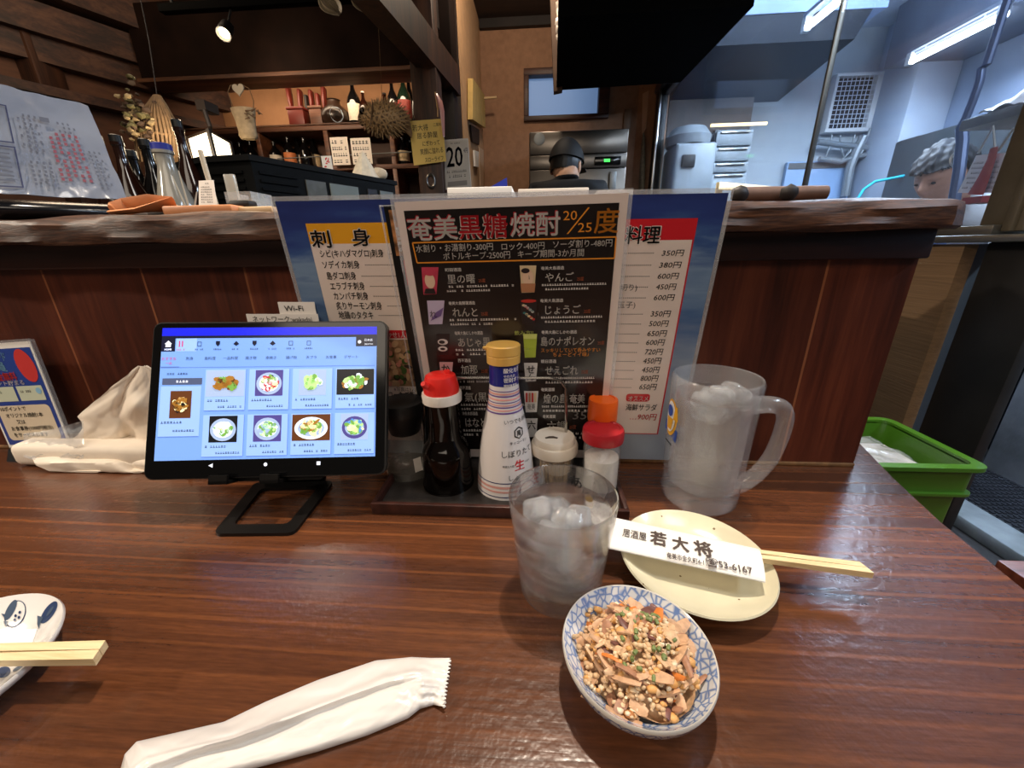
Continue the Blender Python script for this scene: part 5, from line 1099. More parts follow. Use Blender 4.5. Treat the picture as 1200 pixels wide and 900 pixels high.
# document holder with laminated notices
tl, trr, brr, bll = onY(-34, 92, .50), onY(103, 124, .62), onY(150, 234, .56), onY(-12, 227, .45)
dh = thing('notice_holder', 'large laminated notices leaning in a black holder at the left end of the ledge', 'notice holder', (bll.x*.5+brr.x*.5, .52, LZ))
N1 = Bil(tl, trr, brr, bll, .0006); lam_paper = M('laminated_notice', (150, 156, 170), .2, coat=.6, noise=.06, nscale=8, bump=.25, bscale=16); mb = MB()
mb.sheet(lambda u, v: N1.p(u, v, 0)+N1.N*(.004*cloud(u*5, v*6, 1)), 24, 20, .0012); build(mb, 'notice', lam_paper, dh, smooth=60)
red_soft = M('notice_red_text', (150, 84, 96), .5); dark_soft = M('notice_text', (106, 110, 124), .5); slate = M('notice_blue_text', (60, 66, 100), .5)
for k in range(5):
    u = .50+k*.055
    for q in range(11): v = .58-q*.044; N1.rect(u, v, u+.026, v+.030, red_soft, 7) if (q*5+k*3) % 7 else None
for blk, (u0, n_, v0, v1_) in enumerate(((.28, 4, .40, .78), (.30, 4, .08, .36), (.80, 3, .08, .5), (.60, 4, .62, .74))):
    for k in range(n_):
        for q in range(int((v1_-v0)/.04)):
            if (q*3+k*5+blk) % 6: N1.rect(u0+k*.045, v0+q*.04, u0+k*.045+.018, v0+q*.04+.026, dark_soft, 7)
N1.frame(.02, .05, .22, .42, .012, slate, 7); N1.frame(.02, .45, .22, .80, .012, slate, 7)
for q in range(7): N1.rect(.06, .10+q*.04, .17, .115+q*.04, dark_soft, 8)
N1.rect(.46, .70, .54, .745, dark_soft, 8)
N1.done('writing', dh)
bf, bk_ = onY(-30, 246, .44), onY(162, 240, .55)
mb = MB(); dvec = Vector((bk_.x-bf.x, bk_.y-bf.y, 0)); L = dvec.length; dvec.normalize(); sv = Vector((-dvec.y, dvec.x, 0))
def holder(u, a):
    r = .014; w_ = .034+.010*math.sin(math.pi*min(1, u*1.2)); an = 2*math.pi*a; c = Vector((bf.x, bf.y, LZ+.014))+dvec*(u*L)+sv*.035; k = min(1, u/.06, (1-u)/.03+.2)**.5
    return c+sv*(w_*math.cos(an)*k)+Vector((0, 0, .0135*math.sin(an)*k))
mb.grid(holder, 40, 25); build(mb, 'holder_base', M('holder_black', (16, 18, 24), .25, coat=.3), dh, smooth=60)

# bottles of the back row: one builder, many labels
glass_brown = M('bottle_brown', (34, 14, 8), .08, coat=.5); glass_black = M('bottle_dark', (10, 9, 10), .08, coat=.5); glass_green = M('bottle_green', (14, 26, 18), .08, coat=.5); glass_clear = M('bottle_clear', (150, 146, 136), .12, coat=.4)
cap_mats = {'gold': M('cap_brass', (180, 140, 70), .35, metal=.6), 'blue': M('cap_blue', (40, 50, 150), .4), 'black': M('cap_black', (20, 20, 20), .4), 'white': M('cap_pale', (220, 210, 196), .4), 'red': M('cap_dark_red', (130, 24, 22), .4)}
label_mats = {'white': M('label_white', (206, 194, 176), .6, noise=.12, nscale=90), 'orange': M('label_orange', (190, 110, 62), .6, noise=.15, nscale=90), 'black': M('label_black', (30, 24, 22), .6, noise=.5, nscale=90), 'red': M('label_red', (112, 34, 26), .6, noise=.3, nscale=90), 'cream': M('label_cream', (190, 166, 130), .6, noise=.2, nscale=90)}
def bottle(lab, x, y, z0, h, r, mat, cap='black', label=None, group=None, neck=.28, seg=20, face=None):
    o = thing('bottle', lab, 'bottle', (x, y, z0), group); nr = r*neck
    mb = MB(); mb.lathe([(0, z0), (r*.9, z0), (r, z0+.006), (r, z0+h*.56), (r*.88, z0+h*.63), (nr*1.35, z0+h*.78), (nr, z0+h*.86), (nr, z0+h*.93), (nr*1.2, z0+h*.935), (nr*1.2, z0+h*.955), (0, z0+h*.955)], (x, y), seg); build(mb, 'glass_body', mat, o, smooth=50)
    mb = MB(); mb.lathe([(0, z0+h*.95), (nr*1.15, z0+h*.95), (nr*1.15, z0+h*.995), (nr*.9, z0+h), (0, z0+h)], (x, y), seg); build(mb, 'cap', cap_mats[cap], o)
    if label:
        mb = MB(); a = facing(x, y) if face is None else face; sp_ = 1.25; n_ = 14
        vs = [(x+(r+.0006)*math.cos(a+sp_*(2*k/n_-1)), y+(r+.0006)*math.sin(a+sp_*(2*k/n_-1)), z0+h*zf) for zf in (.14, .50) for k in range(n_+1)]
        mb.add(vs, [(k, k+1, n_+2+k, n_+1+k) for k in range(n_)]); build(mb, 'label', label_mats[label], o)
    return o
for (x, yt, Yv, r, m, cp, lb, lab) in ((112, 158, .98, .036, glass_brown, 'black', None, 'dark bottle half hidden by the right edge of the laminated notices'), (134, 158, .88, .034, glass_brown, 'black', 'black', 'brown beer bottle, first whole one right of the laminated notices'), (168, 163, .95, .036, glass_black, 'black', 'black', 'dark bottle standing just left of the clear blue-capped bottle'), (206, 140, .96, .032, glass_brown, 'black', None, 'tall brown bottle just left of the glowing lamp'), (152, 176, .98, .036, glass_black, 'black', 'cream', 'short dark bottle standing behind between two taller dark bottles')):
    p = onY(x, yt, Yv); bottle(lab, p.x, p.y, KZ, p.z-KZ, r, m, cp, lb, 'bottles behind the ledge', seg=28)
p = onY(188, 168, .80); bottle('clear bottle with a blue cap among the brown bottles', p.x, p.y, KZ, p.z-KZ, .034, glass_clear, 'blue', None, 'bottles behind the ledge', neck=.42, seg=28)

# small things lying on the left part of the ledge
leather = M('tan_leather', (196, 130, 84), .5, noise=.15, nscale=40)
def flat(nm, lab, cat, x0, x1, y, Yv, h, mat, dep=.05, bev=.002, grp=None, ytop=None):
    a = onY(x0, y, Yv); c = onY(x1, y, Yv); h = h if ytop is None else onY((x0+x1)/2, ytop, Yv).z-LZ; mb = MB(); mb.box((a.x, Yv, LZ), (c.x, Yv+dep, LZ+h), bev=min(bev, h*.45)); return tag(build(mb, nm, mat, origin=((a.x+c.x)/2, Yv, LZ)), lab, cat, grp)
# folded tan strap
a = onY(128, 247, .42); mb = MB(); pts = [(0, 0, .004), (.03, .0, .006), (.06, .004, .012), (.03, .006, .0155), (-.002, .006, .012), (-.008, .003, .007), (0, 0, .004)]
mb.tube([(a.x+x, .425+y*3, LZ+z) for x, y, z in pts], .004, 8, sq=(2.2, .6)); tag(build(mb, 'folded_strap', leather, origin=(a.x, .425, LZ)), 'looped tan strap on the ledge beside the black notice holder', 'strap')
flat('tan_case', 'long flat tan leather case lying on the ledge', 'case', 190, 272, 248, .42, .009, leather, .06)
flat('tan_notebook', 'tan covered notebook on the ledge left of the blue menu', 'notebook', 276, 318, 245, .43, .0075, M('notebook_tan', (206, 172, 132), .5), .06)
flat('paper_stack', 'loose white papers lying behind the tan notebook', 'papers', 258, 322, 240, .50, .011, paper, .09)
mb = MB(); a = onY(155, 244, .47); mb.lathe([(0, LZ), (.026, LZ), (.034, LZ+.006), (.034, LZ+.008), (.025, LZ+.004), (0, LZ+.004)], (a.x, .50), 28); tag(build(mb, 'small_dish', M('dish_grey', (120, 118, 112), .3), origin=(a.x, .50, LZ)), 'small grey dish on the ledge in front of the dark bottles', 'dish')
for x, y, lab in ((184, 247, 'small black clip lying between the strap and the tan case'), (280, 241, 'black lighter lying on the loose papers')):
    a = onY(x, y, .44); z = LZ if x < 200 else LZ+.0075; mb = MB(); mb.box((a.x-.013, .44, z), (a.x+.012, .455, z+.008), bev=.003); mb.box((a.x-.016, .443, z+.001), (a.x-.012, .452, z+.006), bev=.001); tag(build(mb, 'clip' if x < 200 else 'lighter', black, origin=(a.x, .44, z)), lab, 'clip' if x < 200 else 'lighter')
# receipt slip on a stick, clear acrylic card stand, pink booklet, twigs
a, c = onY(229, 211, .52), onY(248, 240, .52); o = thing('price_slip', 'upright white slip with printed lines, clipped up behind the tan case', 'slip', ((a.x+c.x)/2, .52, LZ))
q = Bil((a.x, .525, a.z), onY(250, 211, .525), onY(254, 241, .52), onY(233, 241, .52), .0004); mb = MB(); q.slab(mb, .0006); build(mb, 'paper', paper, o)
for k in range(7): q.dashes(.15, .12+k*.10, .7, .05, ink_soft, 6, 1, seed=k)
q.dashes(.3, .86, .4, .05, ink_soft, 3, 1, seed=9); q.done('lettering', o); mb = MB(); mb.tube([(a.x+.015, .527, LZ), (a.x+.008, .53, a.z+.035)], .003, 8); build(mb, 'clip_stick', M('pale_stick', (190, 180, 160), .5), o)
clearp = film('clear_acrylic', (225, 230, 232), .20, .08)
a, c = onY(266, 240, .50), onY(293, 224, .50); o = thing('acrylic_stand', 'empty clear acrylic holder beside the upright white slip', 'holder', (a.x, .50, LZ)); b_ = onY(272, 203, .50)
mb = MB(); mb.box((a.x, .50, LZ+.011), (c.x, .502, c.z)); mb.box((a.x, .502, LZ+.011), (a.x+.002, .54, c.z)); mb.box((c.x-.002, .502, LZ+.011), (c.x, .54, c.z)); build(mb, 'tray_box', clearp, o); mb = MB(); mb.box((a.x+.001, .503, LZ+.011), (a.x+.014, .508, b_.z), bev=.001); build(mb, 'back_plate', film('acrylic_plate', (205, 205, 196), .5, .15), o)
flat('pink_leaflet', 'pink and white leaflet lying flat left of the white slip', 'leaflet', 203, 226, 241, .54, .012, M('leaflet_pink', (190, 120, 130), .5, noise=.2, nscale=30), .06)
tw = MB(); a = onY(222, 238, .60)
for dx, dz, s_ in ((-.02, .07, 1), (-.035, .055, .7), (.012, .06, .8), (-.008, .085, .9)): tw.tube([(a.x, .60, KZ), (a.x+dx*.3, .60, LZ+.02), (a.x+dx, .605, LZ+dz*s_)], [.002, .0016, .0008], 6)
tag(build(tw, 'dried_twigs', M('pale_twig', (200, 190, 170), .6), origin=(a.x, .6, KZ)), 'thin pale twigs sticking up beside the clear bottle', 'twigs')
# papers and bits along the middle and right of the ledge
for x0, x1, y, Yv, h, lab, m in ((524, 600, 224, .47, .0075, 'pad of white paper on the ledge behind the black menu, left one', paper_bright), (607, 690, 224, .47, .007, 'pad of white paper on the ledge behind the black menu, right one', paper), (700, 742, 225, .45, .003, 'pale slip of paper lying at the top right of the black menu', paper)):
    flat('paper_pad', lab, 'paper', x0, x1, y, Yv, h, m, .10, .001, ytop=(219 if x0 < 600 else 220.5 if x0 < 690 else 222.5))
a = onY(786, 222, .47); mb = MB(); mb.lathe([(0, LZ+.001), (.022, LZ), (.030, LZ+.004), (.032, LZ+.009), (.030, LZ+.010), (.022, LZ+.005), (0, LZ+.004)], (a.x, .50), 32); tag(build(mb, 'metal_dish', steel, origin=(a.x, .5, LZ)), 'shallow metal dish on the ledge behind the right end of the blue menu', 'dish')
c4 = [onY(842, 223, .52), onY(925, 224, .50), onY(923, 221, .60), onY(843, 214, .60)]; mb = MB(); mb.add(c4+[p+Vector((0, 0, .0012)) for p in c4], [(3, 2, 1, 0), (4, 5, 6, 7), (0, 1, 5, 4), (1, 2, 6, 5), (2, 3, 7, 6), (3, 0, 4, 7)])
for p_ in (c4[2], c4[3]): mb.box((p_.x-.004, p_.y-.004, LZ), (p_.x+.004, p_.y, p_.z))
tag(build(mb, 'order_slip', M('slip_cream', (220, 212, 178), .6), origin=c4[0]), 'pale yellowish sheet tilted up on the right part of the ledge', 'paper')
a, c = onY(872, 230, .43), onY(974, 231, .43); mb = MB(); mb.tube([(a.x, .44, LZ+.008), (c.x, .44, LZ+.008)], [.0075, .0068], 14); o = tag(build(mb, 'wooden_roller', M('roller_wood', (104, 78, 66), .6, noise=.25, nscale=60), origin=(a.x, .44, LZ)), 'brown wooden rod lying on the ledge right of the blue menu', 'rod')
for k, x in enumerate((867, 925)):
    a = onY(x, 229, .423); mb = MB(); mb.ball((a.x, .424, LZ+.007), .0075, 0, 2, (1.2, .6, 1), .1); tag(build(mb, 'dark_pebble', M('pebble_dark', (34, 26, 24), .5), origin=(a.x, .424, LZ)), ('dark pebble weight at the left end of the wooden rod', 'dark pebble weight in front of the middle of the wooden rod')[k], 'pebble')

# black display case of the sushi counter, seen obliquely
zB = onY(292, 181, .95).z; sl_ = lambda px, py: (onY(px, py, 1.0).z-.97)
def at_z(px, py, z): return onY(px, py, (z-.97)/sl_(px, py))
A_, B_, C_ = at_z(236, 184, zB), at_z(292, 181, zB), at_z(462, 212, zB)
dB = (C_-B_).normalized(); bk2 = Vector((-dB.y, dB.x, 0)).normalized(); bk2 = bk2 if bk2.dot(Vector((0, 1, 0))) > 0 else -bk2
D2 = C_+bk2*.22; A2 = A_+(C_-B_).normalized()*.05+bk2*.1
dc = thing('display_case', 'long black glass-fronted refrigerated display case behind the ledge', 'display case', (B_.x, B_.y, KZ))
foot = [A_, B_, C_, D2, A_+bk2*.18]
mb = MB(); mb.prism([(p.x, p.y) for p in foot], KZ+.001, zB-.012); build(mb, 'case_body', M('case_black', (15, 15, 15), .6, spec=.12), dc)
cen = sum(foot, Vector())/5; mb = MB(); mb.prism([(cen.x+(p.x-cen.x)*1.03, cen.y+(p.y-cen.y)*1.03) for p in foot], zB-.012, zB, 0); build(mb, 'top_panel', M('case_top', (24, 24, 24), .6, spec=.12), dc)
Lc = (C_-B_).length; out_n = -bk2
def on_front(t, z, d): p = B_.lerp(C_, t); return Vector((p.x, p.y, z))+out_n*d
mb = MB()
for k in range(14):
    z = KZ+.02+k*(zB-.04-KZ)/14; p = [on_front(.03, z, .0), on_front(.24, z, .0), on_front(.24, z, .004), on_front(.03, z, .004)]; mb.hexa(p+[q+Vector((0, 0, .006)) for q in p])
    a0 = A_.lerp(B_, .12); b0 = A_.lerp(B_, .80); nn = Vector(((B_-A_).y, -(B_-A_).x, 0)).normalized(); p = [Vector((a0.x, a0.y, z)), Vector((b0.x, b0.y, z)), Vector((b0.x, b0.y, z))+nn*.004, Vector((a0.x, a0.y, z))+nn*.004]; mb.hexa(p+[q+Vector((0, 0, .006)) for q in p])
build(mb, 'vent_slats', M('vent_black', (10, 10, 10), .6, spec=.12), dc)
for t0, t1, m in ((.29, .42, M('case_window_lit', (150, 146, 134), .15, metal=.7, noise=.4, nscale=18)), (.45, .66, M('case_window_grey', (132, 138, 132), .15, coat=.4)), (.74, .82, M('case_window_dark', (60, 58, 60), .15, coat=.4)), (.85, .97, M('case_window_grey2', (128, 134, 130), .15, coat=.4))):
    mb = MB(); p = [on_front(t0, KZ+.03, -.002), on_front(t1, KZ+.03, -.002), on_front(t1, KZ+.03, .003), on_front(t0, KZ+.03, .003)]; mb.hexa([p[0], p[3], p[2], p[1]][::-1]+[q+Vector((0, 0, zB-.035-KZ-.03)) for q in ([p[0], p[3], p[2], p[1]][::-1])]); build(mb, 'glass_panel', m, dc, smooth=0)
# paper cranes / napkins and a small red card on the case
t_ = .955; p = B_.lerp(C_, .84)+bk2*.05; mb = MB(); mb.lathe([(.045, zB), (.040, zB+.010), (.024, zB+.04), (.004, zB+.075), (0, zB+.077)], (p.x, p.y), 9); mb.lathe([(.046, zB), (.044, zB+.004), (.0, zB+.004)], (p.x, p.y), 9)
tag(build(mb, 'folded_napkin_cone', M('napkin_white', (226, 214, 192), .7, noise=.15, nscale=60), smooth=0, origin=(p.x, p.y, zB)), 'pointed white folded paper cone on top of the display case', 'paper cone')
p = B_.lerp(C_, .93)+bk2*.05; mb = MB()
for k in range(7): a = k*.9; mb.ball((p.x+.045*math.cos(a)*(k/7), p.y+.03*math.sin(a), zB+.018+.004*math.sin(k)), .02, 0, 2, (1.2, .8, .9), .12)
tag(build(mb, 'crumpled_napkin', M('napkin_cream', (220, 204, 178), .7), origin=(p.x, p.y, zB)), 'crumpled cream paper heap right of the white paper cone', 'paper')
p = B_.lerp(C_, .52)+bk2*.02; a, c = onY(376, 183, p.y), onY(391, 205, p.y); o = thing('greeting_card', 'small white card with red writing standing on the display case', 'card', (a.x, p.y, zB)); mb = MB(); mb.box((a.x, p.y, zB), (c.x, p.y+.0015, a.z)); build(mb, 'card', paper_bright, o)
q = Print((a.x, p.y, zB), (1, 0, 0), (0, 0, 1)); w_, h_ = c.x-a.x, a.z-zB; rd = random.Random(2)
for k in range(9): q.disc(w_*rd.uniform(.25, .75), h_*rd.uniform(.3, .85), w_*rd.uniform(.05, .14), red_ink, 1, w_*.06, 8, rd.random()*3)
q.done('print', o)

# hanging straw ornament with dried flowers
straw = M('straw', (112, 86, 58), .7, noise=.3, nscale=90); top = onY(184, 112, 1.15); bot = onY(184, 190, 1.15); lean = bot.x-top.x
so = thing('straw_ornament', 'bundle of woven straw strands hanging behind the bottles', 'ornament', top); mb = MB(); rd = random.Random(8)
for k in range(30):
    a = 2*math.pi*k/30; rr0, rr1 = .008, .056; pts = []
    for t in (0, .15, .35, .6, .85, 1): r = rr0+(rr1-rr0)*min(1, t*2.2)*(1-.15*t); pts.append((top.x+lean*t+r*math.cos(a+t*.5), top.y+r*.7*math.sin(a+t*.5), top.z+(bot.z-top.z)*t+rd.uniform(-.006, .006)*(t > .9)))
    mb.tube(pts, [.0018, .0026, .0034, .0034, .003, .0022], 6)
for z_, r in ((.62, .052),): mb.lathe([(r, top.z+(bot.z-top.z)*z_), (r+.004, top.z+(bot.z-top.z)*z_+.003), (r, top.z+(bot.z-top.z)*z_+.006)], (top.x+lean*z_, top.y), 24, sy=.7)
build(mb, 'strands', straw, so, smooth=60); mb = MB(); mb.tube([top, top+Vector((0, .02, .12)), top+Vector((-.02, .06, .30))], .0012, 6); build(mb, 'string', dark_wood, so)
fl_ = thing('dried_flowers', 'bunch of dried brown and cream flowers beside the straw ornament', 'dried flowers', onY(162, 140, 1.15)); mbs = {0: MB(), 1: MB(), 2: MB()}; rd = random.Random(4); c0 = onY(158, 135, 1.12)
for k in range(170):
    q = c0+Vector((rd.gauss(.010, .017), rd.gauss(0, .014), rd.gauss(-.012, .030))); mbs[rd.choice([0, 0, 1, 2])].ball(q, rd.uniform(.005, .011), 0, 1, (1, 1, .7), .3)
for k in range(12): q = c0+Vector((rd.gauss(0, .02), 0, rd.gauss(.02, .025))); mbs[0].tube([c0+Vector((.02, 0, -.05)), q], .0008, 5)
for k, (nm, c) in enumerate((('dark_petals', (62, 44, 30)), ('cream_petals', (150, 128, 92)), ('olive_leaves', (84, 76, 44)))): build(mbs[k], nm, M(nm, c, .7), fl_)

# hanging pouch, lamp
Yp = 1.35; o = thing('hanging_pouch', 'small cream cloth pouch hanging on a string under the beam', 'pouch', onY(285, 98, Yp)); a, c = onY(274, 128, Yp), onY(299, 163, Yp); cxp = (a.x+c.x)/2
mb = MB(); mb.lathe([(0, c.z), (.024, c.z), (.030, c.z+.01), (.028, c.z+.02), (.031, c.z+.05), (.036, a.z-.01), (.038, a.z), (.034, a.z-.002), (.028, c.z+.03), (0, c.z+.02)], (cxp+.005, Yp), 24, sy=.6); build(mb, 'pouch', M('cloth_cream', (178, 154, 122), .8, noise=.2, nscale=70, bump=.4, bscale=120), o, smooth=60)
mb = MB(); mb.tube([onY(274, 128, Yp), onY(267, 108, Yp), onY(270, 100, Yp), onY(282, 98, Yp), onY(292, 104, Yp), onY(297, 118, Yp), onY(297, 135, Yp)], .0012, 6); build(mb, 'string', straw, o)
mb = MB(); hc = onY(280, 105, Yp-.01); mb.prism([(.018*math.sin(t)**3, .0011*(13*math.cos(t)-5*math.cos(2*t)-2*math.cos(3*t)-math.cos(4*t))) for t in [2*math.pi*k/28 for k in range(28)]][::-1], 0, .004, mat=Matrix.Translation(hc) @ Matrix.Rotation(R(90), 4, 'X')); build(mb, 'heart_tag', M('tag_cream', (190, 172, 146), .6), o)
mb = MB()
for k in range(8): q = onY(288+k*2.2, 130+(k % 3)*4, Yp-.02); mb.tube([q, q+Vector((.02*math.cos(k*2), -.004, .014*math.sin(k*3)))], [.003, .001], 6)
build(mb, 'dried_sprigs', M('sprig_brown', (96, 70, 48), .7), o)
lit = M('lamp_paper', (255, 240, 205), .6, emit=(255, 232, 190), estr=5.0); p0, p1, p2 = onY(226, 185, 1.20), onY(252, 185, 1.14), onY(272, 181, 1.26); zt_ = onY(252, 154, 1.14).z; z_b = p1.z
lo_ = thing('paper_lamp', 'small glowing box-shaped paper lamp above the display case', 'lamp', (p1.x, p1.y, z_b)); p3 = Vector((p0.x+p2.x-p1.x, p0.y+p2.y-p1.y, 0)); sq = [Vector((q.x, q.y, 0)) for q in (p0, p1, p2, p3)]; cc = sum(sq, Vector())/4
mb = MB(); mb.prism([(q.x, q.y) for q in sq], z_b, zt_); build(mb, 'shade', lit, lo_, smooth=0); mb = MB()
for q in sq: e_ = cc+(q-cc)*1.02; mb.box((e_.x-.004, e_.y-.004, z_b-.006), (e_.x+.004, e_.y+.004, zt_+.006))
for z in (z_b-.006, zt_): mb.prism([((cc+(q-cc)*1.04).x, (cc+(q-cc)*1.04).y) for q in sq], z, z+.006)
build(mb, 'frame', M('lamp_frame', (40, 28, 20), .5), lo_); mb = MB(); mb.tube([Vector((cc.x, cc.y, zt_)), onY(246, 148, 1.2), onY(237, 122, 1.22)], .006, 8); mb.box((onY(234, 130, 1.22).x, 1.21, onY(234, 130, 1.22).z), (onY(242, 118, 1.22).x, 1.26, onY(242, 118, 1.22).z)); build(mb, 'bracket', M('bracket_dark', (50, 40, 34), .5), lo_)
lamp('paper_lamp_light', 'POINT', (cc.x, cc.y-.16, (z_b+zt_)/2), 1.0, (1, .82, .58), shadow_soft_size=.04)

# ---------------- bottle shelves at the back
SYf, SYb = 2.40, 2.615; zS = onY(390, 146, SYf).z; zL = onY(430, 193, SYf).z; xL, xR = -2.05, onY(489, 150, SYf).x
su = thing('bottle_shelf', 'brown wooden shelf unit holding bottles against the back wall', 'shelf', ((xL+xR)/2, SYb, 0))
for nm, z in (('shelf_board', zS), ('shelf_board', zL), ('shelf_board', zL-.27)): mb = MB(); mb.box((xL, SYf, z-.024), (xR, SYb, z), bev=.002); build(mb, nm, shelf_wood, su)
for px in (302, 382, 459, 490):
    x = onY(px, 165, SYf).x; mb = MB(); mb.box((x-.013, SYf+.003, 0), (x+.013, SYb, zS-.024), bev=.002); build(mb, 'upright', shelf_wood, su)
mb = MB(); mb.box((xL, SYb-.012, 0), (xR, SYb, zS-.024)); build(mb, 'back_panel', M('shelf_back', (66, 36, 20), .6, noise=.2, nscale=8), su)
mb = MB(); mb.tube([onY(325, 186, SYf-.02), onY(482, 178, SYf-.02)], .003, 8); build(mb, 'bottle_rail', steel_dull, su)
mb = MB(); mb.box((xL, SYf-.01, zS), (xR-.3, SYf, zS+.006)); build(mb, 'edge_strip', beam_wood, su)
for px, pyt, r, m, cp, lb, lab in ((411.5, 94, .038, glass_black, 'white', 'white', 'tall dark bottle with a white label and pale cap on the top shelf'), (424.5, 107, .029, glass_brown, 'white', 'cream', 'shorter brown bottle right of the tall white-labelled one on the top shelf'), (450, 109, .032, glass_brown, 'black', None, 'small dark bottle just above the dried pufferfish'), (458, 94, .033, glass_black, 'red', 'red', 'dark bottle with a red label on the top shelf right of the pufferfish tail'), (471, 88, .038, glass_green, 'black', 'red', 'tallest green-black bottle on the top shelf near the wooden post'), (478, 92, .036, glass_black, 'gold', None, 'dark bottle with a gold cap just right of the tallest bottle'), (487, 101, .034, glass_black, 'white', None, 'dark bottle half hidden by the wooden post on the top shelf')):
    p = onY(px, pyt, SYf+{478: .165, 450: .165, 487: .05}.get(px, .09)); bottle(lab, p.x, p.y, zS, p.z-zS, r, m, cp, lb, 'bottles on the top shelf', seg=16)
dr = M('dark_red_lacquer', (92, 28, 20), .4)
for k, (xt, yt, xb_, lab) in enumerate(((337, 100, 345, 'slim dark red paddle leaning furthest left on the top shelf'), (351, 105, 353, 'slim dark red paddle second from the left on the top shelf'), (364, 106, 368, 'slim dark red paddle leaning in the middle of the top shelf group'), (372, 110, 376, 'short dark red paddle in the top shelf group'), (379, 102, 381, 'slim upright dark red paddle furthest right in the top shelf group'), (359, 112, 362, 'broad dark paddle between two red ones on the top shelf'))):
    t0, b0 = onY(xt, yt, SYf+.1), onY(xb_, 144, SYf+.08); b0.z = zS+.001; mb = MB(); mb.tube([b0, b0.lerp(t0, .5), b0.lerp(t0, .62), b0.lerp(t0, .97), t0], [.016, .016, .022, .024, .014], 10, sq=(1, .5)); tag(build(mb, 'wooden_paddle', dr if k != 5 else dark_wood, origin=b0), lab, 'paddle', 'dark red paddles on the top shelf')
for px, w_, lab in ((349, .09, 'dark red lacquer box below the leftmost paddle on the top shelf'), (372, .07, 'small reddish wooden cup box on the top shelf')):
    p = onY(px, 144, SYf+.03); mb = MB(); mb.box((p.x-w_/2, SYf+.02, zS), (p.x+w_/2, SYf+.09, zS+.085), bev=.004); mb.box((p.x-w_/2-.004, SYf+.016, zS+.085), (p.x+w_/2+.004, SYf+.094, zS+.098), bev=.003); tag(build(mb, 'lacquer_box', dr if w_ > .08 else shelf_wood, origin=(p.x, SYf+.05, zS)), lab, 'box')
p = onY(394, 142, SYf+.07); o = thing('round_jar', 'round dark jar with a pale blue emblem on the top shelf', 'jar', (p.x, p.y, zS)); mb = MB(); mb.lathe([(0, zS), (.05, zS), (.078, zS+.04), (.075, zS+.075), (.035, zS+.11), (.03, zS+.13), (.036, zS+.135), (0, zS+.14)], (p.x, p.y), 24); build(mb, 'jar_body', M('jar_brown', (40, 26, 18), .3), o, smooth=60)
wj = Wrap((p.x, p.y), lambda z: float(np.interp(z, [zS, zS+.04, zS+.075, zS+.11], [.05, .078, .075, .035])), facing(p.x, p.y)+.1, .001); wj.disc(0, zS+.05, .036, M('emblem_blue', (150, 166, 180), .5), 1); wj.text('る', 0, zS+.03, .045, ink, 2, 'c', bold=.03); wj.done('emblem', o)
for px, pyt, lb, lab in ((320, 166, 'white', 'dark bottle with a small white label leftmost on the lower shelf'), (336, 161, 'orange', 'dark bottle with an orange label on the lower shelf'), (347, 163, 'white', 'dark bottle with a white label right of the orange-labelled one'), (355, 162, None, 'unlabelled dark bottle on the lower shelf'), (365, 163, 'cream', 'dark bottle with a cream label beside the handwritten notices'), (471, 161, 'cream', 'dark bottle with a cream label in the right-hand shelf bay'), (480, 164, 'black', 'dark bottle at the right end of the lower shelf')):
    p = onY(px, pyt, SYf+{347: .14, 365: .14, 480: .14}.get(px, .06)); bottle(lab, p.x, p.y, zL, p.z-zL, .034, glass_black, 'black', lb, 'bottles on the lower shelf', seg=16)
for px, pyt, lab in ((268, 165, 'small dark bottle left of the shelf upright, first of three'), (280, 167, 'small dark bottle left of the shelf upright, middle of three'), (292, 165, 'small dark bottle touching the shelf upright, third of three')):
    p = onY(px, pyt, SYf+.09); bottle(lab, p.x, p.y, zL, p.z-zL, .032, glass_black, 'black', None, 'dark bottles in the left shelf bay', seg=16)
# handwritten notices on the shelf front
for k, (x0, y0, x1, y1, lab) in enumerate(((386, 161, 411, 193, 'white sheet with handwriting on the shelf, left of the pair'), (410, 162, 437, 192, 'white sheet with handwriting on the shelf, right of the pair'))):
    Yn = SYf-.03+k*.006; a, c = onY(x0, y0, Yn), onY(x1, y1, Yn); o = thing('handwritten_notice', lab, 'notice', (a.x, Yn, c.z), 'notices on the shelf'); q = Print((a.x, Yn, c.z), (1, 0, 0), (0, 0, 1), .0008); mb = MB(); board(mb, q.O, q.U, q.V, c.x-a.x, a.z-c.z, .001); build(mb, 'paper', paper, o)
    w_, h_ = c.x-a.x, a.z-c.z; rd = random.Random(k)
    for r_ in range(4): q.dashes(w_*.08, h_*(.08+.23*r_), w_*.84, h_*.13, ink, 5+r_ % 3, 1, seed=r_+k*5)
    q.done('handwriting', o)
# framed picture high on the wall
a, c = onY(341, 86, 2.61), onY(367, 99, 2.61); o = thing('small_picture', 'small white framed picture hanging above the top shelf', 'picture', (a.x, 2.61, c.z)); mb = MB(); mb.box((a.x, 2.595, c.z), (c.x, 2.619, a.z), bev=.005); build(mb, 'frame', M('frame_white', (206, 190, 168), .5), o); mb = MB(); mb.box((a.x+.018, 2.591, c.z+.016), (c.x-.018, 2.596, a.z-.012)); build(mb, 'picture', M('picture_dark', (40, 34, 32), .3), o)

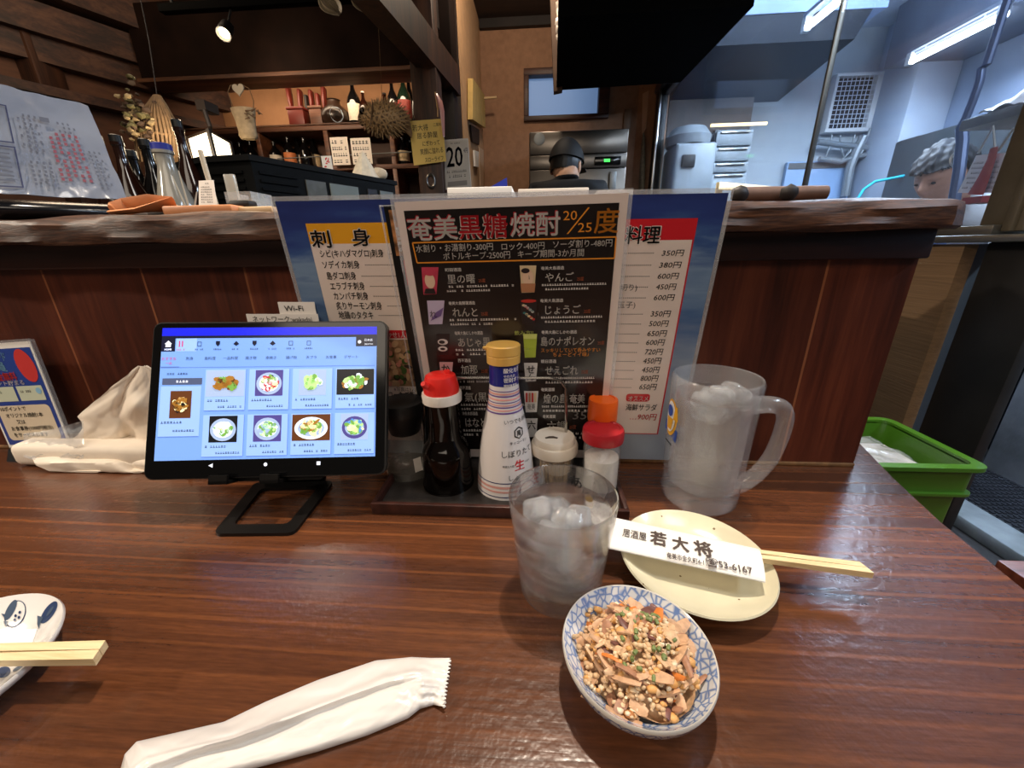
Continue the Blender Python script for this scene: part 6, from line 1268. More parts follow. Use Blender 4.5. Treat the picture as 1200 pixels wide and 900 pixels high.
# dried pufferfish hanging in front of the shelves
Yf = 1.9; a, c, t0, b0 = onY(421, 140, Yf), onY(479, 140, Yf), onY(447, 120, Yf), onY(452, 158, Yf); cf = (a+c)/2; cf.z = (t0.z+b0.z)/2; rx, rz = (c.x-a.x)/2, (t0.z-b0.z)/2
pf_m = new_mat('pufferfish_skin'); n, l, b = nt(pf_m); v = n.new('ShaderNodeTexVoronoi'); v.inputs['Scale'].default_value = 62; v.feature = 'DISTANCE_TO_EDGE'; tc = n.new('ShaderNodeTexCoord'); l.new(tc.outputs['Object'], v.inputs['Vector']); rp = n.new('ShaderNodeValToRGB'); e = rp.color_ramp.elements; e[0].position = .05; e[0].color = lin((176, 142, 98)); e[1].position = .3; e[1].color = lin((78, 58, 40)); l.new(v.outputs['Distance'], rp.inputs[0]); l.new(rp.outputs[0], b.inputs['Base Color']); b.inputs['Roughness'].default_value = .6
pf = thing('pufferfish', 'dried spiny pufferfish hanging in front of the bottle shelf', 'dried fish', cf); mb = MB(); mb.ball(cf, 1, 0, 4, (rx*.9, rz*1.0, rz), 0); build(mb, 'body', pf_m, pf, smooth=60)
mb = MB(); N_ = 260
for k in range(N_):
    z = 1-2*(k+.5)/N_; r = math.sqrt(1-z*z); ph_ = k*2.39996; d = Vector((r*math.cos(ph_), r*math.sin(ph_), z)); q = cf+Vector((d.x*rx*.88, d.y*rz*.98, d.z*rz*.98)); mb.tube([q, q+Vector((d.x, d.y, d.z)).normalized()*.020+Vector((.006, 0, 0))], [.0035, .0005], 5)
build(mb, 'spines', M('spine_straw', (170, 140, 100), .6), pf)
mb = MB(); mb.sheet(lambda u, v: cf+Vector((rx*.80+u*.028, .01*math.sin(v*6), (v-.5)*(.03+.06*u)-.03)), 6, 8, .003); build(mb, 'tail_fin', M('fin_brown', (110, 84, 56), .6), pf, smooth=60); mb = MB(); mb.sheet(lambda u, v: cf+Vector((-rx*.35+.02*v, -rz*.95-.012*u, (v-.5)*.06*(.5+u)-.0)), 5, 6, .003); build(mb, 'belly_fin', M('fin_brown', (110, 84, 56), .6), pf)
mb = MB()
for sy in (-1, 1): mb.ball(cf+Vector((-rx*.72, sy*rz*.55, rz*.35)), .013, 0, 2)
build(mb, 'eyes', black_gloss, pf); mb = MB(); mb.lathe([(.0, 0), (.02, 0), (.024, .008), (.014, .016), (0, .012)], mat=Matrix.Translation(cf+Vector((-rx*.86, 0, 0))) @ Matrix.Rotation(R(-90), 4, 'Y'), seg=14); build(mb, 'mouth', M('fin_brown', (110, 84, 56)), pf)
mb = MB(); mb.tube([cf+Vector((0, 0, rz*.9)), Vector((cf.x, cf.y+.1, 2.10))], .0012, 5); build(mb, 'string', straw, pf)

# yellow note, calendar, pink hook on the post
Yn = 1.935; tlp, trp, brp, blp = onY(479, 142, Yn), onY(518, 139, Yn), onY(523, 189, Yn), onY(485, 194, Yn); o = thing('yellow_note', 'yellow handwritten note pinned to the wooden post', 'note', blp); q = Bil(tlp, trp, brp, blp, .0008); mb = MB(); q.slab(mb, .001); build(mb, 'paper', M('note_yellow', (226, 192, 104), .6), o)
for t_, u, v_, h_, wd_ in (('若大将', .08, .78, .15, .48), ('二周年', .72, .84, .09, .24), ('居る酔屋', .20, .60, .15, .62), ('にぎわって', .34, .42, .13, .52), ('笑顔に溢れる', .24, .23, .15, .70), ('スローライフ', .36, .04, .13, .56)): q.text(t_, u, v_, h_, ink, 1, width=wd_)
q.done('handwriting', o)
Yn = 2.0; tlp, trp, brp, blp = onY(520, 164, Yn), onY(548, 162, Yn), onY(552, 219, Yn), onY(522, 222, Yn); o = thing('wall_calendar', 'tear-off calendar showing a large 20 beside the wooden post', 'calendar', blp); q = Bil(tlp, trp, brp, blp, .0008); mb = MB(); q.slab(mb, .012); build(mb, 'pages', M('calendar_paper', (196, 188, 178), .6), o)
q.text('20', .10, .46, .56, M('calendar_navy', (26, 32, 70), .5), 1, bold=.025, width=.64); q.text('4月', .80, .72, .12, M('calendar_navy', (26, 32, 70)), 1, width=.16); q.dashes(.28, .91, .4, .025, ink_soft, 8, 1); q.dashes(.08, .33, .8, .05, ink_soft, 12, 1); q.dashes(.16, .23, .68, .06, ink_soft, 9, 1, seed=3)
q.rect(.1, .05, .86, .15, M('calendar_grey', (140, 134, 128), .6), 1); q.rect(.0, .965, 1, 1, M('calendar_strip', (206, 200, 194), .5), 1); q.done('print', o)
o = thing('hanging_utensil', 'slim pinkish plastic thing hanging on the wooden post above the yellow note', 'utensil', onY(513, 112, 1.93)); mb = MB(); mb.tube([onY(512, 111, 1.93), onY(515, 118, 1.925), onY(518, 130, 1.92), onY(520, 160, 1.92)], [.010, .016, .014, .006], 10, sq=(1, .5)); build(mb, 'handle', M('pink_plastic', (186, 130, 122), .35, coat=.3), o); mb = MB(); mb.tube([onY(513, 137, 1.93), onY(513, 128, 1.93), onY(510, 108, 1.94)], .003, 6); build(mb, 'peg', M('peg_brass', (190, 150, 100), .4), o)
p = onY(505, 212, 1.945); mb = MB(); mb.lathe([(.018, 0), (.022, .003), (.018, .006), (.014, .003)], seg=20, closed=True, sy=1.5, mat=Matrix.Translation(p) @ Matrix.Rotation(R(90), 4, 'X')); tag(build(mb, 'metal_hook', steel, origin=p), 'small metal ring hook low on the wooden post', 'hook')
# passage side wall: yellow fan and papers
XS = -.419
def on_wall_x(nm, lab, cat, pts, mat, th=.006):
    P4 = [onX(x, y, XS+.004) for x, y in pts]; mb = MB(); nrm = Vector((th, 0, 0)); q4 = [p+nrm for p in P4]; mb.add(P4+q4, [(0, 1, 2, 3), (7, 6, 5, 4), (0, 4, 5, 1), (1, 5, 6, 2), (2, 6, 7, 3), (3, 7, 4, 0)]); return tag(build(mb, nm, mat, smooth=0, origin=P4[3]), lab, cat)
on_wall_x('straw_fan', 'yellowish paper fan hanging on the pale passage wall', 'fan', ((548, 92), (563, 112), (564, 150), (548, 140)), M('fan_yellow', (196, 166, 100), .6, noise=.15, nscale=20), .03)
on_wall_x('brown_board', 'dark brown board hanging below the yellow fan', 'board', ((550, 146), (560, 152), (560, 170), (552, 166)), dark_wood, .01)
on_wall_x('switch_plate', 'white switch plate on the pale passage wall beside the calendar', 'switch', ((554, 176), (559, 178), (559, 196), (555, 195)), paper_bright, .012)
on_wall_x('wall_paper_notice', 'plain pale paper taped low on the passage wall', 'paper', ((561, 172), (566, 176), (566, 218), (562, 218)), M('paper_tan', (206, 172, 140), .7), .004)
a = onY(575, 115, 3.1); mb = MB(); mb.tube([(-.419, 3.1, a.z), (-.30, 3.1, a.z+.003)], .008, 8); tag(build(mb, 'wall_peg', M('peg_pale', (200, 170, 130), .5), origin=(-.419, 3.1, a.z)), 'short pale wooden peg sticking out of the passage wall', 'peg')
# blue box edge behind the ledge
p = onY(584, 214, .98); mb = MB(); mb.hexa([(p.x-.035, .95, KZ), (p.x+.03, .95, KZ), (p.x+.03, 1.05, KZ), (p.x-.035, 1.05, KZ), onY(573, 220, .95), onY(594, 208, .95), onY(594, 210, 1.05), onY(575, 219, 1.05)]); tag(build(mb, 'blue_box', M('blue_plastic', (36, 54, 170), .4), smooth=0, origin=(p.x, 1, KZ)), 'bright blue plastic box top rising behind the left white paper pad', 'box')

# ceiling: rail with spotlight, hanging leaves
a, c = onY(190, 16, 1.75), onY(330, 3, 1.75); mb = MB(); zt_ = a.z
o = thing('track_rail', 'dark lighting rail under the ceiling over the display case', 'light rail', (a.x, 1.75, zt_)); mb.box((a.x, 1.735, zt_), (c.x+.4, 1.765, zt_+.025), bev=.002); build(mb, 'rail', M('rail_black', (6, 6, 6), .9, spec=.05), o)
mb = MB(); 
for x in (a.x+.05, c.x+.3): mb.tube([(x, 1.75, zt_+.02), (x, 1.75, 2.42)], .006, 8)
build(mb, 'hanger_rods', black, o)
p = onY(262, 40, 1.68); sp_ = thing('spotlight', 'small lit spotlight hanging from the dark ceiling rail', 'spotlight', (p.x, 1.75, zt_)); dv = Vector((.12, -.72, -.68)).normalized(); rot = dv.to_track_quat('Z', 'Y').to_matrix().to_4x4()
mb = MB(); mb.lathe([(0, -.07), (.016, -.07), (.022, -.06), (.024, 0), (.021, 0), (.018, -.012), (0, -.012)], mat=Matrix.Translation(p) @ rot, seg=24); build(mb, 'housing', black, sp_); mb = MB(); mb.lathe([(0, -.010), (.0175, -.010), (.012, -.004), (0, -.002)], mat=Matrix.Translation(p) @ rot, seg=20); build(mb, 'bulb', M('bulb_glow', (255, 230, 190), .5, emit=(255, 214, 160), estr=26), sp_)
mb = MB(); mb.tube([p-dv*.05, Vector((p.x, 1.75, zt_))], .004, 8); build(mb, 'stem', black, sp_)
lamp('spotlight_light', 'SPOT', p+dv*.03, 9, (1, .78, .5), p+dv, spot_size=R(90), spot_blend=.8, shadow_soft_size=.02)
for k, (pa, pb, lab) in enumerate((((376, -6), (397, 15), 'pale dried leaf hanging from the beam, larger left one'), ((413, -4), (430, 13), 'pale dried leaf hanging from the beam, narrow right one'))):
    q0, q1 = onY(*pa, 1.6), onY(*pb, 1.6); sd = Vector((.6, .3, .5)).normalized()*(.032-.014*k); mb = MB(); mb.sheet(lambda u, v: q0.lerp(q1, u)+sd*((v-.5)*2*math.sin(math.pi*(u*.92+.05))**.7)+Vector((0, .01*math.sin(v*20), 0)), 16, 14, .002)
    mb.tube([q0, q0+Vector((-.02, .05, .3))], .0012, 5); tag(build(mb, 'dried_leaf', M('pale_leaf', (168, 154, 130), .6), origin=q0, smooth=60), lab, 'dried leaf', 'dried leaves under the ceiling')

# ---------------- fridge, hood and cook at the back
x0, x1, zt_ = onY(620, 155, 2.62).x, onY(738, 150, 2.62).x, onY(680, 152, 2.62).z; o = thing('fridge', 'tall stainless steel fridge with a dark control panel at the back of the passage', 'fridge', (.27, 3.0, 0))
fs = M('fridge_steel', (118, 111, 104), .30, metal=1.0, noise=.05, nscale=14, stretch=(1, 1, .1)); mb = MB(); mb.box((x0, 2.62+.02, .06), (x1, 3.245, zt_), bev=.006); build(mb, 'cabinet_body', fs, o)
zA = onY(620, 182, 2.62).z; zB_ = onY(620, 199, 2.62).z
for nm, z0_, z1_ in (('top_cover', zA, zt_-.003), ('control_strip', zB_, zA-.004), ('door', .75, zB_-.004), ('door', .08, .745)):
    mb = MB(); mb.box((x0+.004, 2.62, z0_), (x1-.004, 2.638, z1_), bev=.004); d_ = build(mb, nm, fs, o)
    if nm == 'door': mb = MB(); mb.box((x1-.10, 2.60, z1_-.16), (x1-.06, 2.62, z1_-.02), bev=.004); build(mb, 'handle', steel_dull, d_)
FY = 2.619; a, c = onY(697, 184, FY), onY(727, 193, FY); mb = MB(); mb.box((a.x, FY-.008, c.z), (c.x, FY, a.z), bev=.002); cp_ = build(mb, 'control_panel', black_gloss, o)
g_ = Print((a.x, FY-.008, c.z), (1, 0, 0), (0, 0, 1), .0006); grn = M('led_green', (60, 220, 90), .4, emit=(70, 230, 90), estr=2.5); w_, h_ = c.x-a.x, a.z-c.z
for u in (.36, .44, .52): g_.frame(w_*u, h_*.35, w_*(u+.06), h_*.7, h_*.08, grn, 1)
g_.done('display', cp_); p = onY(632, 163, FY); mb = MB(); mb.lathe([(0, 0), (.032, 0), (.032, .004), (.02, .006), (0, .006)], mat=Matrix.Translation(p) @ Matrix.Rotation(R(90), 4, 'X'), seg=24); build(mb, 'badge', steel_dull, o)
p = onY(734, 140, 3.25); mb = MB(); mb.box((p.x-.02, 3.235, p.z-.09), (p.x+.03, 3.249, p.z+.06), bev=.004); tag(build(mb, 'wall_outlet', M('outlet_tan', (120, 90, 66), .5), origin=p), 'small brown outlet plate on the back wall above the fridge corner', 'outlet')
# black duct hood hanging from the ceiling, with a peeling edge strip
hx0 = onY(652, 108, 2.5).x; o = thing('duct_hood', 'large matt black hood hanging from the ceiling in front of the small window', 'hood', ((hx0+.74)/2, 2.0, 2.42)); zl, zr_ = onY(652, 106, 2.5).z, onY(765, 98, 2.5).z
hb0 = onY(650, 2, 1.75); mb = MB(); mb.hexa([(hx0*.72, 1.75, zl-.02), (.735, 1.75, zl-.02), (.735, 2.5, zr_), (hx0, 2.5, zl), (hx0*.72, 1.75, 2.418), (.735, 1.75, 2.418), (.735, 2.5, 2.418), (hx0, 2.5, 2.418)]); build(mb, 'hood_body', M('hood_black', (5, 5, 5), .95, spec=.05), o, smooth=0)
e0, e1 = onY(642, -8, 2.47), onY(650, 108, 2.47); mb = MB(); mb.hexa([(e1.x-.004, 2.46, e1.z), (e1.x+.04, 2.44, e1.z), (e1.x+.04, 2.49, e1.z), (e1.x-.004, 2.51, e1.z), (e0.x-.006, 2.46, 2.418), (e0.x+.06, 2.44, 2.418), (e0.x+.06, 2.49, 2.418), (e0.x-.006, 2.51, 2.418)]); build(mb, 'edge_board', M('edge_tan', (84, 62, 47), .7, noise=.2, nscale=14), o, smooth=0)
mb = MB(); rd = random.Random(6)
for k in range(26): q = onY(656+rd.uniform(-2, 4), 2+k*1.9, 2.42); mb.ball(q, rd.uniform(.010, .02), 0, 1, (1, .4, 1.3), .3)
q = onY(658, 88, 2.42); mb.ball(q, .03, 0, 1, (.8, .3, 1.2), .3); build(mb, 'peeling_tape', M('silver_tape', (170, 160, 150), .35, metal=.4), o)
# papers on the corner wall piece
CP, CN = Vector((.68, BY, 0)), Vector((-.17, -.12, 0)).normalized()
def on_corner(px, py, lift=.004): d = _ray(px, py); return CAM+d*((CP+CN*lift-CAM).dot(CN)/d.dot(CN))
c4 = [on_corner(753, 110), on_corner(760, 106), on_corner(757, 150), on_corner(752, 158)]; mb = MB(); mb.add(c4+[p-CN*.0035 for p in c4], [(0, 1, 2, 3), (7, 6, 5, 4), (0, 4, 5, 1), (1, 5, 6, 2), (2, 6, 7, 3), (3, 7, 4, 0)]); tag(build(mb, 'order_list', M('list_paper', (186, 150, 122), .7), smooth=0, origin=c4[3]), 'narrow paper list hanging on the corner beside the glazed partition', 'paper')
mb = MB(); mb.tube([on_corner(754, 156, .02), on_corner(753, 190, .022), on_corner(752, 225, .024)], [.012, .03, .035], 10, sq=(1, .6)); tag(build(mb, 'hanging_cloth', M('cloth_olive', (110, 96, 74), .8, noise=.3, nscale=50), origin=on_corner(754, 156, .02)), 'patterned cloth hanging under the narrow paper list', 'cloth')
# ================================================================== SECOND KITCHEN, RIGHT-HAND SIDE, PEOPLE
# fluorescent tubes
tube_m = M('tube_glow', (235, 244, 255), .4, emit=(222, 238, 255), estr=22)
def tube_lamp(lab, p0, p1, r, body=True):
    o = thing('fluorescent_lamp', lab, 'lamp', (p0+p1)/2); mb = MB(); mb.tube([p0, p1], r, 12); build(mb, 'tube', tube_m, o)
    d = (p1-p0).normalized(); mb = MB()
    for q, s_ in ((p0, -1), (p1, 1)): mb.box((q.x-.016, min(q.y, q.y+s_*.03), q.z-.016), (q.x+.016, max(q.y, q.y+s_*.03), q.z+.062))
    build(mb, 'socket', M('socket_white', (200, 206, 212), .5), o)
    mb = MB(); mb.box((p0.x-.018, min(p0.y, p1.y), p0.z+.045), (p0.x+.018, max(p0.y, p1.y), p0.z+.065), bev=.004); build(mb, 'fixture', M('fixture_white', (120, 128, 142), .4), o)
    mb = MB()
    for q in (p0.lerp(p1, .2), p0.lerp(p1, .8)): mb.tube([(q.x, q.y, q.z+.058), (q.x, q.y, 2.36 if q.x < 2 else 2.03)], .004, 8)
    build(mb, 'hanger_rods', M('socket_white', (200, 206, 212)), o)
    return o
p0, p1 = onX(1064, 72, 2.22), onX(1178, 19, 2.22); zc_ = (p0.z+p1.z)/2; p0.z = p1.z = zc_; tube_lamp('bright fluorescent tube under the soffit on the far right of the second kitchen', p0, p1, .016)
p0, p1 = onX(942, 35, 1.35), onX(992, -2, 1.35); zc_ = p0.z; p1.z = zc_; p1.y -= .45; tube_lamp('bright fluorescent tube near the ceiling seen beside the mullion', p0, p1, .016)
lamp('tube_light_far', 'AREA', (1.42, 2.1, zc_-.03), 36, COOL, (1.42, 2.1, 0), shape='RECTANGLE', size=.12, size_y=1.0)
lamp('ceiling_fill_far', 'AREA', (1.50, 2.1, zc_+.08), 60, COOL, (1.42, 2.1, 3), shape='RECTANGLE', size=.12, size_y=1.0)  # added upward fill that brightens the kitchen ceiling and the panel above the hood
lamp('tube_light_right', 'AREA', (2.18, 2.6, 1.93), 14, COOL, (1.9, 2.6, 0), shape='RECTANGLE', size=.1, size_y=.6)
tube_lamp('added out-of-view fluorescent tube over the front of the second kitchen', Vector((1.55, -.35, 2.22)), Vector((1.55, .35, 2.22)), .016)  # tube added out of view to go with the fill on the concrete wall
lamp('front_fill_light', 'AREA', (1.6, .0, 2.19), 22, COOL, (1.8, .7, .3), shape='RECTANGLE', size=.12, size_y=.7)  # added fill for the concrete wall and mat
# range hood and warm strip
o = thing('range_hood', 'dark wide range hood on the far wall behind the glass', 'hood', (1.4, 3.2, 2.1)); a, c = onY(806, 97, 2.9), onY(950, 62, 2.9)
mb = MB(); mb.hexa([(.92, 2.75, 2.03), (1.72, 2.75, 2.03), (1.72, KY-.002, 1.95), (.92, KY-.002, 1.95), (.92, 2.75, 2.16), (1.78, 2.75, 2.16), (1.78, KY-.002, 2.16), (.92, KY-.002, 2.16)]); build(mb, 'hood_body', M('hood_dark_steel', (20, 22, 30), .5, metal=.2), o, smooth=0)
mb = MB(); mb.hexa([(.92, 2.745, 2.16), (1.85, 2.745, 2.16), (1.85, KY-.002, 2.16), (.92, KY-.002, 2.16), (.92, 2.745, 2.355), (1.85, 2.745, 2.355), (1.85, KY-.002, 2.355), (.92, KY-.002, 2.355)]); build(mb, 'upper_panel', M('panel_blue_grey', (150, 172, 214), .4, noise=.15, nscale=5), o, smooth=0)
mb = MB(); mb.box((.92, KY-.12, 1.70), (1.50, KY-.002, 1.95)); build(mb, 'rear_shelf', M('brown_grey', (92, 86, 84), .5, noise=.2, nscale=6), o, smooth=0)
p0, p1 = onY(833, 147, 3.25), onY(899, 142, 3.25); mb = MB(); mb.tube([p0, Vector((p1.x, p1.y, p0.z))], .010, 10); warm_t = build(mb, 'strip_light', M('strip_glow', (255, 236, 190), .4, emit=(255, 226, 170), estr=2.5)); tag(warm_t, 'thin warm strip light over the steel cabinets behind the glass', 'lamp')
# steel cabinets and a pot in the far left corner of that kitchen
o = thing('steel_cabinet', 'stainless steel cabinet with stacked door panels behind the glass', 'cabinet', (1.35, 3.3, 0)); x0, x1 = onY(836, 180, 3.1).x, onY(880, 180, 3.1).x; zt_ = onY(850, 151, 3.1).z
cs_m = M('cabinet_steel', (132, 140, 146), .5, metal=.25, noise=.1, nscale=10); mb = MB(); mb.box((x0, 3.12, 0), (x1, KY-.13, zt_), bev=.005); build(mb, 'body', cs_m, o)
zz = [zt_-.005, onY(850, 172, 3.1).z, onY(850, 190, 3.1).z, onY(850, 203, 3.1).z, 1.05, .5, .05]
for k in range(len(zz)-1):
    mb = MB(); mb.box((x0+.006, 3.10, zz[k+1]+.006), (x1-.006, 3.118, zz[k]-.004), bev=.004); d_ = build(mb, 'drawer_front', cs_m, o); mb = MB(); mb.box((x0+.03, 3.088, zz[k]-.022), (x1-.03, 3.10, zz[k]-.012), bev=.002); build(mb, 'handle', steel, d_)
o = thing('rice_warmer', 'rounded steel cooking appliance on the left behind the glass', 'appliance', (1.05, 2.9, 0)); a, c = onY(782, 220, 2.9), onY(834, 170, 2.9)
mb = MB(); mb.box((a.x, 2.8, .95), (c.x, 3.08, c.z), bev=.02, seg=3); build(mb, 'body', cs_m, o); mb = MB(); q = onY(808, 163, 2.9); mb.lathe([(0, c.z), (.13, c.z), (.14, c.z+.05), (.10, c.z+.10), (.02, c.z+.12), (0, c.z+.12)], (q.x, 2.93), 32); build(mb, 'lid', cs_m, o); mb = MB(); mb.box((a.x+.04, 2.785, c.z-.14), (a.x+.12, 2.80, c.z-.07), bev=.005); build(mb, 'control_box', black, o)
mb = MB(); mb.box((.86, 2.70, 0), (1.95, 3.08, .948), bev=.005); tag(build(mb, 'steel_workbench', steel_dull, origin=(1.4, 2.9, 0)), 'steel workbench under the appliances behind the glass', 'bench')
# ventilation unit with a wire grille on the far wall
KYf = KY-.012; c4 = [onY(972, 90, KYf), onY(1036, 87, KYf), onY(1021, 157, KYf), onY(960, 158, KYf)]; x0, x1 = c4[3].x, c4[2].x; z0_, z1_ = c4[3].z, c4[0].z
o = thing('ventilation_unit', 'grey wall ventilation unit with a square wire grille behind the glass', 'fan unit', ((x0+x1)/2, KYf, z0_)); mb = MB()
for a in (((x0, KYf-.06, z0_), (x1, KYf, z0_+.025)), ((x0, KYf-.06, z1_-.02), (x1, KYf, z1_)), ((x0, KYf-.06, z0_+.025), (x0+.02, KYf, z1_-.02)), ((x1-.09, KYf-.06, z0_+.025), (x1, KYf, z1_-.02))): mb.box(*a, bev=.003)
build(mb, 'casing', M('unit_white', (206, 210, 216), .45), o); mb = MB(); mb.box((x0+.02, KYf-.02, z0_+.025), (x1-.09, KYf, z1_-.02)); build(mb, 'dark_interior', M('vent_dark', (20, 24, 38), .6), o)
mb = MB(); w_ = x1-.09-x0-.02; h_ = z1_-z0_-.045
for k in range(1, 9): x = x0+.02+w_*k/9; mb.tube([(x, KYf-.058, z0_+.025), (x, KYf-.058, z1_-.02)], .0024, 6)
for k in range(1, 11): z = z0_+.025+h_*k/11; mb.tube([(x0+.02, KYf-.055, z), (x1-.09, KYf-.055, z)], .0024, 6)
build(mb, 'grille', M('grille_white', (206, 214, 226), .4), o)
# pipes and cables under it
pm = M('pipe_grey', (128, 136, 144), .4, metal=.4); o = thing('pipework', 'tangle of grey pipes and hoses below the wire grille unit', 'pipes', onY(990, 180, 3.4))
for pts, r in ((((1012, 160), (1004, 176), (996, 196), (990, 230)), .030), (((958, 166), (985, 170), (1012, 172), (1024, 178)), .02), (((975, 158), (972, 172), (968, 184)), .006), (((985, 158), (984, 170), (990, 186)), .006), (((1002, 158), (996, 178), (984, 190)), .006), (((1020, 150), (1010, 178), (998, 196)), .008), (((960, 186), (985, 190), (1000, 184), (1016, 182)), .016)):
    mb = MB(); mb.tube([onY(x, y, 3.36) for x, y in pts], r, 10); build(mb, 'pipe', pm, o)
mb = MB(); q = [onY(x, y, 2.8) for x, y in ((1002, 238), (1012, 222), (1025, 213), (1045, 209), (1060, 206))]; q = [Vector((q[0].x, 2.8, .95))]+q+[Vector((2.219, 2.8, q[-1].z+.0))]; mb.tube(q, .008, 8); tag(build(mb, 'blue_hose', M('hose_cyan', (40, 170, 200), .4), origin=q[0]), 'thin turquoise hose curving behind the right end of the ledge', 'hose')
a, c = onY(922, 182, KYf), onY(1000, 240, KYf); o = thing('blue_cabinet', 'flat blue-grey panelled cabinet low on the far wall behind the glass', 'cabinet', (a.x, KYf, 0)); mb = MB(); mb.box((a.x, KYf-.035, 0), (2.34, KYf, a.z-.05), bev=.004); build(mb, 'body', M('panel_sky', (130, 158, 196), .45), o); mb = MB(); mb.box((a.x+.01, KYf-.040, a.z-.10), (2.33, KYf-.035, a.z-.06)); build(mb, 'top_rail', M('rail_grey', (96, 96, 98), .5), o)
mb = MB(); mb.box((2.36, 2.95, 0), (2.61, 3.095, 1.60), bev=.004); o_ = tag(build(mb, 'dark_cupboard', grey_dark, origin=(2.5, 3, 0)), 'dark grey cupboard against the right wall behind the older cook', 'cupboard')
mb = MB(); mb.box((2.22, 1.35, 0), (2.60, 2.93, 1.56), bev=.004); tag(build(mb, 'dark_counter_unit', M('unit_grey', (44, 50, 56), .5, noise=.1, nscale=6), origin=(2.4, 2, 0)), 'tall dark grey kitchen unit running along the right wall', 'unit')
# inner shelf, gas pipe and hanging papers close to the glass
mb = MB(); q0, q1 = onX(1144, 137, 1.02), onX(1215, 124, 1.02); z = (q0.z+q1.z)/2; mb.box((.99, q1.y-.1, z-.022), (1.16, q0.y, z), bev=.002); o = thing('wall_shelf', 'grey steel shelf hanging inside the glass at the far right', 'shelf', (1, q0.y, z)); build(mb, 'shelf_board', steel_dull, o)
mb = MB(); mb.tube([(1.14, q1.y-.07, z), (1.14, q1.y-.07, 2.36)], .006, 8); build(mb, 'hanger', steel_dull, o)
p = onX(1185, 117, 1.0); mb = MB(); mb.sheet(lambda u, v: Vector((p.x-.01+.13*u, p.y+.05-.12*v+.0*u, z+.001+.05*math.sin(u*3.1)*math.sin(v*3.1)+.008*cloud(u*6, v*6))), 16, 16, .003); mb.prism([(p.x, p.y-.06), (p.x+.10, p.y-.06), (p.x+.10, p.y+.04), (p.x, p.y+.04)], z+.0005, z+.012); tag(build(mb, 'packet', M('packet_blue_white', (200, 206, 220), .4, noise=.35, nscale=20), origin=(p.x, p.y, z)), 'blue and white packet lying on the steel shelf at the far right', 'packet')
mb = MB(); q = [Vector((1.25, onX(1156, 76, 1.25).y, 2.36))]+[onX(x, y, 1.25) for x, y in ((1156, 76), (1150, 80), (1148, 95), (1140, 118), (1132, 138), (1127, 150), (1128, 165), (1124, 200), (1118, 236))]; q.append(Vector((q[-1].x, q[-1].y, 0))); mb.tube(q, [.010]*6+[.014]*5, 10); tag(build(mb, 'gas_pipe', M('pipe_blue_grey', (84, 100, 136), .4, metal=.3), origin=q[-1]), 'blue-grey gas hose and pipe running down inside the glass', 'pipe')
p = onX(1123, 187, 1.262); mb = MB(); mb.lathe([(.022, -.003), (.026, 0), (.022, .003), (.019, 0)], seg=28, closed=True, mat=Matrix.Translation(p) @ Matrix.Rotation(R(80), 4, 'X')); tag(build(mb, 'white_ring', M('ring_white', (214, 214, 206), .4), origin=p), 'white ring hanging behind the gas pipe beside the older cook', 'ring')
XP = .865; c4 = [onX(1144, 182, XP), onX(1178, 179, XP), onX(1168, 226, XP), onX(1122, 226, XP)]; o = thing('order_sheets', 'white order sheets with a red strap hanging inside the glass at the right', 'papers', c4[3]); q = Bil(*c4, lift=.001); mb = MB(); q.slab(mb, .004); build(mb, 'sheet', M('sheet_white', (216, 222, 236), .5, noise=.06, nscale=30), o, smooth=0)
for k in range(6): q.dashes(.08, .12+.13*k, .38, .05, ink_soft, 7, 1, seed=k); q.dashes(.62, .12+.13*k, .32, .05, ink_soft, 6, 1, seed=k+9)
q.done('writing', o); mb = MB(); pts = [onX(1165, 173, XP-.008), onX(1162, 186, XP-.008), onX(1152, 210, XP-.008), onX(1143, 228, XP-.008)]; mb.tube(pts, [.007, .008, .012, .016], 8, sq=(1, .3)); build(mb, 'red_strap', M('strap_red', (150, 44, 50), .5), o); mb = MB(); mb.tube([onX(1146, 180, XP), onX(1164, 148, XP), onX(1166, 174, XP)], .002, 6); mb.tube([onX(1170, 177, XP), onX(1188, 150, XP)], .002, 6); build(mb, 'hanging_string', M('string_grey', (150, 150, 150), .6), o)
q0, q1 = onX(1142, 229, XP), onX(1165, 229, XP); mb = MB(); mb.box((XP-.02, q1.y, q1.z-.012), (XP+.02, q0.y, q1.z)); build(mb, 'red_clip_bar', M('strap_red', (150, 44, 50)), o)

# ---------------- green crate on a stool, bench corner
gz = .685; cr0, cr1 = onZ(1146, 547, gz), onZ(1050, 492, gz); gx1 = (cr0.x+cr1.x)/2; gy0, gy1 = cr0.y, cr1.y+.005; gx0 = .445; gb = .555
grn = M('crate_green', (68, 116, 30), .35, coat=.2, sss=.0); o = thing('green_crate', 'bright green plastic crate with black lettering beside the end of the table', 'crate', ((gx0+gx1)/2, (gy0+gy1)/2, gb))
def ring(z, d, th, mb, z2):
    r = .014; a = [(gx0-d, gy0-d), (gx1+d, gy0-d), (gx1+d, gy1+d), (gx0-d, gy1+d)]; b2 = [(gx0-d+th, gy0-d+th), (gx1+d-th, gy0-d+th), (gx1+d-th, gy1+d-th), (gx0-d+th, gy1+d-th)]
    ra = [(p.x, p.y) for p in rounded([Vector((x, y, 0)) for x, y in a], r+d, 5)]; rb_ = [(p.x, p.y) for p in rounded([Vector((x, y, 0)) for x, y in b2], r, 5)]; n_ = len(ra)
    vs = [(x, y, z) for x, y in ra]+[(x, y, z) for x, y in rb_]+[(x, y, z2) for x, y in ra]+[(x, y, z2) for x, y in rb_]; fs = []
    for i in range(n_):
        j = (i+1) % n_; fs += [(j, i, i+n_, j+n_), (i+2*n_, j+2*n_, j+3*n_, i+3*n_), (i, j, j+2*n_, i+2*n_), (j+n_, i+n_, i+3*n_, j+3*n_)]
    mb.add(vs, fs)
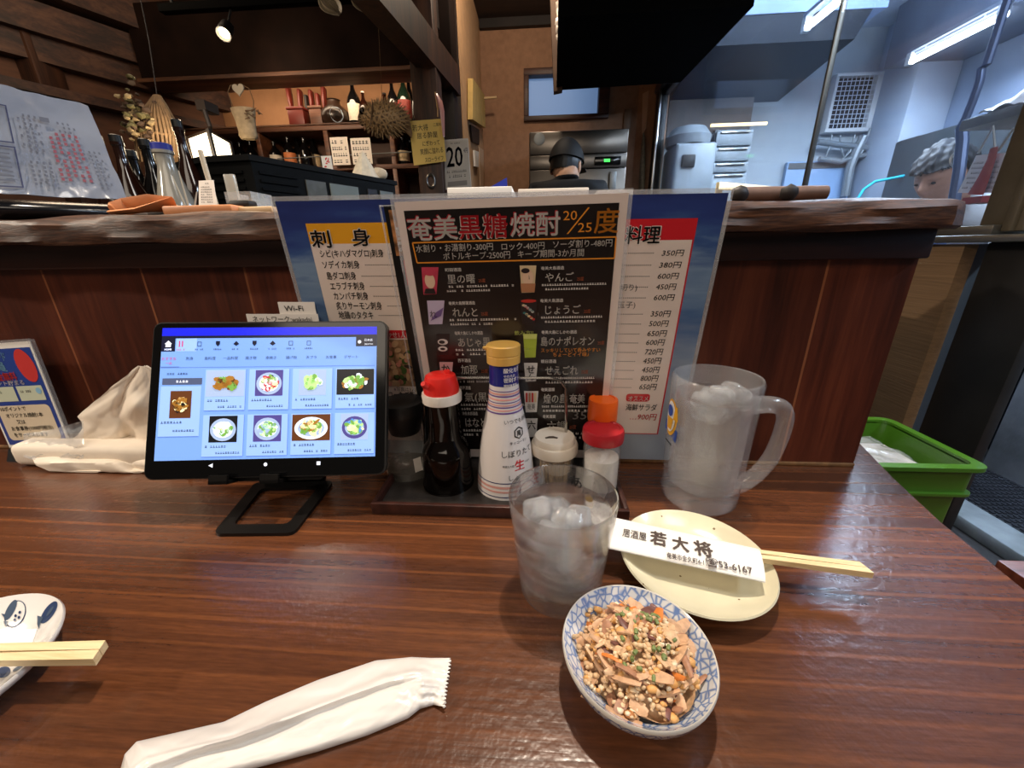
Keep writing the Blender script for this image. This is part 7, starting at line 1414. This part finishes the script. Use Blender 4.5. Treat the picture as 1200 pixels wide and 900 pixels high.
mb = MB(); ring(gb, -.010, .003, mb, gz-.045); ring(gz-.045, -.003, .003, mb, gz-.004); mb.box((gx0+.012, gy0+.012, gb), (gx1-.012, gy1-.012, gb+.004)); build(mb, 'tub', grn, o)
mb = MB(); ring(gz-.006, .006, .012, mb, gz); ring(gz-.047, .002, .008, mb, gz-.043); build(mb, 'rim', grn, o)
W3 = Print((gx1-.0045, gy0, gz), (0, 1, 0), (0, 0, 1), .0006); W3.N = Vector((-1, 0, 0))
q = Print((gx1-.0045, gy1-.01, 0), (0, -1, 0), (0, 0, 1), .0008)
q2 = Print((gx0, gy1+.003-.0042, 0), (1, 0, 0), (0, 0, 1), .0008)
q2.text('名瀬', .136, gz-.026, .014, ink, 1, 'r', bold=.03); q2.text('みそ', .140, gz-.062, .028, ink, 1, 'r', bold=.05, slant=.2); q2.done('lettering', o)
bag = thing('bagged_papers', 'clear plastic bag of printed papers lying inside the green crate', 'bag', ((gx0+gx1)/2, (gy0+gy1)/2, gb+.005)); mb = MB(); mb.box((gx0+.025, gy0+.025, gb+.005), (gx1-.022, gy1-.03, gz-.030), bev=.006); build(mb, 'paper_bundle', M('bundle_grey', (176, 176, 172), .6, noise=.5, nscale=45), bag)
mb = MB(); mb.sheet(lambda u, v: Vector((gx0+.018+(gx1-gx0-.034)*u, gy0+.018+(gy1-gy0-.04)*v, gz-.024+.006*cloud(u*6, v*6, 3)-.016*(abs(u-.5)*2)**6)), 22, 18, .0006); build(mb, 'plastic', film('bag_film', (225, 230, 235), .18, .12, bump=.6, bscale=60), bag, smooth=60)
o = thing('crate_stool', 'plain wooden stool holding up the green crate', 'stool', ((gx0+gx1)/2, (gy0+gy1)/2, 0)); mb = MB(); mb.box((gx0-.005, gy0-.01, gb-.03), (gx1+.01, gy1+.01, gb-.001), bev=.003); build(mb, 'seat', shelf_wood, o)
for sx in (gx0+.005, gx1-.03):
    for sy in (gy0, gy1-.03): mb = MB(); mb.box((sx, sy, 0), (sx+.03, sy+.03, gb-.03), bev=.002); build(mb, 'leg', shelf_wood, o)
c_ = onZ(1183, 656, .45); o = thing('wooden_bench', 'reddish wooden bench corner showing below the right end of the table', 'bench', (c_.x+.1, c_.y-.2, 0)); mb = MB(); mb.box((c_.x-.02, c_.y-.45, .41), (c_.x+.32, c_.y, .45), bev=.003); build(mb, 'seat', wood('bench_wood', (74, 34, 22), (110, 56, 40), (140, 80, 60), 'X', 20, .4, .2), o)
for sx in (c_.x, c_.x+.26):
    for sy in (c_.y-.42, c_.y-.06): mb = MB(); mb.box((sx, sy, 0), (sx+.04, sy+.04, .41), bev=.003); build(mb, 'leg', shelf_wood, o)

# ---------------- people
def skin_mesh(joints, bones, sub=2):
    """joints: name -> (position, radius); bones: pairs; first joint is the root"""
    names = list(joints); me = bpy.data.meshes.new('b'); me.from_pydata([joints[k][0] for k in names], [(names.index(a), names.index(b_)) for a, b_ in bones], [])
    ob = bpy.data.objects.new('b', me); COL.objects.link(ob); m = ob.modifiers.new('s', 'SKIN'); m.use_smooth_shade = True
    for i, k in enumerate(names):
        v = me.skin_vertices[0].data[i]; r = joints[k][1]; v.radius = (r, r) if not isinstance(r, tuple) else r; v.use_root = (i == 0)
    s_ = ob.modifiers.new('d', 'SUBSURF'); s_.levels = sub; s_.render_levels = sub
    bpy.context.view_layer.update(); dg = bpy.context.evaluated_depsgraph_get(); ev = bpy.data.meshes.new_from_object(ob.evaluated_get(dg))
    vs = [tuple(v.co) for v in ev.vertices]; fs = [tuple(p.vertices) for p in ev.polygons]
    bpy.data.objects.remove(ob); bpy.data.meshes.remove(me); bpy.data.meshes.remove(ev); return vs, fs
def head_mesh(rot, c, s=1.0):
    b_ = bmesh.new(); bmesh.ops.create_icosphere(b_, subdivisions=5, radius=1); out = []
    for v in b_.verts:
        x, y, z = v.co; X_, Y_2, Z_ = x*.076, y*.094, z*.116          # face looks along -y
        f = max(0, -y)
        if z < -.1: X_ *= 1-.34*min(1, (-z-.1)/.9); Y_2 *= 1-.10*min(1, -z)
        if f > .3:
            Y_2 += -.022*math.exp(-((x/.16)**2+((z+.18)/.20)**2))-.010*math.exp(-((x/.11)**2+((z-.05)/.22)**2))      # nose
            for sx in (-1, 1): Y_2 += .010*math.exp(-(((x-sx*.40)/.20)**2+((z-.06)/.12)**2)); Y_2 -= .004*math.exp(-(((x-sx*.40)/.11)**2+((z-.05)/.06)**2)); Y_2 -= .005*math.exp(-(((x-sx*.38)/.26)**2+((z-.20)/.06)**2))
            Y_2 += -.006*math.exp(-((x/.26)**2+((z+.46)/.05)**2))-.007*math.exp(-((x/.22)**2+((z+.58)/.06)**2))+.005*math.exp(-((x/.28)**2+((z+.52)/.025)**2))
            Y_2 += -.008*math.exp(-((x/.25)**2+((z+.82)/.12)**2))
        v.co = Vector((X_, Y_2, Z_))*s
    for sx in (-1, 1):
        e_ = bmesh.new(); bmesh.ops.create_icosphere(e_, subdivisions=3, radius=1)
        for v in e_.verts: dish = .3*max(0, v.co.x*sx)*math.exp(-(v.co.y**2+v.co.z**2)/.3); v.co = Vector((sx*.076+v.co.x*.010-sx*dish*.02, .012+v.co.y*.018+v.co.x*sx*.008, -.010+v.co.z*.030))*s
        out.append(e_)
    mb = MB(); Mx = Matrix.Translation(c) @ rot.to_4x4(); mb.bm(b_, 0, Mx)
    for e_ in out: mb.bm(e_, 0, Mx)
    return mb
def hand(J, B, wrist, nm, d, up, side):
    """five separate curled fingers and a thumb from the side of the palm"""
    d = Vector(d).normalized(); n_ = Vector(up).normalized(); s_ = d.cross(n_).normalized()*side; w_ = Vector(wrist); J[nm+'palm'] = (w_+d*.045, (.034, .016)); B.append((nm, nm+'palm'))
    for k, (o_, L) in enumerate(((-.027, .064), (-.009, .074), (.009, .070), (.026, .056))):
        b0 = w_+d*.088+s_*o_; J[f'{nm}k{k}'] = (b0, .0105); J[f'{nm}m{k}'] = (b0+d*L*.45-n_*.012, .0092); J[f'{nm}t{k}'] = (b0+d*L*.70-n_*.036, .0078); B += [(nm+'palm', f'{nm}k{k}'), (f'{nm}k{k}', f'{nm}m{k}'), (f'{nm}m{k}', f'{nm}t{k}')]
    b0 = w_+d*.03-s_*.030; J[nm+'h0'] = (b0, .012); J[nm+'h1'] = (b0+d*.03-s_*.018-n_*.012, .0105); J[nm+'h2'] = (b0+d*.056-s_*.022-n_*.026, .0088); B += [(nm+'palm', nm+'h0'), (nm+'h0', nm+'h1'), (nm+'h1', nm+'h2')]
skin_m = M('skin', (206, 158, 128), .5, noise=.05, nscale=60); 
def person(lab, J, B, head_c, head_rot, mats, zones, hair_fn, hair_mat, s=1.0, lump=1.0):
    vs, fs = skin_mesh(J, B); mb = MB(); mi = []
    for f in fs: mi.append(zones(sum((Vector(vs[i]) for i in f), Vector())/len(f)))
    mb.add(vs, fs, mi); h = head_mesh(head_rot, head_c, s); o2 = len(mb.v); mb.v += h.v; mb.f += [tuple(i+o2 for i in f) for f in h.f]; mb.m += [0]*len(h.f)
    body = build(mb, 'person', mats, smooth=80, origin=(head_c[0], head_c[1], 0)); tag(body, lab, 'person'); ROOT[body.name] = Vector((head_c[0], head_c[1], 0))
    Mx = Matrix.Translation(head_c) @ head_rot.to_4x4(); hb = bmesh.new(); bmesh.ops.create_icosphere(hb, subdivisions=5, radius=1)
    kill = [f for f in hb.faces if not hair_fn(f.calc_center_median())]; bmesh.ops.delete(hb, geom=kill, context='FACES')
    for v in hb.verts:
        x, y, z = v.co; q = 1+lump*(.05*cloud(x*5+z*2, y*3-z*3, 1)+.035*cloud(x*16, y*5+z*7, 3)+.05); v.co = Vector((x*.086*q, y*.105*q+.004, z*.127*q))*(s if lump > .5 else s*.955)
    r_ = bmesh.ops.solidify(hb, geom=hb.faces[:], thickness=.008); hm = MB(); hm.bm(hb, 0, Mx)
    build(hm, 'hair', hair_mat, body, smooth=80)
    eyes = MB(); 
    for sx in (-1, 1): eyes.ball(Mx @ (Vector((sx*.0305, -.083, .005))*s), .0085*s, 0, 2, (1.2, .6, .6))
    build(eyes, 'eyes', M('eye_dark', (30, 22, 20), .2), body); return body
# cook seen from behind, standing at the fridge
hc = onY(664, 186, 2.33); top_ = onY(664, 164, 2.33).z; hc.z = top_-.122; cxm, cym = hc.x+.005, 2.27; zs = hc.z-.085
J = {'pelvis': ((cxm, cym, .93), (.155, .11)), 'waist': ((cxm, cym, 1.08), (.14, .10)), 'chest': ((cxm, cym+.01, zs-.10), (.17, .115)), 'neck0': ((cxm, cym, zs+.01), .075), 'neck1': ((cxm, cym, zs+.05), .056), 'skull': ((cxm, cym+.05, zs+.085), .05),
     'shL': ((cxm-.17, cym, zs-.045), .062), 'elL': ((cxm-.25, cym+.04, zs-.30), .045), 'wrL': ((cxm-.17, cym+.21, zs-.37), .030), 'shR': ((cxm+.17, cym, zs-.045), .062), 'elR': ((cxm+.25, cym+.04, zs-.30), .045), 'wrR': ((cxm+.17, cym+.21, zs-.37), .030),
     'hpL': ((cxm-.09, cym, .86), .095), 'knL': ((cxm-.10, cym-.01, .48), .062), 'anL': ((cxm-.10, cym+.02, .09), .045), 'toL': ((cxm-.11, cym+.16, .045), .04), 'hpR': ((cxm+.09, cym, .86), .095), 'knR': ((cxm+.10, cym-.01, .48), .062), 'anR': ((cxm+.10, cym+.02, .09), .045), 'toR': ((cxm+.11, cym+.16, .045), .04)}
B = [('pelvis', 'waist'), ('waist', 'chest'), ('chest', 'neck0'), ('neck0', 'neck1'), ('neck1', 'skull'), ('chest', 'shL'), ('shL', 'elL'), ('elL', 'wrL'), ('chest', 'shR'), ('shR', 'elR'), ('elR', 'wrR'), ('pelvis', 'hpL'), ('hpL', 'knL'), ('knL', 'anL'), ('anL', 'toL'), ('pelvis', 'hpR'), ('hpR', 'knR'), ('knR', 'anR'), ('anR', 'toR')]
hand(J, B, J['wrL'][0], 'wrL', (.5, .85, -.1), (0, 0, 1), 1); hand(J, B, J['wrR'][0], 'wrR', (-.5, .85, -.1), (0, 0, 1), -1)
def zone1(p):
    if p.z > zs+.028: return 0
    if abs(p.x-cxm) > .185 and p.z < zs-.18 or p.y > cym+.13 and p.z > .75: return 0
    if p.z < .12: return 3
    return 1 if p.z > .92 else 2
tsh = M('black_tshirt', (20, 19, 21), .8, noise=.1, nscale=30); trs = M('dark_trousers', (30, 32, 40), .8); shoe = M('dark_shoes', (24, 22, 22), .5)
rot1 = Matrix.Rotation(R(180-22), 3, 'Z') @ Matrix.Rotation(R(8), 3, 'X')
cook = person('cook in a black shirt and dark cap seen from behind, facing the steel fridge', J, B, hc, rot1, [skin_m, tsh, trs, shoe], zone1, lambda p: p.z > .05 or (p.y > .05 and p.z > -.28 and abs(p.x) < .93), M('hair_black', (14, 13, 14), .45), 1.0, .25)
Mx = Matrix.Translation(hc) @ rot1.to_4x4(); mb = MB(); b_ = bmesh.new(); bmesh.ops.create_icosphere(b_, subdivisions=4, radius=1); bmesh.ops.delete(b_, geom=[f for f in b_.faces if f.calc_center_median().z < .12], context='FACES')
for v in b_.verts: v.co = Vector((v.co.x*.093, v.co.y*.112+.004, v.co.z*.130+.004))
bmesh.ops.solidify(b_, geom=b_.faces[:], thickness=.004); mb.bm(b_, 0, Mx); mb.sheet(lambda u, v: Mx @ Vector(((u-.5)*.15, -.095-.065*v*(1-((u-.5)*1.6)**2), .018-.012*v-.03*(u-.5)**2)), 12, 6, .004); build(mb, 'cap', M('cap_cloth', (16, 16, 20), .7), cook, smooth=70)
# older cook bending over his work behind the glass, in profile
hc = onY(1104, 207, 1.95); fx = Vector((-1, -.25, 0)).normalized(); bx_, by_ = hc.x+.30, hc.y+.05
J = {'pelvis': ((bx_+.06, by_, .88), (.12, .15)), 'waist': ((bx_+.04, by_, 1.0), (.11, .135)), 'chest': ((hc.x+.20, hc.y+.03, hc.z-.16), (.12, .155)), 'neck0': ((hc.x+.10, hc.y+.02, hc.z-.075), .065), 'neck1': ((hc.x+.055, hc.y+.01, hc.z-.04), .055), 'skull': ((hc.x+.01, hc.y, hc.z), .055),
     'shL': ((hc.x+.19, hc.y-.17, hc.z-.17), .058), 'elL': ((hc.x+.10, hc.y-.22, hc.z-.43), .043), 'wrL': ((hc.x-.10, hc.y-.12, hc.z-.40), .029), 'shR': ((hc.x+.20, hc.y+.22, hc.z-.17), .058), 'elR': ((hc.x+.10, hc.y+.25, hc.z-.43), .043), 'wrR': ((hc.x-.10, hc.y+.14, hc.z-.40), .029),
     'hpL': ((bx_+.06, by_-.09, .80), .09), 'knL': ((bx_+.02, by_-.10, .46), .06), 'anL': ((bx_+.05, by_-.10, .09), .044), 'toL': ((bx_-.09, by_-.11, .045), .038), 'hpR': ((bx_+.06, by_+.09, .80), .09), 'knR': ((bx_+.02, by_+.10, .46), .06), 'anR': ((bx_+.05, by_+.10, .09), .044), 'toR': ((bx_-.09, by_+.11, .045), .038)}
B = [e_ for e_ in B[:19]]
hand(J, B, J['wrL'][0], 'wrL', (-.9, .3, -.2), (0, 0, 1), -1); hand(J, B, J['wrR'][0], 'wrR', (-.9, -.3, -.2), (0, 0, 1), 1)
hcz, hcx = hc.z, hc.x
def zone2(p):
    if (p-Vector((hcx, hc.y, hcz))).length < .135: return 0
    if p.z < .12: return 3
    if p.x < hcx+.02 and p.z < hcz-.25 and p.z > .6: return 0
    return 1 if p.z > .86 else 2
rot2 = Matrix.Rotation(R(-90+14), 3, 'Z') @ Matrix.Rotation(R(24), 3, 'X')
grey_hair = M('hair_grey', (46, 46, 50), .6, noise=.4, nscale=120)
person('older cook with grey hair bent over his work behind the glass, seen in profile', J, B, hc, rot2, [M('skin_older', (176, 132, 112), .55, noise=.08, nscale=60), M('cook_white', (196, 200, 208), .8), trs, shoe], zone2, lambda p: p.z > .38 or (p.y > .0 and p.z > -.35), grey_hair, 1.0, 1.7)
mb = MB(); mb.box((1.05, 1.55, 0), (hc.x-.02, 2.3, hc.z-.47), bev=.01); tag(build(mb, 'prep_table', steel_dull, origin=(1.3, 1.9, 0)), 'steel preparation table in front of the older cook', 'table')
